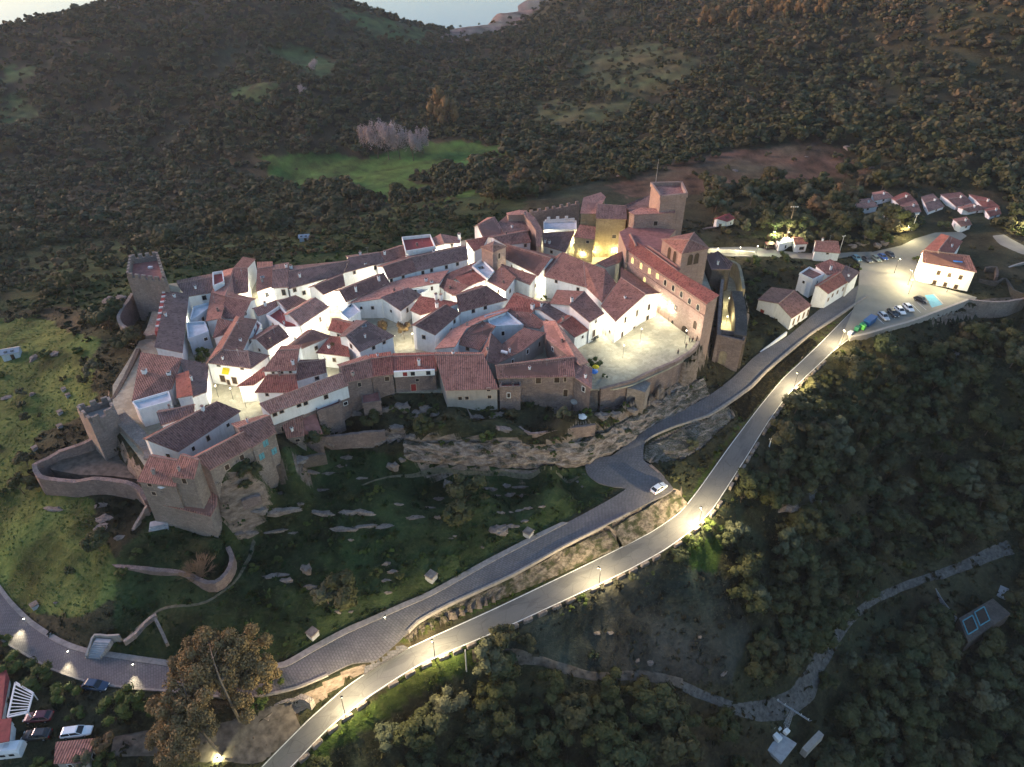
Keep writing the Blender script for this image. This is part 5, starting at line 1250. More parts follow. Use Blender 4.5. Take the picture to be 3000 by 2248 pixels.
# loop wall, steps and retaining work under the corner tower house
curtain('path_wall', 'curved stone wall of the small loop garden under the tower house', 'K', [(720, 310, -14.2), (760, 345, -14.6), (900, 362, -14.8), (1060, 378, -15), (1200, 398, -15.2), (1340, 455, -15.6), (1430, 430, -15.4), (1490, 350, -14.6), (1500, 280, -13.8), (1475, 225, -13)], .9, 3.2, 'stone')
curtain('stair_wall', 'slanting stone wall beside the tower house steps', 'E', [(1075, 1525, -8.4), (1110, 1460, -7.6), (1150, 1390, -7), (1188, 1325, -5.6)], .6, 5, 'stone_pale')
curtain('stair_wall', 'low pale wall at the foot of the tower house steps', 'E', [(1072, 1530, -8.6), (1140, 1580, -9.2), (1200, 1605, -9.6)], .6, 3, 'stone_pale')
root = empty('stone_stairs', W('E', (1290, 1560), -10.3), 'broad stone steps up to the round tower house', 'stairs')
for i in range(9):
    a = Vector(W('E', (1195 + i * 2, 1620 - i * 17), -10.2 + i * .32)); b = Vector(W('E', (1385 - i * 3, 1590 - i * 17), -10.2 + i * .32))
    d_ = b - a; m_ = (a + b) / 2
    MB().box((m_.x, m_.y, m_.z - 1), (d_.length, 1.5, 2), math.atan2(d_.y, d_.x)).obj('step', MAT['concrete'], root, root.location)
root = empty('stone_stairs', og('K', (625, 880)), 'small stone stair from the lower road up to the grass', 'stairs')
for i in range(8):
    a = Vector(W('K', (560 + i * 8, 930 - i * 14), -22.7 + i * .22)); b = Vector(W('K', (652 + i * 9, 936 - i * 14), -22.7 + i * .22))
    d_ = b - a; m_ = (a + b) / 2
    MB().box((m_.x, m_.y, m_.z - .6), (d_.length, .8, 1.3), math.atan2(d_.y, d_.x)).obj('step', MAT['concrete'], root, root.location)
curtain('stair_wall', 'pale angled parapet round the small roadside stair', 'K', [(556, 930, -22), (585, 850, -21.2), (610, 795, -20.6), (690, 800, -20.6), (770, 795, -20.4)], .35, 2, 'greyplaster', cap=False)
curtain('field_wall', 'line of loose stones beside the curved earth path', 'K', [(800, 840, -20.4), (870, 790, -20), (930, 720, -19.2), (1010, 660, -18.6)], .6, 1.0, 'stone_pale')
curtain('field_wall', 'straight row of pale stones running down the grass', 'K', [(1005, 690, -18.8), (1045, 770, -19.6), (1080, 850, -20.4)], .5, 1.0, 'stone_pale')
curtain('field_wall', 'long low wall under the dirt track at the bottom of the hill', 'L', [(1800, 1030, -36.4), (1950, 1050, -37), (2100, 1075, -37.6), (2212, 1100, -38.2)], .6, 2, 'stone')
curtain('field_wall', 'short thick wall beside the transformer pylon', 'M', [(790, 1545, -52.3), (840, 1490, -52), (900, 1430, -51.8)], 1.2, 2.2, 'greyplaster', cap=False)
curtain('field_wall', 'broken wall stub in the bank above the asphalt road', 'K', [(1775, 1240, -24.2), (1850, 1215, -24), (1950, 1195, -23.8), (2020, 1225, -23.8)], 1.0, 2.2, 'stone_pale')
curtain('field_wall', 'short wall above the pale slabs near the far track', 'M', [(1640, 340, -54.5), (1720, 310, -54.3), (1790, 285, -54)], .8, 2, 'concrete', cap=False)
curtain('path_wall', 'broken pale wall by the corner house on the dark slope', 'F', [(20, 1290, -3.8), (90, 1262, -3.6), (170, 1240, -3.6)], .8, 2.4, 'stone')
curtain('path_wall', 'stone terrace wall below the turquoise shuttered house', 'F', [(300, 1010, -2.8), (420, 960, -3.2), (560, 930, -4), (700, 905, -4.6)], .7, 3, 'stone_dark')
curtain('path_wall', 'terrace wall beneath the square stone bastion', 'F', [(590, 770, -4.2), (700, 765, -4), (850, 755, -3.6), (960, 740, -3.4), (1180, 720, -3.4)], .7, 4, 'stone')
curtain('field_wall', 'wet stone wall at the end of the rope course slope', 'S', [(1905, 1362, -11.4), (1935, 1388, -11.8), (1966, 1422, -12.4)], .5, 2, 'stone')

# cliff of limestone under the castle
t = NT('bedded limestone', 0.95, 0.1)
rn = t.noise(0.5, 6, 0.7, t.mapping(t.pos(), (1, 1, 2.6))); rf_ = t.noise(3, 5, 0.75)
c = t.ramp(rn, [(0.32, (0.075, 0.062, 0.056)), (0.47, (0.25, 0.205, 0.185)), (0.6, (0.42, 0.365, 0.34)), (0.7, (0.29, 0.235, 0.21))])
c = t.mix(t.maprange(rf_, 0.3, 0.65, 0.55, 0), c, (0.06, 0.05, 0.04))
geo = t.new('ShaderNodeNewGeometry'); sx = t.new('ShaderNodeSeparateXYZ'); t.l.new(geo.outputs['Normal'], sx.inputs[0])
c = t.mix(t.math('MULTIPLY', t.maprange(sx.outputs['Z'], 0.72, 0.9), t.maprange(rf_, 0.4, 0.6)), c, (0.04, 0.05, 0.02))
t.color(c); t.bump(t.math('ADD', rn, t.math('MULTIPLY', rf_, 0.5)), 1.0, 0.6); MAT['rock'] = t.mat
t = NT('weedy stone bank', 0.95, 0.1)
rn = t.noise(0.9, 6, 0.7, t.mapping(t.pos(), (1, 1, 1.8))); rf_ = t.noise(3, 5, 0.75)
c = t.ramp(rn, [(0.34, (0.07, 0.06, 0.05)), (0.48, (0.20, 0.165, 0.135)), (0.62, (0.33, 0.28, 0.235))])
c = t.mix(t.maprange(t.noise(0.5, 4, 0.6), 0.46, 0.6, 0, 0.9), c, (0.042, 0.052, 0.02)); c = t.mix(t.maprange(rf_, 0.3, 0.6, 0.5, 0), c, (0.045, 0.04, 0.03))
t.color(c); t.bump(t.math('ADD', rn, rf_), 1.0, 0.5); MAT['bankrock'] = t.mat
t = NT('grey limestone boulder', 0.95, 0.1)
rn = t.noise(0.9, 6, 0.7); rf_ = t.noise(4, 5, 0.75)
c = t.ramp(rn, [(0.3, (0.13, 0.105, 0.092)), (0.5, (0.255, 0.212, 0.188)), (0.7, (0.37, 0.315, 0.28))])
c = t.mix(t.maprange(rf_, 0.3, 0.6, 0.5, 0), c, (0.09, 0.075, 0.06)); t.color(c); t.bump(rf_, 0.9, 0.3); MAT['boulder'] = t.mat

def rockface(name, brow, foot, label, nv=12, amp=1.3, step=0.8, mat='rock', top=2.4, kind='structure', lowz=True):
    a = np.array([P(p[0], p[1], low(p[2]) if lowz else p[2]) for p in brow]); b = np.array([P(p[0], p[1], low(p[2]) if lowz else p[2]) for p in foot])
    M = np.concatenate([a, b], 1); out = []
    for i in range(len(M) - 1):
        k = max(2, int(np.linalg.norm(M[i + 1, :3] - M[i, :3]) / step))
        out += [M[i] + (M[i + 1] - M[i]) * j / k for j in range(k)]
    out.append(M[-1]); M = np.array(out); A, B = M[:, :3], M[:, 3:]
    tn = np.gradient((A + B)[:, :2], axis=0); tn /= np.linalg.norm(tn, axis=1)[:, None]
    nn = np.stack([tn[:, 1], -tn[:, 0]], 1)
    if (nn @ np.array([0, -1.0])).mean() < 0: nn = -nn
    L = np.cumsum(np.concatenate([[0], np.linalg.norm(np.diff((A + B) / 2, axis=0), axis=1)]))
    rows = []
    for j in range(-2, nv + 1):
        f = max(j, 0) / nv
        prof = 0.35 + 0.65 * math.sin(math.pi * f) ** 0.6 if 0 <= f < 1 else 0.2
        Q = A * (1 - f) + B * f
        led = vnoise(L * 1.0, np.full(len(L), j * 2.1), 2.4) + 0.6 * vnoise(L * 1.0 + 50, np.full(len(L), j * 1.7), 0.9) + 0.9 * vnoise(L, np.full(len(L), 7.0), 6.5)
        q = Q.copy(); q[:, :2] += nn * (amp * (led * min(1, 2.2 - 2 * f if name == 'stone_bank' else 1) + 0.55 * prof) + (0.35 if name == 'stone_bank' else 0))[:, None]
        if j < 0:
            q[:, :2] -= nn * (top * -j / 2); q[:, 2] += -0.15 + vnoise(L, np.full(len(L), 3.0), 3) * 0.5 + 0.12 * j
        elif f < 1: q[:, 2] += vnoise(L, np.full(len(L), j * 3.3), 2.0) * 0.5
        else: q[:, 2] -= 0.5
        rows.append(q)
    V = np.concatenate(rows); n = len(L); Fc = []
    for j in range(len(rows) - 1):
        for i in range(n - 1): Fc.append((j * n + i, j * n + n + i, j * n + n + i + 1, j * n + i + 1))
    o = from_np(name, V, np.array(Fc), MAT[mat], smooth=False)
    return tag(o, label, 'cliff', kind=kind)
for b_ in BANKS: rockface(b_[0], b_[1], b_[2], b_[3], b_[4], b_[5], b_[6], b_[7], b_[8], lowz=b_[9])
# ------------------------------------------------------------------ rocks
def rock_mesh(name, seed, sub=3, flat=0.6, rough=0.6, mat='boulder'):
    r = np.random.default_rng(seed); bm = bmesh.new(); bmesh.ops.create_icosphere(bm, subdivisions=sub, radius=1)
    cuts = [Vector(r.normal(size=3)).normalized() for _ in range(9)]; dist = r.uniform(.45, .85, 9)
    for v in bm.verts:
        p = v.co.copy()
        for c, d in zip(cuts, dist):
            e = p.dot(c) - d
            if e > 0: p -= c * e
        n = vnoise(np.array([p.x * 4 + seed * 9]), np.array([p.y * 4 + p.z * 6.1]), 1.0)[0]
        p *= 1 + n * rough
        v.co = Vector((p.x, p.y, p.z * flat))
    me = bpy.data.meshes.new(name); bm.to_mesh(me); bm.free(); me.materials.append(MAT[mat]); return me
ROCKS = [rock_mesh('rock', i, 3, f) for i, f in enumerate((.6, .75, .5, .9, .45))]
def rock(pos, sx, sy, sz, rz, label, group, k=None, name='rock'):
    o = bpy.data.objects.new(name, ROCKS[random.randrange(5) if k is None else k])
    o.location = pos; o.scale = (sx, sy, sz); o.rotation_euler = (random.uniform(-.15, .15), random.uniform(-.15, .15), rz); COL.objects.link(o)
    return tag(o, label, 'rock', group)
LEDGES = [('F', 310, 1395, 4.8, 1.4, 1.5), ('F', 170, 1410, 2.2, 1.3, 1.4), ('F', 420, 1370, 2.4, 1, 1), ('F', 680, 1405, 3.2, 1.2, 1.2), ('F', 880, 1385, 2.6, 1.1, 1.1), ('F', 1010, 1390, 2.6, 1.2, 1.2), ('F', 835, 1515, 2.9, 1.3, 1.2), ('F', 1010, 1508, 2.4, 1.1, 1.0), ('F', 1190, 1500, 2.2, 1.2, 1.0),
          ('F', 1425, 1432, 1.9, 1.1, 1.3), ('F', 1610, 1440, .9, .8, .9), ('F', 1320, 970, 1.0, .8, .9), ('F', 350, 1235, 1.8, 1.1, 1.0), ('F', 640, 1212, 2.6, .6, .6), ('F', 490, 1320, .9, .7, .7), ('F', 1290, 1330, 1.2, .6, .6), ('F', 860, 955, 2.2, .9, .8), ('F', 820, 1010, 1.3, .9, .7), ('F', 990, 1110, 1.5, .8, .6), ('F', 560, 1060, 2.2, .9, .8), ('F', 1620, 1285, 1.5, .9, .8), ('F', 1535, 1350, 1.6, .8, .7),
          ('F', 280, 1560, 2.6, 1.0, .9), ('F', 90, 1560, 1.6, .9, .8), ('F', 740, 1080, 2.4, .5, .7), ('F', 440, 1555, 1.2, .5, .5),
          ('G', 90, 1190, 1.2, .8, .8), ('G', 130, 1205, .9, .7, .7), ('G', 230, 1185, 1.1, .8, .8), ('G', 335, 1180, 1.8, .9, .9), ('G', 250, 1255, 1.6, .9, .8), ('G', 370, 1255, 1.3, .9, 1.0), ('G', 150, 1250, .9, .6, .6), ('G', 185, 1395, 1.1, .6, .7), ('G', 330, 1372, 1.2, .6, .6), ('G', 410, 1362, 1.2, .6, .6), ('G', 520, 1350, .9, .5, .6), ('G', 265, 1390, .6, .5, .5), ('G', 810, 1145, .6, .5, .5), ('G', 845, 1190, .5, .4, .4),
          ('G', 275, 1500, 1.4, .9, .8), ('G', 370, 1465, .9, .7, .6), ('L', 295, 340, 1.1, .9, 1.0), ('L', 340, 395, 1.3, .9, .9), ('L', 290, 450, .9, .8, .8), ('L', 300, 528, .9, .5, .5), ('L', 915, 232, .5, .4, .5), ('L', 705, 175, .6, .4, .4), ('L', 60, 650, .6, .5, .4), ('L', 62, 190, .7, .5, .5), ('L', 735, 165, .5, .4, .4),
          ('K', 1780, 420, 2.4, 1.2, 1.2), ('K', 1860, 450, 1.6, 1.0, 1.0), ('K', 2010, 490, 1.9, 1.0, 1.2), ('K', 2190, 650, .9, .7, .8), ('K', 360, 592, .5, .4, .5), ('K', 1540, 135, 1.2, .9, .7), ('K', 1640, 130, 1.0, .8, .7), ('K', 650, 100, 1.6, 2.2, .6), ('K', 780, 170, 1.5, 1.2, .6), ('E', 440, 1370, 2.6, 1.0, .7), ('E', 850, 1430, 1.6, 2.4, .6), ('E', 820, 1330, 1.2, 1.8, .5),
          ('Q', 1430, 1000, 0, 0, 0)]
for v, x, y, sx, sy, sz in LEDGES:
    if sx == 0: continue
    p = og(v, (x, y)); rock((p[0], p[1], p[2] - sz * .1), sx * 1.1, sy * .7, sz * .95, random.uniform(-.2, .25), 'pale flat topped limestone outcrop in the grass', 'limestone outcrops on the grassy slopes', name='rock_outcrop')
p = og('F', (1690, 1215)); rock((p[0], p[1], p[2] + 1.2), 1.5, 1.2, 3.0, .4, 'tall pale standing rock beside the dark bush on the slope', None, 1, 'standing_rock')
p = og('F', (1250, 1045)); rock((p[0], p[1], p[2] + .5), 1.7, 1.3, 1.8, .2, 'big squarish boulder under the front row houses', None, 3, 'boulder')
p = og('G', (180, 1555)); rock((p[0], p[1], p[2] + .4), 2.6, 1.9, 1.6, .5, 'large wedge shaped boulder above the cobbled road', None, 0, 'boulder')
p = og('K', (1990, 400)); rock((p[0], p[1], p[2] + .6), 1.4, 1.2, 1.9, .1, 'square grey boulder left of the lone dark tree', None, 3, 'boulder')
p = og('N', (680, 1300)); rock((p[0], p[1], p[2] + .3), 4.2, 2.6, 2.0, .6, 'large pale rock outcrop in the dark wood below the road', None, 0, 'boulder')
for v, x, y, s in (('N', 2180, 1010, 2.2), ('U', 1060, 960, 3.2), ('U', 950, 920, 2.4), ('U', 1200, 1090, 2.6), ('U', 1250, 1040, 2.0), ('U', 340, 1110, 1.6), ('U', 800, 1020, 1.2), ('U', 165, 975, 2), ('U', 480, 890, 2), ('U', 30, 990, 2), ('T', 1800, 1140, 2.6), ('T', 1700, 1160, 2.2), ('D', 930, 540, 2.4), ('D', 1020, 520, 2.2), ('D', 900, 600, 2.2), ('D', 1010, 610, 2.4), ('D', 1080, 600, 2), ('D', 820, 620, 1.8), ('D', 1900, 1090, 2.4), ('D', 2040, 1090, 2.2), ('D', 1630, 1500, 2), ('L', 1660, 800, .9), ('L', 1745, 790, .7), ('L', 2000, 990, .9), ('L', 1920, 970, .7), ('M', 110, 820, .7), ('M', 260, 1060, .9), ('N', 1160, 920, 1.2), ('N', 1760, 310, 1.6), ('E', 450, 110, 1.6), ('E', 270, 145, 2.2), ('E', 60, 465, 1.6), ('E', 260, 440, 1.2), ('A', 60, 640, 2.6), ('A', 150, 630, 2.2)):
    p = og(v, (x, y)); rock((p[0], p[1], p[2] + .1), s, s * .7, s * .6, random.uniform(0, 3), 'weathered rock among scrub and trees', 'rocks among the scrub', name='rock')

# ------------------------------------------------------------------ trees
def leaf_shader(name, cols, attr=None, trans=0.0):
    t = NT(name, 0.8, 0.15)
    if attr:
        base = t.new('ShaderNodeVertexColor', layer_name=attr).outputs['Color']
    else:
        oi = t.new('ShaderNodeObjectInfo')
        base = t.ramp(oi.outputs['Random'], [(i / (len(cols) - 1), c) for i, c in enumerate(cols)])
    n = t.noise(0.6, 3, 0.6); n2 = t.noise(3.5, 3, 0.6)
    c = t.mix(t.maprange(n, 0.35, 0.65, 0.5, 0.0), base, t.mix(0.55, base, (0.014, 0.018, 0.010)))
    c = t.mix(t.maprange(n2, 0.45, 0.75, 0, 0.6), c, t.mix(0.5, base, (0.13, 0.12, 0.05)))
    t.color(t.mix(1.0, c, (1.30, 1.30, 1.22), 'MULTIPLY')); return t.mat
OAKC = [(0.030, 0.038, 0.016), (0.040, 0.045, 0.018), (0.052, 0.050, 0.022), (0.034, 0.046, 0.024), (0.060, 0.052, 0.026), (0.045, 0.047, 0.026)]
MAT['oak'] = leaf_shader('evergreen oak leaves', OAKC)
MAT['olive'] = leaf_shader('olive leaves', [(0.075, 0.078, 0.048), (0.062, 0.070, 0.046), (0.085, 0.08, 0.05)])
MAT['bushgreen'] = leaf_shader('shrub leaves', [(0.04, 0.062, 0.016), (0.055, 0.075, 0.018), (0.035, 0.05, 0.018)])
MAT['gold'] = leaf_shader('golden autumn leaves', [(0.17, 0.105, 0.045), (0.145, 0.095, 0.05)])
MAT['brownleaf'] = leaf_shader('brown leaves', [(0.10, 0.062, 0.036), (0.12, 0.075, 0.04)])
MAT['twig'] = leaf_shader('bare violet grey twigs', [(0.34, 0.27, 0.285), (0.38, 0.30, 0.31)])
MAT['twig_brown'] = leaf_shader('bare brown twigs', [(0.17, 0.115, 0.085), (0.17, 0.115, 0.085)])
MAT['euc'] = leaf_shader('eucalyptus leaves', [(0.185, 0.132, 0.068), (0.185, 0.132, 0.068)])
MAT['bark_euc'] = m_plain('grey eucalyptus bark', (0.13, 0.105, 0.082), 0.9, 0.35, 2.0)
MAT['forest'] = leaf_shader('woodland leaves', None, 'leaf')

def crown_np(r, n_cl, n_leaf, leaf, shape=(1, 1, .8), core=True, spread=0.42, z0=0.0):
    """unit crown: leaf cards gathered in clumps through a lobed volume; returns V, F"""
    cl = []
    while len(cl) < n_cl:
        p = r.normal(size=3); p /= np.linalg.norm(p)
        if p[2] < -0.45: continue
        cl.append(p * r.uniform(.45, .82) * (1 + 0.25 * math.sin(3 * math.atan2(p[1], p[0]) + r.uniform(0, 1))))
    cl = np.array(cl); rad_ = r.uniform(.28, .46, n_cl)
    k = r.integers(0, n_cl, n_leaf)
    d = r.normal(size=(n_leaf, 3)); d /= np.linalg.norm(d, axis=1)[:, None]
    pos = cl[k] + d * (rad_[k] * r.uniform(.55, 1.08, n_leaf) ** 0.7)[:, None]
    nrm = d + 0.35 * pos + r.normal(size=(n_leaf, 3)) * spread; nrm /= np.linalg.norm(nrm, axis=1)[:, None]
    a = np.cross(nrm, r.normal(size=(n_leaf, 3))); a /= np.linalg.norm(a, axis=1)[:, None]; b = np.cross(nrm, a)
    s = leaf * r.uniform(.6, 1.4, n_leaf)[:, None]
    V = np.stack([pos - a * s - b * s * .7, pos + a * s - b * s * .5, pos + a * s * .8 + b * s, pos - a * s * .7 + b * s * .8], 1)
    Fq = np.arange(n_leaf * 4).reshape(-1, 4); V = V.reshape(-1, 3)
    if core:
        vs, fs = [], []; off = 0
        bm = bmesh.new(); bmesh.ops.create_icosphere(bm, subdivisions=1, radius=1)
        sv = np.array([v.co[:] for v in bm.verts]); sf = np.array([[v.index for v in f.verts] for f in bm.faces]); bm.free()
        for c, q in zip(cl, rad_):
            jit = 1 + r.uniform(-.15, .15, len(sv))[:, None]
            vs.append(c + sv * jit * q * .82); fs.append(sf + off); off += len(sv)
        cv = np.concatenate(vs); cf = np.concatenate(fs)
        cf = np.concatenate([cf, cf[:, 2:3]], 1)         # triangles stored as quads below
        return V * shape + np.array([0, 0, z0]), Fq, cv * shape + np.array([0, 0, z0]), cf[:, :3]
    return V * shape + np.array([0, 0, z0]), Fq, None, None
def crown_mesh(name, r, mat, *a, **k):
    V, Fq, cv, cf = crown_np(r, *a, **k)
    me = bpy.data.meshes.new(name)
    fs = [tuple(f) for f in Fq.tolist()]; vs = V.tolist()
    if cv is not None:
        o = len(vs); vs += cv.tolist(); fs += [tuple(x + o for x in f) for f in cf.tolist()]
    me.from_pydata(vs, [], fs); me.materials.append(MAT[mat]); me.update()
    return me
def trunk_mesh(name, seed, mat, h=1.0, r0=.05, limbs=5, spread=.5):
    q = random.Random(seed); mb = MB(); p = Vector((0, 0, -.15)); d = Vector((q.uniform(-.1, .1), q.uniform(-.1, .1), 1))
    n = 4; r = r0
    for i in range(n):
        e = p + d * (h + .15) / n; mb.tube(p, e, r, r * .8, 6); p = e; r *= .8; d = (d + Vector((q.uniform(-.2, .2), q.uniform(-.2, .2), 0))).normalized()
    for i in range(limbs):
        t = 2 * math.pi * i / limbs + q.uniform(0, .5)
        m_ = p + Vector((math.cos(t) * spread * .5, math.sin(t) * spread * .5, .22)); e = m_ + Vector((math.cos(t) * spread * .5, math.sin(t) * spread * .5, .2))
        s = p - Vector((0, 0, q.uniform(0, h * .3)))
        mb.tube(s, m_, r * .6, r * .42, 5); mb.tube(m_, e, r * .42, r * .15, 5)
    me = bpy.data.meshes.new(name); me.from_pydata(mb.v, [], mb.f); me.materials.append(MAT[mat]); me.update(); return me
def protos(n, mat, seed, **k):
    out = []
    for i in range(n):
        r = np.random.default_rng(seed + i)
        out.append((crown_mesh('crown', r, mat, k.get('ncl', 13), k.get('nl', 1500), k.get('leaf', .055), shape=k.get('shape', (1, 1, .78)), z0=k.get('z0', 1.05), core=k.get('core', True)),
                    trunk_mesh('trunk', seed + i, k.get('bark', 'bark'), k.get('th', .75))))
    return out
PR = {'oak': protos(5, 'oak', 100), 'olive': protos(3, 'olive', 200, ncl=11, nl=1200), 'bush': protos(3, 'bushgreen', 300, ncl=8, nl=800, z0=.45, th=.3, shape=(1, 1, .7)),
      'gold': protos(2, 'gold', 400, ncl=12, nl=1100, shape=(.8, .8, 1.0), z0=1.1), 'brown': protos(2, 'brownleaf', 500, nl=1100),
      'bare': protos(2, 'twig', 600, ncl=16, nl=2200, leaf=.03, shape=(.8, .8, 1.05), z0=1.1, core=False)}
def tree(kind, pos, size, label, group=None, name='tree', i=None, cat='tree', hz=1.0):
    cr, tr = random.choice(PR[kind]) if i is None else PR[kind][i]
    root = empty(name, pos, label, cat, group, random.uniform(0, 6.28))
    root.scale = (size, size, size * hz)
    for nm, me in (('crown', cr), ('trunk', tr)):
        o = bpy.data.objects.new(nm, me); COL.objects.link(o); o.parent = root
    return root

# scatter by zones (photo outlines laid on the land); inside each: share kept, size range
ZN = [("behind", "440,800 470,740 640,700 1000,660 1250,640 1420,600 1420,660 1250,690 1000,735 820,760 640,785 470,815", .5, 1.3, 2.3), ("village", "200,850 420,800 640,775 1000,725 1250,685 1500,600 1700,540 2010,530 2080,640 2150,700 2190,850 2180,1000 2080,1140 1800,1260 1300,1300 900,1290 640,1420 560,1620 300,1560 90,1440 60,1330 250,1160 350,950", 0, 0, 0),
      ("parking", "2060,690 2300,715 2500,735 2700,670 2850,660 3100,680 3200,960 2860,890 2700,960 2480,1030 2230,1080 2150,1000 2200,860", .02, 1, 1.5), ("wallfoot", "2440,1010 2700,930 2860,880 3000,880 3000,960 2860,960 2700,1020 2560,1080 2470,1090", .15, .9, 1.3),
      ("hamlet", "2490,590 2720,545 2960,580 2960,650 2800,665 2500,640", .3, 1.0, 1.9),
      ("road", "2150,1000 2540,840 2500,1040 2340,1170 2200,1390 2060,1590 1920,1670 1500,1880 1250,1975 1040,2150 760,2330 700,2248 950,2040 1180,1860 1700,1500 1700,1340", 0, 0, 0),
      ("front", "300,1600 700,1330 1100,1290 1750,1370 1800,1440 1000,1880 780,1970 515,1965 200,1900 -50,1720 300,1700", 0, 0, 0),
      ("leftscrub", "-400,880 300,880 330,1000 240,1000 120,960 -400,950", .35, 1.2, 2.2), ("left", "-400,870 300,890 330,1000 250,1190 90,1300 280,1480 300,1700 -50,1720 -400,1450", .012, .8, 1.4),
      ("lowerleft", "-400,1700 80,1900 300,2030 650,2060 900,2040 1060,2060 800,2300 640,2600 -400,2600", 0, 0, 0),
      ("grey", "1380,1890 1700,1730 1950,1640 2130,1690 2200,1850 2150,2010 1700,1960", .03, .8, 1.4),
      ("track1", "2990,1580 2850,1620 2700,1660 2550,1730 2440,1820 2350,1950 2310,2035 2200,2045 2050,2010 1800,1965 1560,1910 1500,1960 1700,2020 1900,2060 2080,2140 2200,2170 2340,2150 2450,2080 2500,1990 2600,1880 2700,1810 2850,1740 2990,1700", .0, 0, 0),
      ("pylon", "2160,2090 2360,2060 2480,2160 2400,2300 2200,2300 2120,2200", 0, 0, 0),
      ("pen", "2700,1730 2850,1660 2990,1640 2990,1760 2960,1800 2830,1890 2760,1790", .05, .8, 1.2),
      ("meadow", REG['meadow'][0], .012, 1.2, 2.4), ("meadow2", "1390,560 1480,600 1400,640 1150,690 1020,700 1000,640", .2, 1.6, 3),
      ("m3", REG['meadow_dull'][0], .05, 1.5, 3), ("m4", REG['meadow_dull'][1], .04, 1.5, 3), ("m5", REG['meadow_dull'][2], .08, 1.5, 3), ("m6", REG['meadow_dull'][3], .22, 1.5, 3), ("m7", REG['meadow_dull'][4], .12, 1.5, 3.5), ("m8", "0,740 380,690 470,790 360,830 0,890", .45, 1.6, 3),
      ("shore", REG['shore'][0], .05, 2, 3), ("dirt", REG['dirt'][0], .06, 1.4, 3), ("scrub", REG['scrub'][0], .33, 1.5, 3.2), ("scrub2", REG['scrub'][1], .45, 1.5, 3.2)]
cand = []
r_ = 55.0
while r_ < 1250:
    sp = 4.2 if r_ < 260 else 4.6 + (r_ - 260) / 260
    n_ = int(2 * R(60) * r_ / sp)
    a_ = (np.arange(n_) + rng.uniform(-.45, .45, n_)) * (2 * R(60) / n_) - R(60); rr_ = r_ + rng.uniform(-.45, .45, n_) * sp
    cand.append(np.stack([np.sin(a_) * rr_, np.cos(a_) * rr_], 1)); r_ += sp * .95
cand = np.concatenate(cand); cz = _grid(cand[:, 0], cand[:, 1], GZg)
ff = cand[:, 1] * CP - (cz - CAMZ) * SP
cpx = 1500 + FPX * cand[:, 0] / ff; cpy = 1124 - FPX * (cand[:, 1] * SP + (cz - CAMZ) * CP) / ff
ok = (cpx > -200) & (cpx < 3200) & (cpy > -60) & (cpy < 2420) & (cz > WATER + 1.5) & (_grid(cand[:, 0], cand[:, 1], DRg) > 3.2)
cand, cz, cpx, cpy = cand[ok], cz[ok], cpx[ok], cpy[ok]
dist = np.hypot(cand[:, 0], cand[:, 1])
patch = vnoise(cand[:, 0], cand[:, 1], 34) + .5 * vnoise(cand[:, 0] + 60, cand[:, 1], 13)
dens = np.clip(.74 + patch * .7, .2, .98)
smin, smax = np.where(dist > 260, 2.3, 2.3), np.where(dist > 260, 5.2, 5.0)
dens = np.where((cpy > 1050) & (cpx > 1200), np.clip(.85 + patch * .5, .4, 1.0), dens)
zid = np.full(len(cand), -1)
jxx, jyy = cpx + vnoise(cand[:, 0], cand[:, 1], 9) * 18, cpy + vnoise(cand[:, 0] + 9, cand[:, 1], 9) * 12
for i, (nm, s, dn, a, b) in enumerate(ZN):
    m = inside(pts_of(s), jxx, jyy) & (zid < 0)
    zid[m] = i; dens[m] = dn; smin[m] = a; smax[m] = b
keep = rng.random(len(cand)) < dens
cand, cz, cpx, cpy, dist, smin, smax, patch = [v[keep] for v in (cand, cz, cpx, cpy, dist, smin, smax, patch)]
u_ = rng.random(len(cand)) ** 1.6
size = smin + (smax - smin) * u_
size *= np.where(dist > 420, .98, 1.0)
# hide-behind test: trees standing behind the hill crest are not seen
app = size / np.sqrt(dist ** 2 + (CAMZ - cz) ** 2)
inframe = (cpx > -20) & (cpx < 3020) & (cpy > -10) & (cpy < 2300)
order = np.argsort(-np.where(inframe, app, 0))
N_SINGLE = 285
single = np.zeros(len(cand), bool); single[order[:N_SINGLE]] = True
def zone_label(x, y):
    if y > 1500 and x < 2000: return 'dark evergreen tree in the wood under the asphalt road', 'trees of the wood under the asphalt road'
    if y > 1050 and x > 1900: return 'dark tree in the dense wood below the parking wall', 'trees of the wood below the parking'
    if x < 900 and y < 1000: return 'evergreen tree in the valley behind the tower', 'trees of the valley behind the tower'
    if x > 1900: return 'scrubby oak on the slope behind the parking', 'oaks on the slope behind the parking'
    return 'evergreen oak on the hillside behind the castle', 'oaks behind the castle'
kinds = ['oak'] * 10 + ['olive'] * 2 + ['brown']
for i in np.nonzero(single)[0]:
    lab, grp = zone_label(cpx[i], cpy[i])
    tree(random.choice(kinds if cpx[i] < 1200 or cpy[i] < 1000 else kinds[:11]), (cand[i, 0], cand[i, 1], cz[i] - .15), float(size[i]), lab, grp, name='oak_tree', hz=random.uniform(.85, 1.15))
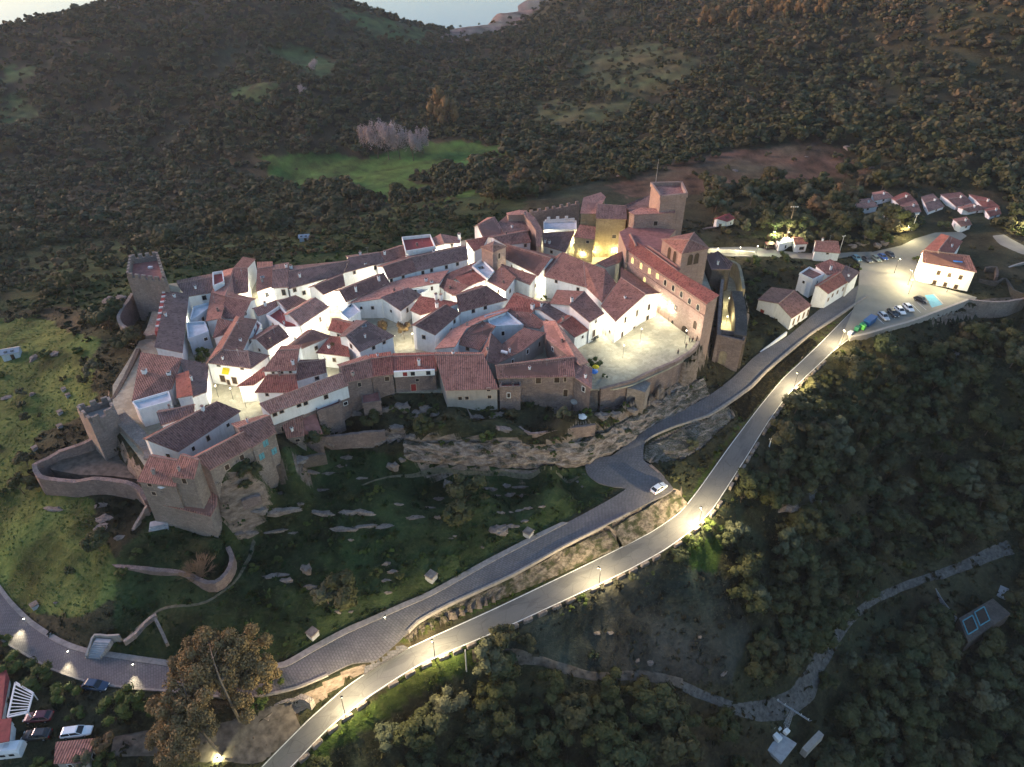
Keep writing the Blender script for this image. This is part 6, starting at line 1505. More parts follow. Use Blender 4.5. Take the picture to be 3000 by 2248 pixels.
# the rest of the woodland as one mass
lo = []
for i in range(8):
    r = np.random.default_rng(900 + i)
    V, Fq, cv, cf = crown_np(r, 8, 150, .15, (1, 1, .78), True, .4, .72)
    lo.append((V, Fq, cv, cf))
lf = []
for i in range(6):
    r = np.random.default_rng(950 + i)
    V, Fq, cv, cf = crown_np(r, 7, 64, .21, (1, 1, .76), True, .4, .68)
    lf.append((V, Fq, cv, cf))
PAL = np.array([(0.034, 0.040, 0.018), (0.040, 0.045, 0.018), (0.052, 0.049, 0.022), (0.036, 0.046, 0.024), (0.066, 0.055, 0.028), (0.05, 0.05, 0.03), (0.082, 0.060, 0.036), (0.062, 0.066, 0.036)])
VV, FF, CC, off = [], [], [], 0
rest = np.nonzero(~single)[0]
for i in rest:
    V, Fq, cv, cf = (lo if dist[i] < 380 else lf)[rng.integers(0, 8 if dist[i] < 380 else 6)]
    s = size[i]; th = rng.uniform(0, 6.28); ct, st = math.cos(th), math.sin(th); hz = rng.uniform(.8, 1.2)
    A = np.concatenate([V, cv]); n4 = len(Fq)
    B = np.stack([(A[:, 0] * ct - A[:, 1] * st) * s + cand[i, 0], (A[:, 0] * st + A[:, 1] * ct) * s + cand[i, 1], A[:, 2] * s * hz + cz[i] - .3], 1)
    VV.append(B); FF.append(np.concatenate([Fq[:, [0, 1, 2]], Fq[:, [0, 2, 3]], cf + len(V)]) + off)
    base = PAL[min(7, max(0, int(rng.integers(0, 8) * .7 + (patch[i] < -.1) * 1.5)))] * rng.uniform(.75, 1.3)
    if cpx[i] > 1900 and cpy[i] < 160 and rng.random() < .22: base = np.array((0.11, 0.078, 0.046))
    CC.append(np.tile(base, (len(A), 1))); off += len(A)
V = np.concatenate(VV); Ft = np.concatenate(FF); C = np.concatenate(CC)
wood = from_np('woodland', V, Ft, MAT['forest'])
ca = wood.data.color_attributes.new('leaf', 'FLOAT_COLOR', 'POINT')
ca.data.foreach_set('color', np.concatenate([C, np.ones((len(C), 1))], 1).astype(np.float32).ravel())
tag(wood, 'far oak and olive scrub covering the hills round the village', 'woodland', kind='stuff')
print('TREES', len(cand), 'tris', len(Ft))

# rough herbage on the open ground: nobody could count it
gr = np.random.default_rng(31)
n_ = 90000
rr_ = 62 + (265 - 62) * gr.random(n_) ** .7; aa_ = gr.uniform(-R(52), R(52), n_)
gx, gy = np.sin(aa_) * rr_, np.cos(aa_) * rr_
ok = (_grid(gx, gy, DRg) > .9) & (vnoise(gx, gy, 6) + .6 * vnoise(gx + 30, gy, 2.2) > -.3)
gx, gy = gx[ok], gy[ok]; gz_ = _grid(gx, gy, GZg); n_ = len(gx)
ia = np.clip(np.round((np.arctan2(gx, gy) - ang[0]) / (ang[1] - ang[0])).astype(int), 0, len(ang) - 1); ir = np.clip(np.round(np.interp(np.hypot(gx, gy), rad, np.arange(len(rad)))).astype(int), 0, len(rad) - 1)
gcol_ = pc[ia * len(rad) + ir] * gr.uniform(.8, 1.7, n_)[:, None]
isl = pc[ia * len(rad) + ir][:, 0] > .09
dark = (gr.random(n_) < .10) & ~isl
gcol_[dark] *= np.array([.6, .62, .55])
hh = np.where(dark, gr.uniform(.3, .7, n_), gr.uniform(.07, .2, n_))
quads, cols = [], []
for k in range(6):
    t_ = gr.uniform(0, 6.28, n_); off_ = gr.normal(size=(n_, 2)) * (hh * .7)[:, None]; wd = hh * gr.uniform(.5, 1.1, n_)
    cx, cy = gx + off_[:, 0], gy + off_[:, 1]; lx, ly = np.cos(t_) * wd, np.sin(t_) * wd; bx_, by_ = -np.sin(t_) * hh * .5, np.cos(t_) * hh * .5
    zb_ = gz_ - .05
    quads.append(np.stack([np.stack([cx - lx, cy - ly, zb_], 1), np.stack([cx + lx, cy + ly, zb_], 1), np.stack([cx + lx * .7 + bx_, cy + ly * .7 + by_, zb_ + hh * gr.uniform(.6, 1.1, n_)], 1), np.stack([cx - lx * .7 + bx_, cy - ly * .7 + by_, zb_ + hh * gr.uniform(.6, 1.1, n_)], 1)], 1).reshape(-1, 3))
    cols.append(np.repeat(gcol_ * gr.uniform(.8, 1.2, n_)[:, None], 4, axis=0))
V = np.concatenate(quads); C = np.concatenate(cols)
t = NT('herbage', 0.9, 0.1); t.color(t.new('ShaderNodeVertexColor', layer_name='leaf').outputs['Color']); MAT['herbage'] = t.mat
herb = from_np('grass', V, np.arange(len(V)).reshape(-1, 4), MAT['herbage'])
ca = herb.data.color_attributes.new('leaf', 'FLOAT_COLOR', 'POINT')
ca.data.foreach_set('color', np.concatenate([C, np.ones((len(C), 1))], 1).astype(np.float32).ravel())
tag(herb, 'rough grass and low weeds over the open slopes', 'grass', kind='stuff')

# trees one can tell apart
def ptree(kind, view, p, size, label, **k):
    q = og(view, p); return tree(kind, (q[0], q[1], q[2] - .1), size, label, **k)
for i, (x, y, s) in enumerate([(170, 1010, 5.4), (240, 1025, 6.0), (310, 1035, 6.2), (380, 1035, 5.8), (470, 1045, 5.0), (530, 1000, 4.2)]):
    ptree('bare', 'T', (x, y), s * 1.35, 'bare violet grey poplar in the clump on the green meadow', group='bare poplar clump on the meadow', name='poplar', hz=1.5)
ptree('gold', 'T', (630, 830), 10.5, 'largest golden leaved tree above the green meadow', name='golden_tree', hz=1.25)
ptree('gold', 'T', (700, 840), 8.0, 'smaller golden tree beside the largest one', name='golden_tree', i=1, hz=1.2)
for x, y, s in ((150, 190, 8), (230, 170, 8), (320, 190, 7), (450, 150, 8), (560, 130, 8), (660, 120, 7), (900, 120, 7), (760, 130, 7), (1030, 40, 7)):
    ptree('gold', 'U', (x, y), s, 'rust coloured tree in the autumn patch on the upper right hill', group='autumn trees on the upper right hill', name='golden_tree')
for x, y, s in ((275, 95, 5.5), (480, 60, 6.5), (525, 62, 4.5), (585, 40, 6), (650, 30, 5.5), (810, 18, 6)):
    ptree('oak', 'Q', (x, y), s, 'slender dark tree standing on the hill crest against the lake', group='trees on the hill crest', name='crest_tree', hz=1.9)
ptree('bare', 'Q', (2040, 470), 5.5, 'pale bare tree at the edge of the small far meadow', name='bare_tree')
ptree('bare', 'Q', (1965, 630), 4.5, 'grey bare tree below the small far meadow', name='bare_tree')
ptree('oak', 'S', (1000, 1775), 4.6, 'lone round dark tree on the grass above the cobbled road', name='lone_tree', cat='tree', hz=.95)
ptree('oak', 'F', (1830, 1340), 4.2, 'large dark bush beside the tall standing rock', name='dark_bush', cat='bush')
ptree('oak', 'F', (1780, 1500), 3.4, 'dark bush below the larger bush by the standing rock', name='dark_bush', cat='bush')
for v, x, y, s, lab in (('E', 225, 660, 1.9, 'round dark bush on the bright left slope'), ('E', 690, 190, 1.5, 'dark round bush near the perimeter wall path'), ('E', 230, 1030, 3.0, 'dark tree at the tip of the bailey wall'), ('E', 200, 1240, 3.6, 'largest dark tree below the bailey wall'), ('E', 290, 1215, 2.2, 'small dark tree beside the largest one below the bailey wall'), ('E', 30, 1260, 2.6, 'dark shrub cut by the left edge on the slope'),
                     ('E', 15, 290, 1.6, 'green shrub at the left edge under the barn'), ('E', 620, 100, 2.4, 'dark shrub above the bright slope'), ('E', 780, 290, 3.4, 'broad scrub bush below the perimeter wall'), ('E', 700, 360, 2.2, 'bramble bush under the perimeter wall'), ('E', 190, 450, 1.9, 'grey shrub beside the pale path end'), ('E', 1040, 90, 4.2, 'dark tree growing against the west village wall'), ('E', 370, 120, 2.6, 'bushy tree right of the little barn'),
                     ('A', 280, 1010, 4.0, 'tall dark tree beneath the tower ring wall'), ('K', 660, 260, 3.4, 'purple brown bush left of the loop garden'), ('K', 880, 280, 1.6, 'small palm like shrub in the loop garden'), ('K', 800, 420, 2.0, 'rusty shrub on the loop garden wall'),
                     ('F', 130, 1150, 3.0, 'dark tree under the outer row corner'), ('F', 1080, 700, 3.0, 'dark bush beneath the ruined turret'), ('F', 1500, 790, 3.4, 'wide dark bush above the cliff'), ('F', 2010, 800, 2.6, 'green bush on the brow of the cliff'), ('G', 280, 640, 2.0, 'dark tree beside the garden wall'), ('G', 690, 640, 2.2, 'yellowing tree in the garden under the stone house'), ('G', 880, 600, 1.8, 'dark shrub by the garden parasol'), ('G', 1190, 540, 1.2, 'small dark shrub at the foot of the turret'),
                     ('G', 1260, 1480, 2.6, 'dark rounded bush on the lit bank between the roads'), ('G', 1590, 1140, 1.6, 'bush at the road corner behind the white car'), ('G', 1720, 880, 2.6, 'olive green bush under the rock between the roads'), ('L', 1050, 870, 3.2, 'round bush beside the asphalt road above the dirt track'), ('L', 1200, 900, 2.4, 'darker bush right of the round one on the dirt track'), ('L', 1560, 590, 1.6, 'lit bush under the road lamp'), ('L', 1890, 460, 1.6, 'small olive bush by the guard blocks'), ('L', 2190, 330, 2.4, 'dark bush at the road bend'), ('M', 180, 130, 2.6, 'bright green bush lit by the road lamp'), ('M', 60, 210, 2.4, 'second bright green bush under the road lamp'),
                     ('M', 700, 900, 3.6, 'pale olive tree beside the dark track'), ('M', 1060, 1010, 3.0, 'round olive tree inside the track bend'), ('M', 1260, 1040, 3.8, 'larger olive tree right of the round one'), ('M', 930, 1150, 2.8, 'round tree above the transformer pylon'), ('M', 1020, 1580, 3.4, 'feathery tree below the pylon'), ('K', 2130, 600, 4.0, 'greyish tree left of the lone round tree')):
    ptree('olive' if any(w in lab for w in ('olive', 'pale', 'feathery', 'yellow', 'greyish', 'scrub')) else ('bush' if any(w in lab for w in ('green', 'lit', 'shrub')) else 'oak'), v, (x, y), s * .8, lab, name='bush' if 'tree' not in lab else 'tree', cat='bush' if 'tree' not in lab else 'tree')
for i, (v, x, y, s) in enumerate([('D', 20, 840, 2.2), ('D', 60, 900, 2.0), ('D', -20, 930, 2.4), ('D', 10, 1000, 2.0), ('D', 60, 780, 1.6), ('D', 180, 850, 1.8), ('D', 260, 830, 1.6), ('D', 330, 800, 1.4), ('D', 120, 830, 1.5), ('D', -60, 820, 1.8), ('D', -30, 1060, 1.8), ('D', 20, 1250, 1.4), ('D', 150, 1330, 1.4), ('F', 1250, 560, 1.5), ('F', 1330, 600, 1.8), ('F', 1560, 620, 1.6), ('F', 1480, 520, 1.1), ('F', 1600, 540, 1.2), ('F', 1400, 650, 1.5), ('F', 1640, 700, 1.4), ('F', 1940, 560, 1.1), ('F', 2030, 560, 1.2), ('F', 1150, 800, 1.6), ('F', 1010, 860, 1.2), ('F', 900, 700, 1.3), ('G', 60, 580, 1.2), ('G', 130, 620, 1.3), ('G', 420, 560, 1.5), ('G', 560, 640, 1.2), ('G', 620, 830, 1.3), ('G', 720, 800, 1.2), ('G', 860, 810, 1.4), ('G', 470, 830, 1.1), ('G', 340, 830, 1.0), ('G', 1020, 700, 1.4), ('G', 1120, 660, 1.3), ('G', 990, 560, 1.1), ('G', 1060, 600, 1.0), ('G', 1500, 560, 1.0), ('G', 1680, 460, .9), ('G', 1820, 330, 1.2), ('G', 1760, 380, 1.0), ('F', 60, 1200, 2.0), ('F', 240, 1130, 1.6), ('F', 420, 1090, 1.2), ('F', 900, 1290, 1.5), ('F', 1130, 1220, 1.6), ('F', 1060, 1270, 1.3), ('F', 400, 1480, 1.4), ('F', 560, 1480, 1.2), ('F', 1700, 1400, 1.8), ('F', 1860, 1440, 1.6), ('F', 1500, 1230, 1.0), ('F', 1420, 1300, .9), ('G', 60, 1290, 1.2), ('G', 1640, 830, 1.2), ('G', 1830, 760, 1.0), ('G', 1560, 960, 1.0), ('K', 1650, 380, 1.7), ('K', 1800, 330, 1.6), ('K', 1700, 270, 1.3), ('K', 1900, 230, 1.2), ('L', 230, 400, 1.5), ('L', 380, 440, 1.3)]):
    q = og(v, (x, y)); tree('bush' if i % 3 else 'oak', (q[0], q[1], q[2] - .1), s * .8, 'dark wild shrub on the rocky slope under the village walls', 'wild shrubs under the village walls', name='wild_shrub', cat='shrub', hz=random.uniform(.7, 1.1))
for i in range(60):
    f_i = random.random(); side = random.random() < .6
    arr = ASP_L if side else ASP_R; j = random.randrange(12, len(arr) - 45); oth = ASP_R if side else ASP_L
    o_ = (arr[j] - oth[j])[:2]; o_ /= np.linalg.norm(o_); q = arr[j][:2] + o_ * random.uniform(1.6, 3.2)
    if _grid([q[0]], [q[1]], DRg)[0] < 1.0: continue
    tree('bush', (q[0], q[1], ground(q[0], q[1]) - .1), random.uniform(.35, .8), 'small wild shrub on the verge of the asphalt road', 'wild shrubs along the asphalt verge', name='verge_shrub', cat='shrub', hz=.8)
for v, x, y, s in (('F', 1180, 560, 2.0), ('F', 1330, 560, 2.4), ('F', 1440, 600, 2.6), ('F', 1530, 560, 2.2), ('F', 1600, 600, 1.8), ('F', 940, 590, 1.8), ('F', 760, 850, 2.4), ('F', 680, 820, 2.0), ('F', 1280, 750, 1.8), ('F', 1400, 780, 1.6), ('F', 1920, 620, 1.8), ('F', 2080, 610, 1.8), ('F', 2140, 720, 1.8), ('F', 480, 980, 2.0), ('G', 1000, 620, 2.2), ('G', 1100, 620, 2.0), ('G', 1240, 600, 2.2), ('G', 1420, 560, 2.0), ('G', 1560, 520, 2.0)):
    p = og(v, (x, y)); rock((p[0], p[1], p[2] + .1), s, s * .7, s * .75, random.uniform(-.4, .4), 'rough crag of rose grey rock at the foot of the village walls', 'crags at the foot of the village walls', name='crag')
for i, p in enumerate(along(BROW, 22)[1:-1]):
    q = P(*p); f = random.uniform(-1.2, 1.6)
    if random.random() < .25: continue
    low_ = random.random() < .35
    tree('bush' if i % 2 else 'oak', (q[0] + random.uniform(-.8, .8), q[1] + (f if not low_ else -1.6), q[2] - (.3 if not low_ else random.uniform(1.5, 4))), random.uniform(.45, 1.15), 'dark shrub rooted in the brow of the limestone cliff', 'shrubs on the limestone cliff', name='cliff_shrub', cat='shrub', hz=.8)
# garden trees inside the village
for v, x, y, s, lab in (('A', 820, 1110, 2.7, 'dense dark tree in the garden above the little square'), ('A', 815, 1510, 2.5, 'dark tree beside the lit little square'), ('A', 735, 670, 1.6, 'leafy vine bush in the lit patio'), ('A', 1850, 1130, 2.6, 'brown green shrub in the courtyard of the red roof'), ('B', 510, 1090, 2.5, 'feathery brown tree in the lit alley bend'), ('B', 350, 1050, 2.4, 'dark tree behind the feathery brown one'), ('C', 395, 1590, 2.6, 'round tree at the corner of the castle square'), ('C', 470, 1680, .9, 'small shrub on the square below the round tree'), ('B', 1640, 770, 1.2, 'little lit shrub between white walls'), ('B', 970, 560, 1.0, 'lit green shrub by the upper alley')):
    q = W(v, (x, y), 0.0); tree('brown' if 'brown' in lab else 'bush', (q[0], q[1], 0), s * .8, lab, name='garden_tree' if 'tree' in lab else 'shrub', cat='tree' if 'tree' in lab else 'shrub', hz=1.35)
for v, x, y, s, lab in (('D', 20, 760, 2.4, 'street tree by the lit street outside the gate'), ('D', 240, 735, 2.6, 'street tree in front of the white toilet block'), ('D', 160, 575, 1.8, 'bright green floodlit tree near the lamp mast'), ('D', 1100, 580, 2.2, 'yellow green lamp lit tree behind the parked cars'), ('D', 1340, 740, 2.0, 'shrub at the corner of the big white house'), ('D', 850, 800, 1.4, 'shrub against the slate roofed roadside corner'), ('D', 2160, 520, 2.2, 'floodlit yellow tree at the far right road')):
    q = og(v, (x, y)); tree('bush', (q[0], q[1], q[2] - .1), s, lab, name='street_tree', hz=1.1)

# great eucalyptus at the lower left
q = og('K', (1440, 1590)); er = np.random.default_rng(77)
eu = empty('eucalyptus', q, 'tall golden brown eucalyptus with lacy crown over the lower road', 'tree')
q2 = og('K', (1560, 1360))
mb = MB(); base = Vector(q) - Vector((0, 0, .5)); t1 = Vector(P(*px('K', (1290, 1400)), q[2] + 7)); t2 = Vector(P(*px('K', (1230, 1250)), q[2] + 11)); t3 = Vector(P(*px('K', (1180, 1100)), q[2] + 14))
mb.tube(base, t1, .30, .22, 8); mb.tube(t1, t2, .22, .16, 8); mb.tube(t2, t3, .16, .06, 6)
b2 = Vector(q2) - Vector((0, 0, .5)); s1 = Vector(P(*px('K', (1500, 1250)), q2[2] + 6)); s2 = Vector(P(*px('K', (1430, 1100)), q2[2] + 11)); s3 = Vector(P(*px('K', (1380, 950)), q2[2] + 15))
mb.tube(b2, s1, .28, .22, 8); mb.tube(s1, s2, .22, .16, 8); mb.tube(s2, s3, .16, .06, 6)
CL = []
for (x, y, zz, rr) in ((1350, 830, 15, 1.6), (1420, 870, 14, 1.9), (1300, 920, 13, 1.9), (1220, 960, 12, 1.9), (1180, 1010, 11, 1.4), (1520, 900, 13, 1.8), (1620, 920, 12, 1.9), (1700, 980, 10, 1.6), (1480, 1000, 12, 2.1), (1380, 1030, 12, 2.1), (1580, 1030, 11, 2.0), (1660, 1080, 9, 1.6), (1290, 1090, 12, 2.0), (1220, 1180, 12, 1.9), (1130, 1230, 11, 1.7), (1340, 1170, 11, 2.0), (1450, 1130, 10, 1.9), (1560, 1150, 9, 1.7), (1170, 1320, 10, 1.8), (1080, 1330, 9, 1.5), (1260, 1290, 11, 1.8), (1080, 1430, 8, 1.7), (1180, 1420, 9, 1.7), (1030, 1490, 7, 1.4), (1120, 1530, 7, 1.7), (1230, 1500, 7, 1.5), (1060, 1610, 5, 1.4), (1330, 1380, 8, 1.3), (1040, 1240, 8, 1.5), (1750, 1050, 8, 1.2)):
    w_ = Vector(P(*px('K', (x, y)), q[2] + zz)); CL.append((w_, rr)); a_ = min((t1, t2, t3, s1, s2, s3), key=lambda v: (v - w_).length); mb.tube(a_, w_, .09, .03, 5)
mb.obj('trunk', MAT['bark_euc'], eu, q)
vs = []
for w_, rr in CL:
    for k in range(6):
        c_ = np.array(w_) + er.normal(size=3) * rr * .7; n_ = 560
        d_ = er.normal(size=(n_, 3)); d_ /= np.linalg.norm(d_, axis=1)[:, None]
        p_ = c_ + d_ * (rr * .7 * er.uniform(.1, 1.2, n_) ** .7)[:, None]
        nr_ = d_ + er.normal(size=(n_, 3)) * .6; nr_ /= np.linalg.norm(nr_, axis=1)[:, None]
        a_ = np.cross(nr_, er.normal(size=(n_, 3))); a_ /= np.linalg.norm(a_, axis=1)[:, None]; b_ = np.cross(nr_, a_); s_ = er.uniform(.07, .15, n_)[:, None]
        vs.append(np.stack([p_ - a_ * s_ - b_ * s_, p_ + a_ * s_ - b_ * s_, p_ + a_ * s_ + b_ * s_, p_ - a_ * s_ + b_ * s_], 1).reshape(-1, 3))
V = np.concatenate(vs) - np.array(q)
o = from_np('crown', V, np.arange(len(V)).reshape(-1, 4), MAT['euc'], parent=eu)
for v, x, y, s, lab in (('K', 100, 1010, 3.4, 'green tree by the pergola under the lower road'), ('K', 260, 1090, 4.2, 'largest green tree between road and pergola'), ('K', 420, 1200, 3.2, 'green tree left of the dark blue car'), ('K', 740, 1290, 3.6, 'dark green bush mass right of the dark blue car'), ('K', 860, 1260, 3.8, 'second dark green bush beside the lower road'), ('K', 960, 1300, 3.0, 'dark bush left of the eucalyptus'), ('K', 700, 1560, 2.6, 'bare brown shrub by the flat shed'), ('K', 290, 1650, 2.4, 'dark shrub cut by the bottom edge near the shed'), ('K', 560, 1640, 2.6, 'olive shrub at the bottom edge below the shed'), ('K', 690, 1640, 2.6, 'dark green shrub at the bottom edge'), ('K', 1680, 1260, 2.8, 'dark tree right of the eucalyptus trunk'), ('K', 1780, 1090, 2.4, 'small dark tree at the road edge by the eucalyptus'), ('K', 20, 860, 2.2, 'dark shrub on the lower road at the left edge'), ('K', 500, 1320, 2.0, 'shrub beside the ruined yard wall')):
    q = og(v, (x, y)); tree('brown' if 'brown' in lab else ('olive' if 'olive' in lab else 'bush'), (q[0], q[1], q[2] - .1), s * .75, lab, name='tree' if 'tree' in lab else 'bush', cat='tree' if 'tree' in lab else 'bush')
# bare spreading bush under the tower house
q = og('K', (1300, 420)); br = empty('bare_bush', q, 'bare spreading brown bush in the loop garden', 'bush')
mb = MB(); qr = random.Random(5)
for i in range(46):
    t = qr.uniform(0, 6.28); e = qr.uniform(.35, 1.3); l = qr.uniform(2.2, 4.6)
    d = Vector((math.cos(t) * math.cos(e), math.sin(t) * math.cos(e), math.sin(e))); a = Vector(q) + Vector((qr.uniform(-.4, .4), qr.uniform(-.4, .4), -.1)); b = a + d * l * .55; mb.tube(a, b, .07, .045, 4)
    for j in range(5):
        d2 = (d + Vector((qr.uniform(-.5, .5), qr.uniform(-.5, .5), qr.uniform(-.2, .5)))).normalized(); c = b + d2 * l * .5; mb.tube(b, c, .04, .018, 3)
        for k in range(3): mb.tube(b + (c - b) * .5, c + Vector((qr.uniform(-.6, .6), qr.uniform(-.6, .6), qr.uniform(0, .6))), .022, .01, 3)
mb.obj('branches', MAT['twig_brown'], br, q)
# ------------------------------------------------------------------ cars
PAINT = {}
def paint(name, col):
    if name not in PAINT:
        m = m_plain(name + ' car paint', col, 0.3, 0.04, 0.5, 0.5); m.node_tree.nodes['Principled BSDF'].inputs['Coat Weight'].default_value = 0.6; PAINT[name] = m
    return PAINT[name]
MAT['tyre'] = m_plain('black rubber', (0.015, 0.015, 0.015), 0.9)
MAT['lampglass'] = m_plain('lamp lens', (0.7, 0.7, 0.68), 0.2)
MAT['redlens'] = m_plain('red lens', (0.4, 0.01, 0.01), 0.3)
def car(pos, az, colname, col, label, L=4.3, Wd=1.8, H=1.5, estate=False, group=None, pitch=0.0):
    root = empty('parked_car', pos, label, 'car', group, az)
    root.rotation_euler = (0, pitch, az)
    hl, hw = L / 2, Wd / 2
    # body lofted from cross sections along the car (x forward)
    sec = [(-hl, .45, .80, .80), (-hl + .12, .30, .98, .90), (-hl * .55, .26, 1.0, .97), (0, .24, .98, 1.0), (hl * .42, .24, .94, 1.0), (hl * .75, .26, .84, .95), (hl - .15, .30, .72, .86), (hl, .40, .60, .74)]
    V, Fc = [], []
    for x, z0, z1, k in sec:
        w = hw * k
        for y, z in ((-w * .9, z0), (-w, z0 + .18), (-w, z1 - .18), (-w * .86, z1), (w * .86, z1), (w, z1 - .18), (w, z0 + .18), (w * .9, z0)):
            V.append((x, y, z * H / 1.5))
    n = 8
    for i in range(len(sec) - 1):
        for j in range(n):
            Fc.append((i * n + j, i * n + (j + 1) % n, (i + 1) * n + (j + 1) % n, (i + 1) * n + j))
    Fc += [tuple(range(n))[::-1], tuple((len(sec) - 1) * n + j for j in range(n))]
    b = mobj('body', V, Fc, paint(colname, col), root, smooth=False)
    # cabin glass and painted roof
    xb, xt0, xt1, xf = (-hl + .25, -hl + (.45 if estate else .85), hl * .12, hl * .45)
    zb, zt = .96 * H / 1.5, H; wb, wt = hw * .88, hw * .72
    gv = [(xb, -wb, zb), (xf, -wb, zb - .03), (xf, wb, zb - .03), (xb, wb, zb), (xt0, -wt, zt - .06), (xt1, -wt, zt - .06), (xt1, wt, zt - .06), (xt0, wt, zt - .06)]
    mobj('window', gv, [(0, 1, 5, 4), (1, 2, 6, 5), (2, 3, 7, 6), (3, 0, 4, 7), (4, 5, 6, 7)], MAT['dark_glass'], root)
    mb = MB()
    mb.poly([(xt0 - .05, -wt - .02, zt - .06), (xt1 + .05, -wt - .02, zt - .06), (xt1 + .05, wt + .02, zt - .06), (xt0 - .05, wt + .02, zt - .06), (xt0 + .1, -wt + .1, zt), (xt1 - .1, -wt + .1, zt), (xt1 - .1, wt - .1, zt), (xt0 + .1, wt - .1, zt)], [(0, 1, 5, 4), (1, 2, 6, 5), (2, 3, 7, 6), (3, 0, 4, 7), (4, 5, 6, 7), (3, 2, 1, 0)])
    for s in (-1, 1):
        mb.tube((xt1, s * wt, zt - .06), (xf, s * wb, zb - .02), .05, .05, 4); mb.tube((xt0, s * wt, zt - .06), (xb, s * wb, zb), .06, .06, 4); mb.tube(((xt0 + xt1) / 2, s * (wt + .01), zt - .06), ((xb + xf) / 2 - .1, s * (wb + .01), zb), .045, .045, 4)
    mb.obj('roof', paint(colname, col), root)
    for sx in (-1, 1):
        for sy in (-1, 1):
            wv = MB().tube((sx * L * .30, sy * (hw - .22), .32), (sx * L * .30, sy * (hw + .01), .32), .32, .32, 12).tube((sx * L * .30, sy * (hw - .05), .32), (sx * L * .30, sy * (hw + .025), .32), .19, .17, 10, 1)
            wv.obj('wheel', [MAT['tyre'], MAT['steel']], root)
    for sy in (-1, 1):
        MB().box((hl - .04, sy * hw * .58, .60 * H / 1.5), (.12, .36, .16)).obj('headlight', MAT['lampglass'], root)
        MB().box((-hl + .02, sy * hw * .68, .78 * H / 1.5), (.08, .26, .2)).obj('tail_light', MAT['redlens'], root)
    return root
def car_at(view, a, b, z, *args, **k):
    """a -> b: rear and front of the car on the ground as surveyed"""
    A, B = P(*px(view, a), z + .5), P(*px(view, b), z + .5); m = ((A[0] + B[0]) / 2, (A[1] + B[1]) / 2, z)
    return car(m, math.atan2(B[1] - A[1], B[0] - A[0]), *args, **k)
zc_ = zcob((1926, 1430), True)
car_at('G', (1400, 1235), (1530, 1150), low(-17.95), 'white', (.78, .79, .80), 'white hatchback alone on the cobbled road above the asphalt bend')
GP1 = 'cars parked in the back row of the parking'
for c_, nm, col, lab in (((855, 712), 'teal', (.10, .22, .28), 'teal car at the left end of the back parking row'), ((942, 722), 'graphite', (.06, .065, .07), 'dark grey car second in the back parking row'), ((1015, 715), 'green grey', (.16, .20, .17), 'grey green car in the middle of the back parking row'), ((1068, 702), 'blue', (.02, .07, .28), 'deep blue car in the back parking row'), ((1128, 684), 'black', (.015, .015, .018), 'black car at the right end of the back parking row')):
    car_at('D', (c_[0] - 38, c_[1] - 26), (c_[0] + 38, c_[1] + 26), PARKING_Z + .06, nm, col, lab, L=4.2, group=GP1)
GP2 = 'cars parked along the parking wall'
for c_, nm, col, lab in (((1075, 1182), 'silver', (.42, .46, .52), 'silver blue car nearest the bins on the parking wall'), ((1150, 1155), 'black', (.015, .015, .018), 'black car between the silver and white cars'), ((1208, 1135), 'white', (.78, .79, .80), 'white car parked beside the black one at the wall'), ((1276, 1112), 'white', (.78, .79, .80), 'white car at the right end of the wall row')):
    car_at('D', (c_[0] - 46, c_[1] - 42), (c_[0] + 46, c_[1] + 42), PARKING_Z + .06, nm, col, lab, L=4.5, group=GP2)
car_at('D', (1318, 1022), (1438, 1072), PARKING_Z + .06, 'black', (.015, .015, .018), 'black car beside the blue painted parking bay')
def gz(view, p): q = og(view, p); return q[2]
car_at('K', (405, 1440), (590, 1415), gz('K', (495, 1440)), 'white', (.78, .79, .80), 'white estate car with a roof opening in the lower left yard', L=4.9, estate=True)
car_at('K', (330, 1325), (170, 1335), gz('K', (245, 1340)), 'maroon', (.11, .012, .022), 'maroon car in the lower left yard', L=4.6)
car_at('K', (320, 1440), (160, 1450), gz('K', (240, 1455)), 'black', (.015, .015, .018), 'black car below the maroon car in the yard', L=4.6)
car_at('K', (535, 1115), (705, 1135), low(-23.35), 'navy', (.018, .045, .10), 'dark blue car parked on the edge of the lower cobbled road', L=4.6)
sheet('parking_bay', [(*W('D', p, PARKING_Z + .068)[:2], PARKING_Z + .068) for p in ((1408, 1010), (1475, 1002), (1552, 1085), (1465, 1110))], m_plain('blue bay paint', (0.10, 0.34, 0.46), .7, .12), 'light blue painted parking bay', 'parking bay', .01)
for p, q in (((1000, 1170), (1060, 1225)), ((1105, 1130), (1165, 1200)), ((1300, 1080), (1375, 1150)), ((1345, 1065), (1420, 1130)), ((1480, 1000), (1555, 1078)), ((985, 1165), (1075, 1240))):
    a, b = Vector(W('D', p, PARKING_Z + .07)), Vector(W('D', q, PARKING_Z + .07)); d_ = b - a; m_ = (a + b) / 2
    tag(MB().box((m_.x, m_.y, PARKING_Z + .066), (d_.length, .12, .008), math.atan2(d_.y, d_.x)).obj('parking_line', MAT['marking']), 'white bay line on the parking', 'line', kind='structure')
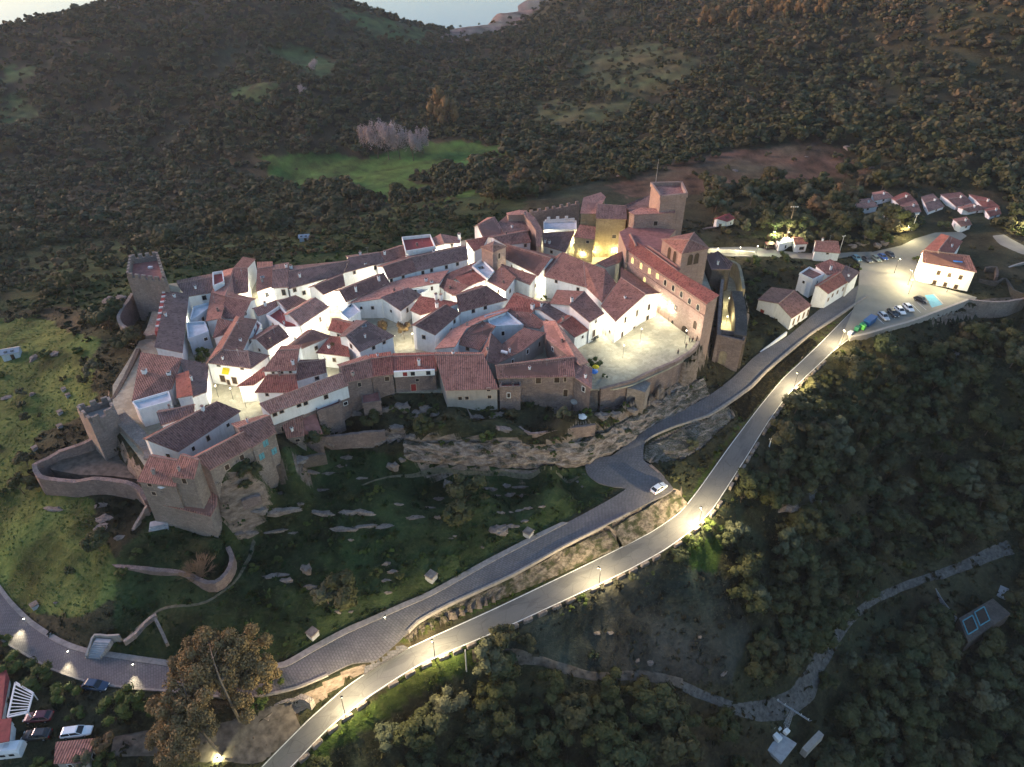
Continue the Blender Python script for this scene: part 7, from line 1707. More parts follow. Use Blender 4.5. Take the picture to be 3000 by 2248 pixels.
# caravan
q = W('K', (60, 1570), -24.2); rt = empty('caravan', q, 'white caravan with a rounded roof at the lower left edge', 'caravan', rz=.12)
V = []
for x in (-2.6, -2.3, 2.3, 2.6):
    k = .8 if abs(x) > 2.5 else 1
    for y, z in ((-1.1, .5), (-1.1, 2.0 * k), (-.8, 2.5 * k), (.8, 2.5 * k), (1.1, 2.0 * k), (1.1, .5)): V.append((x, y, z))
Fc = [(i * 6 + j, i * 6 + (j + 1) % 6, i * 6 + 6 + (j + 1) % 6, i * 6 + 6 + j) for i in range(3) for j in range(6)] + [(5, 4, 3, 2, 1, 0), (18, 19, 20, 21, 22, 23)]
mobj('body', V, Fc, m_plain('white caravan shell', (.66, .68, .70), .4, .08), rt)
for x in (-1.4, 0, 1.4): MB().box((x, -1.12, 1.5), (.8, .04, .55)).obj('window', MAT['dark_glass'], rt)
MB().box((.4, 0, 2.52), (.7, .7, .12)).obj('roof_vent', MAT['grey_floor'], rt)
for s in (-1, 1): MB().tube((0, s * .9, .3), (0, s * 1.12, .3), .3, .3, 12).obj('wheel', MAT['tyre'], rt)
# bins and containers
for c_, col, sz, lab in (((955, 1240), (.02, .10, .26), (5.0, 2.0, 1.9), 'long dark blue skip at the parking edge'), ((893, 1275), (.02, .20, .10), (1.6, 1.2, 1.5), 'green bin next to the blue skip'), ((855, 1300), (.03, .17, .09), (1.6, 1.2, 1.4), 'darker green bin between the other bins'), ((905, 1290), (.10, .42, .08), (1.2, 1.1, 1.5), 'bright green bin in front of the dark ones'), ((800, 1335), (.60, .60, .58), (1.5, 1.1, 1.2), 'white bin nearest the road lamp')):
    q = W('D', c_, PARKING_Z + .06); rt = empty('waste_bin' if sz[0] < 3 else 'skip', q, lab, 'bin' if sz[0] < 3 else 'skip', rz=.75); m_ = m_plain('bin plastic ' + lab[:12], col, .5, .1)
    MB().box((0, 0, sz[2] / 2 + .1), (sz[0] * .92, sz[1] * .9, sz[2] - .2), 0, 0, 1.09).obj('body', m_, rt)
    MB().box((0, 0, sz[2] + .08), (sz[0] * 1.02, sz[1] * 1.02, .14), 0, 0, .9).obj('lid', m_, rt)
    for sx in (-1, 1):
        for sy in (-1, 1): MB().tube((sx * sz[0] * .38, sy * sz[1] * .36, .12), (sx * sz[0] * .38, sy * sz[1] * .42, .12), .12, .12, 8).obj('wheel', MAT['tyre'], rt)

# ------------------------------------------------------------------ people on the square
MAT['skin'] = m_plain('skin', (.42, .26, .19), .6, .1); MAT['hair'] = m_plain('dark hair', (.03, .02, .015), .7, .1)
def skinned(name, vs, es, rs, mat, parent, origin=(0, 0, 0)):
    me = bpy.data.meshes.new(name); me.from_pydata(vs, es, []); me.materials.append(mat)
    o = bpy.data.objects.new(name, me); COL.objects.link(o); o.parent = parent
    md = o.modifiers.new('skin', 'SKIN'); ly = me.skin_vertices[0] if me.skin_vertices else None
    if ly is None:
        me.attributes.new('skin_vertex', 'FLOAT', 'POINT')
    for i, r_ in enumerate(rs): me.skin_vertices[0].data[i].radius = (r_, r_)
    me.skin_vertices[0].data[0].use_root = True
    o.modifiers.new('smooth', 'SUBSURF').levels = 1
    return o
def person(pos, az, top, trousers, label, stride=.15):
    root = empty('person', pos, label, 'person', None, az)
    s = stride
    vs = [(0, 0, .95), (0, 0, 1.2), (0, 0, 1.42), (0, 0, 1.52), (0, 0, 1.62), (.02, 0, 1.74), (.02, .19, 1.40), (.0, .25, 1.12), (.08 + s * .5, .24, .88), (.02, -.19, 1.40), (-.02, -.25, 1.12), (.06 - s * .5, -.24, .88), (0, .09, .9), (s * .6, .10, .5), (s * .8 - .02, .10, .08), (s * .8 + .14, .11, .04), (0, -.09, .9), (-s * .5, -.10, .5), (-s, -.10, .08), (-s + .14, -.11, .04)]
    es = [(0, 1), (1, 2), (2, 3), (3, 4), (4, 5), (2, 6), (6, 7), (7, 8), (2, 9), (9, 10), (10, 11), (0, 12), (12, 13), (13, 14), (14, 15), (0, 16), (16, 17), (17, 18), (18, 19)]
    rs = [.13, .13, .14, .06, .10, .07, .06, .045, .04, .06, .045, .04, .085, .06, .045, .04, .085, .06, .045, .04]
    skinned('body', vs, es, rs, MAT['skin'], root)
    ji = [0, 1, 2, 6, 7, 9, 10]; jm = {j: i for i, j in enumerate(ji)}
    skinned('jacket', [vs[j] for j in ji], [(jm[a], jm[b]) for a, b in es if a in jm and b in jm], [.165, .165, .165, .085, .065, .085, .065], m_plain(label[:10] + ' jacket', top, .9), root)
    ti = [0, 12, 13, 14, 16, 17, 18]; tm = {j: i for i, j in enumerate(ti)}
    skinned('trousers', [vs[j] for j in ti], [(tm[a], tm[b]) for a, b in es if a in tm and b in tm], [.155, .105, .08, .065, .105, .08, .065], m_plain(label[:10] + ' trousers', trousers, .9), root)
    bm = bmesh.new(); bmesh.ops.create_uvsphere(bm, u_segments=10, v_segments=7, radius=.112)
    for v in bm.verts: v.co = Vector((v.co.x * 1.02 - .02, v.co.y * .95, v.co.z * .8 + 1.72))
    me = bpy.data.meshes.new('hair'); bm.to_mesh(me); bm.free(); me.materials.append(MAT['hair']); o = bpy.data.objects.new('hair', me); COL.objects.link(o); o.parent = root
for p, az, a, b, lab in (((1158, 1392), .5, (.02, .02, .025), (.03, .03, .04), 'person in dark clothes standing leftmost by the palace end wall'), ((1182, 1390), 2.4, (.10, .03, .03), (.02, .02, .03), 'person in a dark red jacket beside the palace end wall'), ((1215, 1388), 3.0, (.03, .04, .07), (.02, .02, .02), 'person in navy standing at the parapet corner'), ((1130, 1440), 1.2, (.05, .05, .05), (.04, .04, .05), 'person in grey walking near the parapet'), ((1065, 1490), -1.0, (.16, .13, .10), (.03, .03, .04), 'person in a tan coat walking alone on the square')):
    q = W('C', p, 0.0); person(q, az, a, b, lab)

# ------------------------------------------------------------------ masts, poles, aerials
def pole(name, label, base, top, r0, r1, mat, cat='pole'):
    root = empty(name, base, label, cat)
    MB().tube((0, 0, -.4), Vector(top) - Vector(base), r0, r1, 8).obj('shaft', mat, root)
    return root
b_ = W('C', (1945, 560), -7.9); h_ = height_at('C', (1945, 560), b_[2], (1945, 285))
m_ = pole('lamp_mast', 'tall brown timber mast with cross arms beside the floodlit trees', b_, (b_[0], b_[1], h_), .38, .2, MAT['bark'], 'mast')
for z, l in ((-.6, 2.6), (-1.8, 2.0)):
    MB().box((0, 0, h_ - b_[2] + z), (l, .14, .16), .3).obj('cross_arm', MAT['bark'], m_)
for i in range(4): MB().box((-1.1 + i * .75, -.2, h_ - b_[2] - .35), (.4, .3, .35), .3).obj('floodlight', MAT['steel'], m_)
for v, bp, tp, lab, mat in (('D', (708, 690), (708, 528), 'grey pole between the small white house and the parked cars', MAT['steel']), ('D', (1300, 490), (1300, 355), 'thin pale pole in front of the hamlet houses', MAT['concrete']), ('N', (560, 905), (560, 850), 'short white signpost on the slope by the asphalt road', MAT['white'])):
    b_ = og(v, bp); t_ = height_at(v, bp, b_[2], tp); r_ = pole('pole', lab, b_, (b_[0], b_[1], t_), .16, .1, mat)
    MB().box((0, 0, t_ - b_[2] - .3), (1.3, .1, .12), .4).obj('cross_arm', mat, r_)
    for s in (-1, 1): MB().tube((s * .55, s * .22, t_ - b_[2] - .25), (s * .55, s * .22, t_ - b_[2] + .05), .07, .05, 6).obj('insulator', MAT['white'], r_)
a_ = W('C', (884, 128), 21.0)
r_ = pole('antenna', 'thin aerial rod on top of the castle keep', a_, (a_[0], a_[1], 21 + 8.5), .09, .05, MAT['steel'], 'antenna')
def dish(label, pos, az, r=.7, mat='steel'):
    root = empty('satellite_dish', pos, label, 'dish', rz=az)
    V, Fc = [(0, 0, 0)], []
    for j in (1, 2, 3):
        for i in range(14):
            t = 2 * math.pi * i / 14; q = r * j / 3; V.append((-.22 * (j / 3) ** 2, q * math.cos(t), q * math.sin(t)))
    for i in range(14): Fc.append((0, 1 + i, 1 + (i + 1) % 14))
    for j in (0, 1):
        for i in range(14): Fc.append((1 + j * 14 + i, 1 + j * 14 + 14 + i, 1 + j * 14 + 14 + (i + 1) % 14, 1 + j * 14 + (i + 1) % 14))
    o = mobj('dish', [(v[0], v[1], v[2] + 1.2) for v in V], Fc, MAT[mat], root, smooth=True); md = o.modifiers.new('thick', 'SOLIDIFY'); md.thickness = .03
    MB().tube((.12, 0, -.6), (.12, 0, 1.2), .05, .05, 6).tube((.1, 0, 1.1), (-.75, 0, 1.35), .02, .02, 4).box((-.75, 0, 1.35), (.14, .1, .1)).obj('stand', MAT['steel'], root)
dish('large pale satellite dish at the garden below the stone house', W('G', (778, 520), -2.6), 1.2, .85, 'concrete')
# garden parasols and tables
def parasol(label, pos, mat, r=1.3):
    root = empty('parasol', pos, label, 'parasol')
    V = [(0, 0, 2.5)] + [(r * math.cos(i * math.pi / 4), r * math.sin(i * math.pi / 4), 2.05) for i in range(8)]
    o = mobj('canopy', V, [(0, 1 + i, 1 + (i + 1) % 8) for i in range(8)], mat, root); o.modifiers.new('thick', 'SOLIDIFY').thickness = .04
    MB().tube((0, 0, 0), (0, 0, 2.5), .04, .03, 6).obj('pole', MAT['steel'], root); MB().tube((0, 0, 0), (0, 0, .1), .3, .28, 10).obj('foot', MAT['concrete'], root)
parasol('blue parasol at the corner of the castle square', W('G', (935, 300), 0), MAT['tarp_blue'], 1.1)
parasol('yellow parasol under the round tree on the square', W('G', (950, 262), 0), MAT['tarp_yellow'], .9)
parasol('white parasol in the garden below the castle wall', W('G', (840, 665), -3.9), MAT['white'], 1.2)
parasol('pale parasol on the covered balcony of the corner house', W('E', (1345, 1225), .7), MAT['white'], 1.1)
rt = empty('garden_table', W('G', (800, 672), -3.9), 'small round table by the garden parasol', 'table'); MB().tube((0, 0, .7), (0, 0, .74), .5, .5, 14).obj('tabletop', MAT['white'], rt); MB().tube((0, 0, 0), (0, 0, .7), .05, .05, 6).obj('leg', MAT['steel'], rt)
rt = empty('water_tank', W('B', (1320, 1205), 5.2), 'white barrel water tank on the ruined yard roof', 'tank', rz=-.4); MB().tube((-.8, 0, .4), (.8, 0, .4), .38, .38, 12).obj('barrel', MAT['white'], rt)
for s in (-.5, .5): MB().box((s, 0, .05), (.12, .7, .3)).obj('cradle', MAT['concrete'], rt)
rt = empty('market_stall', og('D', (145, 640)), 'small flower stall with red blooms by the lit upper street', 'stall', rz=.2); MB().box((0, 0, .5), (3, 1.2, 1)).obj('counter', MAT['wood_dark'], rt)
MB().poly([(-1.7, -.9, 2.2), (1.7, -.9, 2.2), (1.7, .9, 2.6), (-1.7, .9, 2.6), (-1.7, -.9, 2.26), (1.7, -.9, 2.26), (1.7, .9, 2.66), (-1.7, .9, 2.66)], [(3, 2, 1, 0), (4, 5, 6, 7), (0, 1, 5, 4), (1, 2, 6, 5), (2, 3, 7, 6), (3, 0, 4, 7)]).obj('canopy', MAT['wood_red'], rt)
for sx in (-1.5, 1.5):
    for sy in (-.7, .7): MB().tube((sx, sy, 0), (sx, sy, 2.4), .04, .04, 5).obj('post', MAT['steel'], rt)
# red railing and stair strips on the palace terrace
for i, (p, q) in enumerate((((680, 505), (730, 610)), ((800, 620), (1070, 815)), ((820, 600), (1085, 790)))):
    a, b = Vector(W('C', p, 13.1)), Vector(W('C', q, 13.1)); d_ = b - a; m2 = (a + b) / 2
    rt = empty('skylight_ridge', m2, ('short', 'front', 'back')[i] + ' pink glazed strip on the palace terrace', 'roof strip', rz=math.atan2(d_.y, d_.x))
    MB().box((0, 0, -.2), (d_.length, .7, .5), 0, 0, .8).obj('kerb', MAT['roof_pink'], rt); MB().box((0, 0, .1), (d_.length * .98, .4, .14), 0, 0, .8).obj('cap', MAT['ridge'], rt)
# concrete boxes on the grass
for v, x, y, s, lab in (('E', 520, 400, .9, 'upper concrete box on the bright slope'), ('E', 555, 450, .9, 'concrete box just below the upper one'), ('E', 492, 590, 1.0, 'concrete box in the middle of the bright slope'), ('E', 492, 705, 1.0, 'lower concrete box on the bright slope'), ('E', 288, 880, 1.0, 'concrete box nearest the bailey tip'), ('K', 235, 625, 1.1, 'tilted flat topped box above the lower road at left'), ('K', 2030, 805, 1.5, 'pale square block by the cobbled road verge'), ('L', 585, 440, 1.6, 'pale square block in the middle of the green slope'), ('L', 1212, 155, 1.5, 'square stone block at the road near the big boulder')):
    q = og(v, (x, y)); rt = empty('stone_box', q, lab, 'box', rz=.5 + .3 * s)
    MB().box((0, 0, s * .35), (s * 1.1, s * 1.1, s * .9)).obj('body', MAT['concrete'], rt); MB().box((0, 0, s * .85), (s * 1.3, s * 1.3, s * .14), 0, 0, .9).obj('lid', MAT['boulder'], rt)
# barn on the left slope, far shed in the valley
for v, p, sz, lab, rz in (('E', (110, 130), (4.2, 3.0, 2.2), 'small blue grey barn with two roof hatches on the left slope', .35), ('Q', (1975, 1560), (3.4, 2.6, 1.8), 'little white roofed hut in the dark valley', .2)):
    q = og(v, p); rt = empty('barn', q, lab, 'barn', rz=rz)
    MB().box((0, 0, sz[2] / 2 - .2), sz, 0, 0).obj('wall', MAT['bluewall'], rt)
    x, y, z = sz[0] / 2 + .3, sz[1] / 2 + .3, sz[2] - .2
    rv = [(-x, -y, z), (x, -y, z), (x, 0, z + .8), (-x, 0, z + .8), (x, y, z), (-x, y, z)]; rv += [(a, b, c + .1) for a, b, c in rv]
    mobj('roof', rv, [(6, 7, 8, 9), (9, 8, 10, 11), (1, 0, 3, 2), (2, 3, 5, 4), (0, 1, 7, 6), (5, 11, 10, 4), (1, 2, 8, 7), (2, 4, 10, 8), (0, 6, 9, 3), (3, 9, 11, 5)], MAT['steel'], rt)
    for s in (-.9, .7): MB().box((s, -y / 2, z + .56), (.8, .9, .12), 0).obj('hatch', MAT['dark_glass'], rt)
    MB().box((.4, -sz[1] / 2 - .03, .8), (.9, .06, 1.6)).obj('door', MAT['wood_dark'], rt)
# pergola in the lower left yard
q = W('K', (150, 1220), -23.6); rt = empty('pergola', q, 'white slatted pergola roof beside the cabins', 'pergola')
c4 = [Vector(W('K', p, -20.6)) - Vector(q) for p in ((50, 1330), (100, 1105), (215, 1175), (180, 1300))]
for i in range(4):
    a, b = c4[i], c4[(i + 1) % 4]; d_ = b - a; m2 = (a + b) / 2; MB().box(tuple(m2), (d_.length, .28, .18), math.atan2(d_.y, d_.x)).obj('beam', MAT['white'], rt); MB().tube((a.x, a.y, -.4), tuple(a), .09, .09, 6).obj('post', MAT['white'], rt)
for i in range(9):
    f = (i + .5) / 9; a = c4[0] + (c4[1] - c4[0]) * f; b = c4[3] + (c4[2] - c4[3]) * f; d_ = b - a; m2 = (a + b) / 2
    MB().box((m2.x, m2.y, m2.z + .12), (d_.length, .14, .07), math.atan2(d_.y, d_.x)).obj('slat', MAT['white'], rt)
# animal pen with blue frame at the lower right
c4 = [Vector(W('M', p, -56.0)) for p in ((1790, 690), (2010, 560), (2125, 660), (1850, 845))]
q = sum(c4, Vector()) / 4; q.z = c4[0].z - 2.6; rt = empty('pen_shelter', q, 'grey roofed shelter with blue framed openings by the far track', 'shelter')
bx = MB(); cc = [c - q for c in c4]
bx.poly([(c.x, c.y, -1.5) for c in cc] + [tuple(c) for c in cc], [(0, 1, 5, 4), (1, 2, 6, 5), (2, 3, 7, 6), (3, 0, 4, 7), (4, 5, 6, 7)]); bx.obj('wall', MAT['stone_dark'], rt)
bm_ = lambda f, g: cc[0] + (cc[1] - cc[0]) * f + (cc[3] - cc[0]) * g
for f0, f1, g0, g1 in ((.06, .34, .18, .75), (.42, .70, .12, .70)):
    p4 = [bm_(f0, g0), bm_(f1, g0), bm_(f1, g1), bm_(f0, g1)]
    MB().poly([(p.x, p.y, p.z + .03) for p in p4], [(0, 1, 2, 3)]).obj('opening', MAT['wood_dark'], rt)
    for i in range(4):
        a, b = p4[i], p4[(i + 1) % 4]; d_ = b - a; m2 = (a + b) / 2; MB().box((m2.x, m2.y, m2.z + .1), (d_.length, .22, .2), math.atan2(d_.y, d_.x)).obj('frame', MAT['wood_blue'], rt)
curtain('pen_fence', 'pale fence line from the track down to the shelter', 'M', [(1640, 495, -55), (1700, 590, -55.6), (1780, 690, -56.4)], .12, 1.4, 'concrete', cap=False, cat='fence')
q = og('M', (2070, 530)); rt = empty('stone_stairs', q, 'concrete steps beside the blue framed shelter', 'stairs', rz=.9)
for i in range(6): MB().box((i * .5 - 1.2, 0, -.1 + i * .18), (.55, 2.0, .5)).obj('step', MAT['concrete'], rt)
# transformer station and lattice pylon
q = og('M', (600, 1500)); rt = empty('transformer_slab', q, 'square pale concrete slab with white transformer boxes', 'slab')
c4 = [Vector(P(*px('M', p), q[2] + .3)) - Vector(q) for p in ((470, 1470), (560, 1385), (740, 1500), (640, 1625))]
MB().poly([(c.x, c.y, c.z) for c in c4] + [(c.x, c.y, c.z - .8) for c in c4], [(0, 1, 2, 3), (0, 4, 5, 1), (1, 5, 6, 2), (2, 6, 7, 3), (3, 7, 4, 0)]).obj('slab', MAT['concrete'], rt)
for p, s in (((610, 1470), (1.2, 1.5, 1.0)), ((575, 1410), (.9, .9, .9)), ((670, 1430), (1.2, .9, .8)), ((625, 1410), (.8, .7, .5))):
    w_ = Vector(P(*px('M', p), q[2] + .3)) - Vector(q); MB().box((w_.x, w_.y, .3 + s[2] / 2), s, .6).obj('cabinet', MAT['white'], rt)
q = og('M', (665, 1400)); hp = height_at('M', (665, 1400), q[2], (715, 1290)) - q[2]; hp = max(6, min(11, hp)); rt = empty('pylon', q, 'white lattice pylon with a long diagonal cross arm', 'pylon')
mb = MB()
for sx in (-1, 1):
    for sy in (-1, 1): mb.tube((sx * .45, sy * .45, -.3), (sx * .2, sy * .2, hp), .06, .05, 4)
k_ = 7
for i in range(k_):
    z0_, z1_ = hp * i / k_, hp * (i + 1) / k_; a0, a1 = .45 - .25 * i / k_, .45 - .25 * (i + 1) / k_
    for s in (-1, 1):
        mb.tube((-a0, s * a0, z0_), (a1, s * a1, z1_), .035, .035, 3); mb.tube((s * a0, -a0, z0_), (s * a1, a1, z1_), .035, .035, 3); mb.tube((-a1, s * a1, z1_), (a1, s * a1, z1_), .035, .035, 3)
mb.obj('lattice', MAT['steel'], rt)
ar = MB(); 
for s in (-.15, .15): ar.tube((-2.6, 2.2 + s, hp), (2.6, -2.2 + s, hp), .07, .07, 4)
for i in range(6):
    f = -1 + i * .4; ar.tube((2.6 * f, -2.2 * f - .15, hp), (2.6 * f + .5, -2.2 * f + .0, hp), .04, .04, 3)
ar.obj('cross_arm', MAT['steel'], rt)
for f in (-.95, -.5, .5, .95): MB().tube((2.6 * f, -2.2 * f, hp), (2.6 * f, -2.2 * f, hp + .55), .08, .06, 6).obj('insulator', MAT['white'], rt)
rt = empty('power_pole', og('L', (812, 1040)), 'white concrete post beside the road viewpoint', 'pole'); MB().tube((0, 0, -.3), (0, 0, 6.5), .16, .1, 6).obj('shaft', MAT['concrete'], rt)
# guard blocks along the downhill edge of the asphalt
g = 0; s_acc = 0; skip = 0
blk = None
for i in range(1, len(ASP_R) - 1):
    s_acc += np.linalg.norm(ASP_R[i] - ASP_R[i - 1])
    x_, y_ = toPx(*ASP_R[i])
    if y_ < 1060 or s_acc < 2.6: continue
    s_acc = 0; g += 1
    if g % 7 == 0: continue
    d_ = ASP_R[i + 1] - ASP_R[i - 1]; out_ = np.array([d_[1], -d_[0]]); out_ /= np.linalg.norm(out_)
    if np.dot(out_, (ASP_R[i] - ASP_L[i])[:2]) < 0: out_ = -out_
    p_ = ASP_R[i][:2] + out_ * .55
    if blk is None:
        bm = bmesh.new(); bmesh.ops.create_cube(bm, size=1); bmesh.ops.bevel(bm, geom=bm.edges[:], offset=.07, segments=1, affect='EDGES')
        blk = bpy.data.meshes.new('guard_block'); bm.to_mesh(blk); bm.free(); blk.materials.append(MAT['boulder'])
    o = bpy.data.objects.new('guard_block', blk); COL.objects.link(o); o.location = (p_[0], p_[1], ASP_R[i][2] + .12); o.scale = (1.9, .62, .95 + .12 * (g % 3)); o.rotation_euler = (0, 0, math.atan2(d_[1], d_[0]) + .04 * (g % 3 - 1))
    tag(o, 'pale stone guard block on the downhill edge of the asphalt road', 'guard block', 'stone guard blocks along the asphalt road')
# ------------------------------------------------------------------ lit lamps
def glow(name, col, s):
    m = bpy.data.materials.new(name); m.use_nodes = True; b = m.node_tree.nodes['Principled BSDF']
    b.inputs['Base Color'].default_value = (*col, 1); b.inputs['Emission Color'].default_value = (*col, 1); b.inputs['Emission Strength'].default_value = s
    return m
WARM, PALE = (1.0, .80, .46), (1.0, .94, .70)
MAT['glow_pale'] = glow('lit lantern glass', PALE, 3.0); MAT['glow_warm'] = glow('lit road lamp glass', WARM, 3.5); MAT['glow_window'] = glow('lit arched window', (1.0, .78, .25), 0.22)
def light(parent, loc, watt, col, kind='POINT', r=.12, spot=None, aim=None):
    l = bpy.data.lights.new('bulb', kind); l.energy = watt; l.color = col; l.shadow_soft_size = r
    o = bpy.data.objects.new('bulb', l); COL.objects.link(o); o.parent = parent; o.location = loc
    if kind == 'SPOT':
        l.spot_size = spot; l.spot_blend = 1.0; o.rotation_euler = Vector(aim).to_track_quat('-Z', 'Y').to_euler()
    return o
def clear_of_walls(q, zt, gap=.35):
    """move a lantern out of any building it would stand in"""
    near = [(pl, zz) for pl, zz, bb in HLIST if zz > zt - 2 and min(math.hypot(a - q[0], b - q[1]) for a, b in pl) < 30]
    def bad(x, y):
        X = np.array([x, x + gap, x - gap, x, x]); Y_ = np.array([y, y, y, y + gap, y - gap])
        return any(inside(pl, X, Y_).any() for pl, zz in near)
    for r_ in np.arange(0, 7, .4):
        for k in range(1 if r_ == 0 else 14):
            x, y = q[0] + r_ * math.cos(k * .4488), q[1] + r_ * math.sin(k * .4488)
            if not bad(x, y):
                if r_ > 2.5: print('LANTERN moved', round(float(r_), 1), [round(c) for c in toPx(*q)])
                return (x, y, q[2])
    print('LANTERN stuck', toPx(*q)); return q
HOUSES = [o for o in COL.objects if o.type == 'EMPTY' and any(c.name.startswith('wall') for c in o.children)]
def lantern(view, p, z, watt, label=None, col=PALE, base=0.0):
    """wrought iron street lantern on a slim post, height z over its ground"""
    q = clear_of_walls(W(view, p, base), base + z); root = empty('street_lantern', q, label or 'small iron lantern lighting a whitewashed alley', 'lamp', None if label else 'lanterns in the alleys')
    MB().tube((0, 0, -.2), (0, 0, z - .35), .05, .04, 6).obj('post', MAT['iron'], root)
    MB().tube((0, 0, z + .22), (0, 0, z + .4), .2, .03, 6).obj('cap', MAT['iron'], root)
    MB().tube((0, 0, z - .36), (0, 0, z - .3), .12, .16, 6).obj('collar', MAT['iron'], root)
    MB().tube((0, 0, z - .2), (0, 0, z + .12), .08, .1, 6).obj('lamp_glass', MAT['glow_pale'], root)
    light(root, (0, 0, z), watt, col, r=.22)
K = 6.0
for v, x, y, w in (('A', 940, 1420, 40), ('A', 1060, 1440, 25), ('A', 1165, 1505, 40), ('A', 1050, 1600, 30), ('A', 1560, 1000, 130), ('A', 1440, 1090, 110), ('A', 1660, 930, 120), ('A', 1750, 865, 100), ('A', 1850, 740, 110), ('A', 1290, 640, 110), ('A', 1180, 720, 60), ('A', 1480, 600, 80), ('A', 1215, 740, 50),
                   ('A', 1700, 590, 60), ('A', 1880, 670, 70), ('A', 860, 640, 30), ('A', 705, 730, 26), ('A', 700, 880, 26), ('F', 640, 345, 70), ('F', 300, 440, 60), ('F', 130, 400, 60),
                   ('B', 440, 1150, 40), ('B', 580, 1130, 45), ('B', 810, 1030, 110), ('B', 905, 960, 110), ('B', 1000, 920, 80), ('B', 1130, 885, 110), ('B', 1280, 830, 90), ('B', 430, 660, 90), ('B', 560, 605, 90), ('B', 720, 560, 90), ('B', 880, 515, 90), ('B', 1040, 470, 120), ('B', 970, 470, 50), ('B', 60, 585, 60), ('B', 240, 530, 40), ('B', 1645, 690, 260), ('B', 1560, 700, 120), ('B', 1440, 700, 70), ('B', 1650, 350, 60), ('B', 1545, 340, 40), ('B', 270, 720, 40)):
    lantern(v, (x, y), 3.3, w * K)
for v, x, y, w, lab, col, z, bz in (('C', 505, 1340, 190, 'iron lantern at the corner of the great white house', PALE, 4.0, 0), ('C', 905, 1165, 170, 'iron lantern between the white house and the palace', PALE, 4.2, 0), ('C', 1000, 1230, 190, 'iron lantern by the palace wall', PALE, 4.2, 0), ('C', 760, 1390, 220, 'iron lantern in the middle of the castle square', PALE, 4.2, 0), ('C', 1120, 1400, 90, 'iron lantern beside the palace end wall', PALE, 4, 0), ('C', 620, 1520, 130, 'iron lantern near the round tree on the square', PALE, 4, 0),
                                     ('C', 330, 720, 130, 'iron lantern lighting the ochre castle block', (1, .88, .40), 2.6, 0), ('C', 560, 700, 180, 'iron lantern under the ochre castle arches', (1, .88, .40), 2.6, 0), ('C', 300, 740, 90, 'iron lantern under the lower ochre block', (1, .88, .40), 2.6, 0), ('C', 200, 640, 120, 'iron lantern in the lane below the castle', (1, .88, .40), 2.6, 0), ('C', 640, 800, 120, 'iron lantern in the narrow yard under the palace windows', (1, .86, .42), 3.0, 0), ('C', 760, 930, 120, 'second iron lantern in the yard under the palace windows', (1, .86, .42), 3.0, 0),
                                     ('C', 1490, 860, 130, 'lantern at the head of the gate passage', (1, .9, .5), 2.8, -4), ('C', 1470, 1100, 70, 'lantern half way down the gate passage', (1, .9, .45), 2.8, -4), ('C', 1455, 1250, 150, 'lantern at the foot of the gate passage', (1, .9, .45), 2.8, -4), ('C', 1380, 700, 110, 'lantern on the upper street outside the gate', (1, .9, .6), 3.2, -8), ('C', 1560, 690, 110, 'second lantern on the upper street outside the gate', (1, .9, .6), 3.2, -8), ('C', 1700, 680, 90, 'third lantern on the upper street near the stall', (1, .9, .6), 3.2, -8)):
    lantern(v, (x, y), z, w * 4.6, lab, col, bz)
# lamp standards along the asphalt and round the parking
def standard(pos, az, watt, label, h=5.6, col=WARM):
    root = empty('road_lamp', pos, label, 'lamp', rz=az)
    MB().tube((0, 0, -.4), (0, 0, .5), .11, .08, 8).tube((0, 0, .5), (0, 0, h), .06, .05, 8).tube((0, 0, h), (.45, 0, h + .12), .035, .03, 6).obj('post', MAT['iron'], root)
    MB().tube((.5, 0, h + .02), (.5, 0, h + .26), .24, .05, 8).tube((.5, 0, h - .22), (.5, 0, h + .02), .08, .22, 8).obj('lamp_head', MAT['iron'], root)
    MB().tube((.5, 0, h - .30), (.5, 0, h - .21), .10, .12, 8).obj('lamp_glass', MAT['glow_warm'], root)
    light(root, (.5, 0, h - .42), watt * 8, col, r=.12)
def near_edge(p):
    q = np.array(P(p[0], p[1], zasp(p, True))); i = int(np.argmin(np.hypot(ASP_R[:, 0] - q[0], ASP_R[:, 1] - q[1]))); i = min(max(i, 1), len(ASP_R) - 2)
    d_ = (ASP_L[i] - ASP_R[i])[:2]; d_ /= np.linalg.norm(d_); return (ASP_R[i][0] - d_[0] * .35, ASP_R[i][1] - d_[1] * .35, ASP_R[i][2]), math.atan2(d_[1], d_[0])
for p, w, lab in (((2455, 1015), 300, 'road lamp where the asphalt meets the parking wall'), ((2322, 1142), 330, 'road lamp on the asphalt below the parking'), ((2040, 1545), 480, 'brightest road lamp at the asphalt bend'), ((1752, 1716), 260, 'road lamp half way along the lower asphalt'), ((1272, 1932), 300, 'road lamp by the viewpoint wall at the road junction'), ((1010, 2100), 300, 'road lamp on the asphalt nearest the bottom edge')):
    pos, az = near_edge(p); standard(pos, az, w, lab)
for p, w, lab, az in ((('D', (1270, 925)), 260, 'lamp on the parking in front of the big white house', 2.6), (('D', (1585, 985)), 200, 'lamp beside the dark windows of the big white house', 2.4), (('D', (1275, 1000)), 120, 'lamp among the parked cars by the wall', 2.4), (('D', (1240, 560)), 260, 'lamp behind the back row of parked cars', -1.2), (('D', (165, 600)), 160, 'greenish lamp in the floodlit trees', -1), (('D', (275, 600)), 200, 'lamp on the lit trunk of the timber mast', -1), (('D', (2180, 520)), 300, 'lamp at the far right road', -1.5), (('D', (1160, 830)), 200, 'lamp in the open middle of the parking', 0)):
    q = W(p[0], p[1], PARKING_Z + .06); standard(q, az, w * .6, lab, 5.2, (1, .86, .5) if 'green' not in lab else (.75, 1, .5))
q = og('K', (1430, 1630)); standard(q, 2.5, 40, 'low lamp in the grass under the eucalyptus', 1.2, (1, .95, .5))
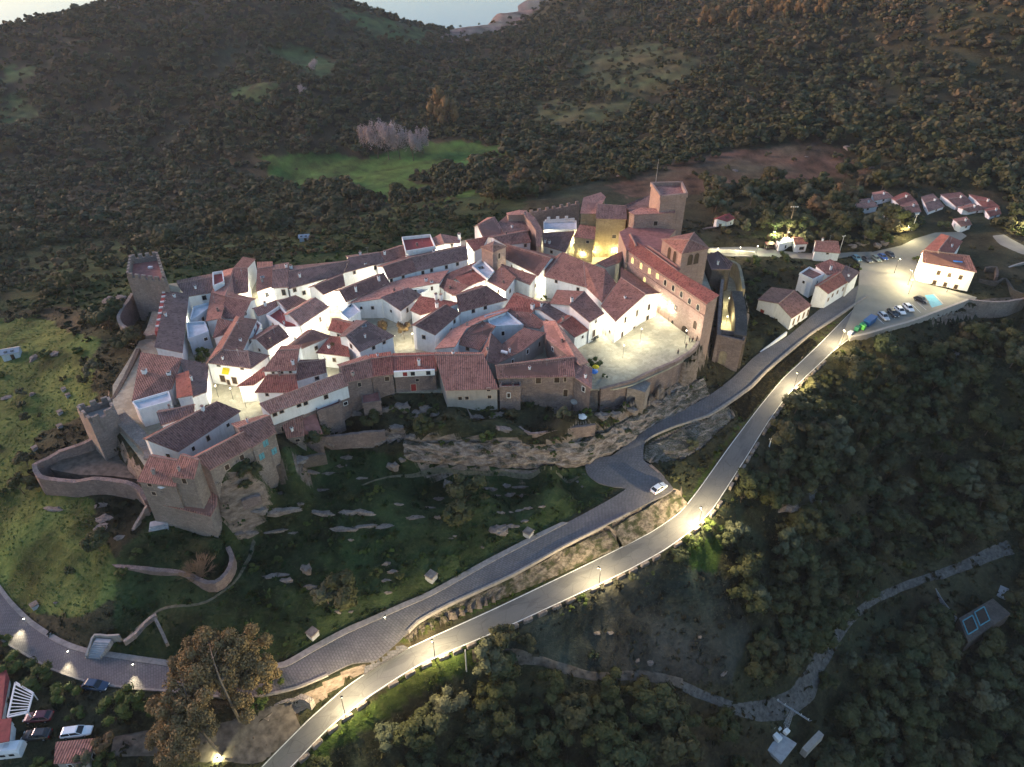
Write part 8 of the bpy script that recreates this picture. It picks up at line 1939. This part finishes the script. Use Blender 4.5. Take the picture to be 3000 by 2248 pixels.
# low wall lights along the uphill edge of the lower cobbled road, each throwing a patch of light across it
for i, (x, y) in enumerate([(68, 1812), (197, 1907), (388, 1945), (586, 1978), (791, 1962), (1127, 1807)]):
    z0 = zcob((x, y), False); q = Vector(P(x, y, z0 + .9)); j = int(np.argmin(np.hypot(COB_L[:, 0] - q.x, COB_L[:, 1] - q.y)))
    d_ = Vector((COB_R[j] - COB_L[j])); d_.z = 0; d_.normalize()
    root = empty('wall_light', (q.x, q.y, z0), 'low post light %s' % ('at the far left of the lower road', 'second along the lower road from the left', 'above the dark blue car on the lower road', 'under the eucalyptus crown', 'beside the road right of the eucalyptus', 'on the broad verge of the cobbled road')[i], 'lamp')
    MB().tube((0, 0, -.3), (0, 0, .75), .07, .07, 6).obj('post', MAT['concrete'], root)
    MB().tube((0, 0, .75), (0, 0, 1.0), .16, .16, 8).obj('lamp_glass', MAT['glow_pale'], root)
    MB().tube((0, 0, 1.0), (0, 0, 1.08), .22, .16, 8).obj('cap', MAT['iron'], root)
    if i < 4: light(root, tuple(d_ * .3 + Vector((0, 0, 1.0))), 1500, (1, .86, .55), 'SPOT', .2, R(46), (d_.x, d_.y, -.15))
# lit palace windows
for c in PALW[:4] + [c for c in pal.root.children if c.name.startswith('window')][-1:]:
    c.data = c.data.copy(); c.data.materials[1] = MAT['glow_window']
# ------------------------------------------------------------------ dusk sky, last glow from the far left
w = bpy.data.worlds.new('World'); scene.world = w; w.use_nodes = True
nt = w.node_tree
bg = nt.nodes['Background']
sky = nt.nodes.new('ShaderNodeTexSky'); sky.sky_type = 'NISHITA'; sky.sun_disc = False
SUN_AZ, SUN_EL = -70.0, 7.0       # degrees clockwise from the view direction, above the horizon
sky.sun_elevation = R(3.0); sky.sun_rotation = R(SUN_AZ)
sky.altitude = 300; sky.air_density = 1.0; sky.dust_density = 1.6; sky.ozone_density = 1.5
hs = nt.nodes.new('ShaderNodeHueSaturation'); hs.inputs['Saturation'].default_value = 1.0; nt.links.new(sky.outputs[0], hs.inputs['Color'])
tn = nt.nodes.new('ShaderNodeMix'); tn.data_type = 'RGBA'; tn.blend_type = 'MULTIPLY'; tn.inputs[0].default_value = 1.0; tn.inputs[7].default_value = (0.90, 0.945, 1.12, 1)
nt.links.new(hs.outputs[0], tn.inputs[6]); nt.links.new(tn.outputs[2], bg.inputs['Color'])
bg.inputs['Strength'].default_value = 0.15
sl = bpy.data.lights.new('sun', 'SUN'); sl.energy = 0.72; sl.angle = R(14); sl.color = (1.0, 0.67, 0.63)
so = bpy.data.objects.new('sun', sl); COL.objects.link(so)
d = Vector((math.sin(R(SUN_AZ)) * math.cos(R(SUN_EL + 9)), math.cos(R(SUN_AZ)) * math.cos(R(SUN_EL + 9)), math.sin(R(SUN_EL + 9))))
so.rotation_euler = (-d).to_track_quat('-Z', 'Y').to_euler()
so.location = (-60, 60, 120)
scene.view_settings.view_transform = 'Standard'
scene.view_settings.look = 'None'
scene.view_settings.exposure = 2.3
scene.view_settings.gamma = 1.0
scene.cycles.use_denoising = True
try: scene.cycles.denoiser = 'OPENIMAGEDENOISE'
except Exception: pass
scene.cycles.max_bounces = 4
scene.cycles.diffuse_bounces = 3
scene.cycles.use_light_tree = True
scene.cycles.sample_clamp_indirect = 4.0

haze_on = True
if haze_on:
    hb = MB().box((0, 1350, -40), (3600, 3000, 290), 0).obj('haze', [])
    hb.location = (0, 0, 0)
    hm = bpy.data.materials.new('evening haze'); hm.use_nodes = True
    hm.node_tree.nodes.remove(hm.node_tree.nodes['Principled BSDF'])
    pv = hm.node_tree.nodes.new('ShaderNodeVolumePrincipled'); pv.inputs['Density'].default_value = 0.00007; pv.inputs['Color'].default_value = (0.80, 0.88, 1.0, 1); pv.inputs['Anisotropy'].default_value = 0.1
    hm.node_tree.links.new(pv.outputs[0], hm.node_tree.nodes['Material Output'].inputs['Volume'])
    hb.data.materials.append(hm); tag(hb, 'thin evening haze over the hills', 'haze', kind='stuff')
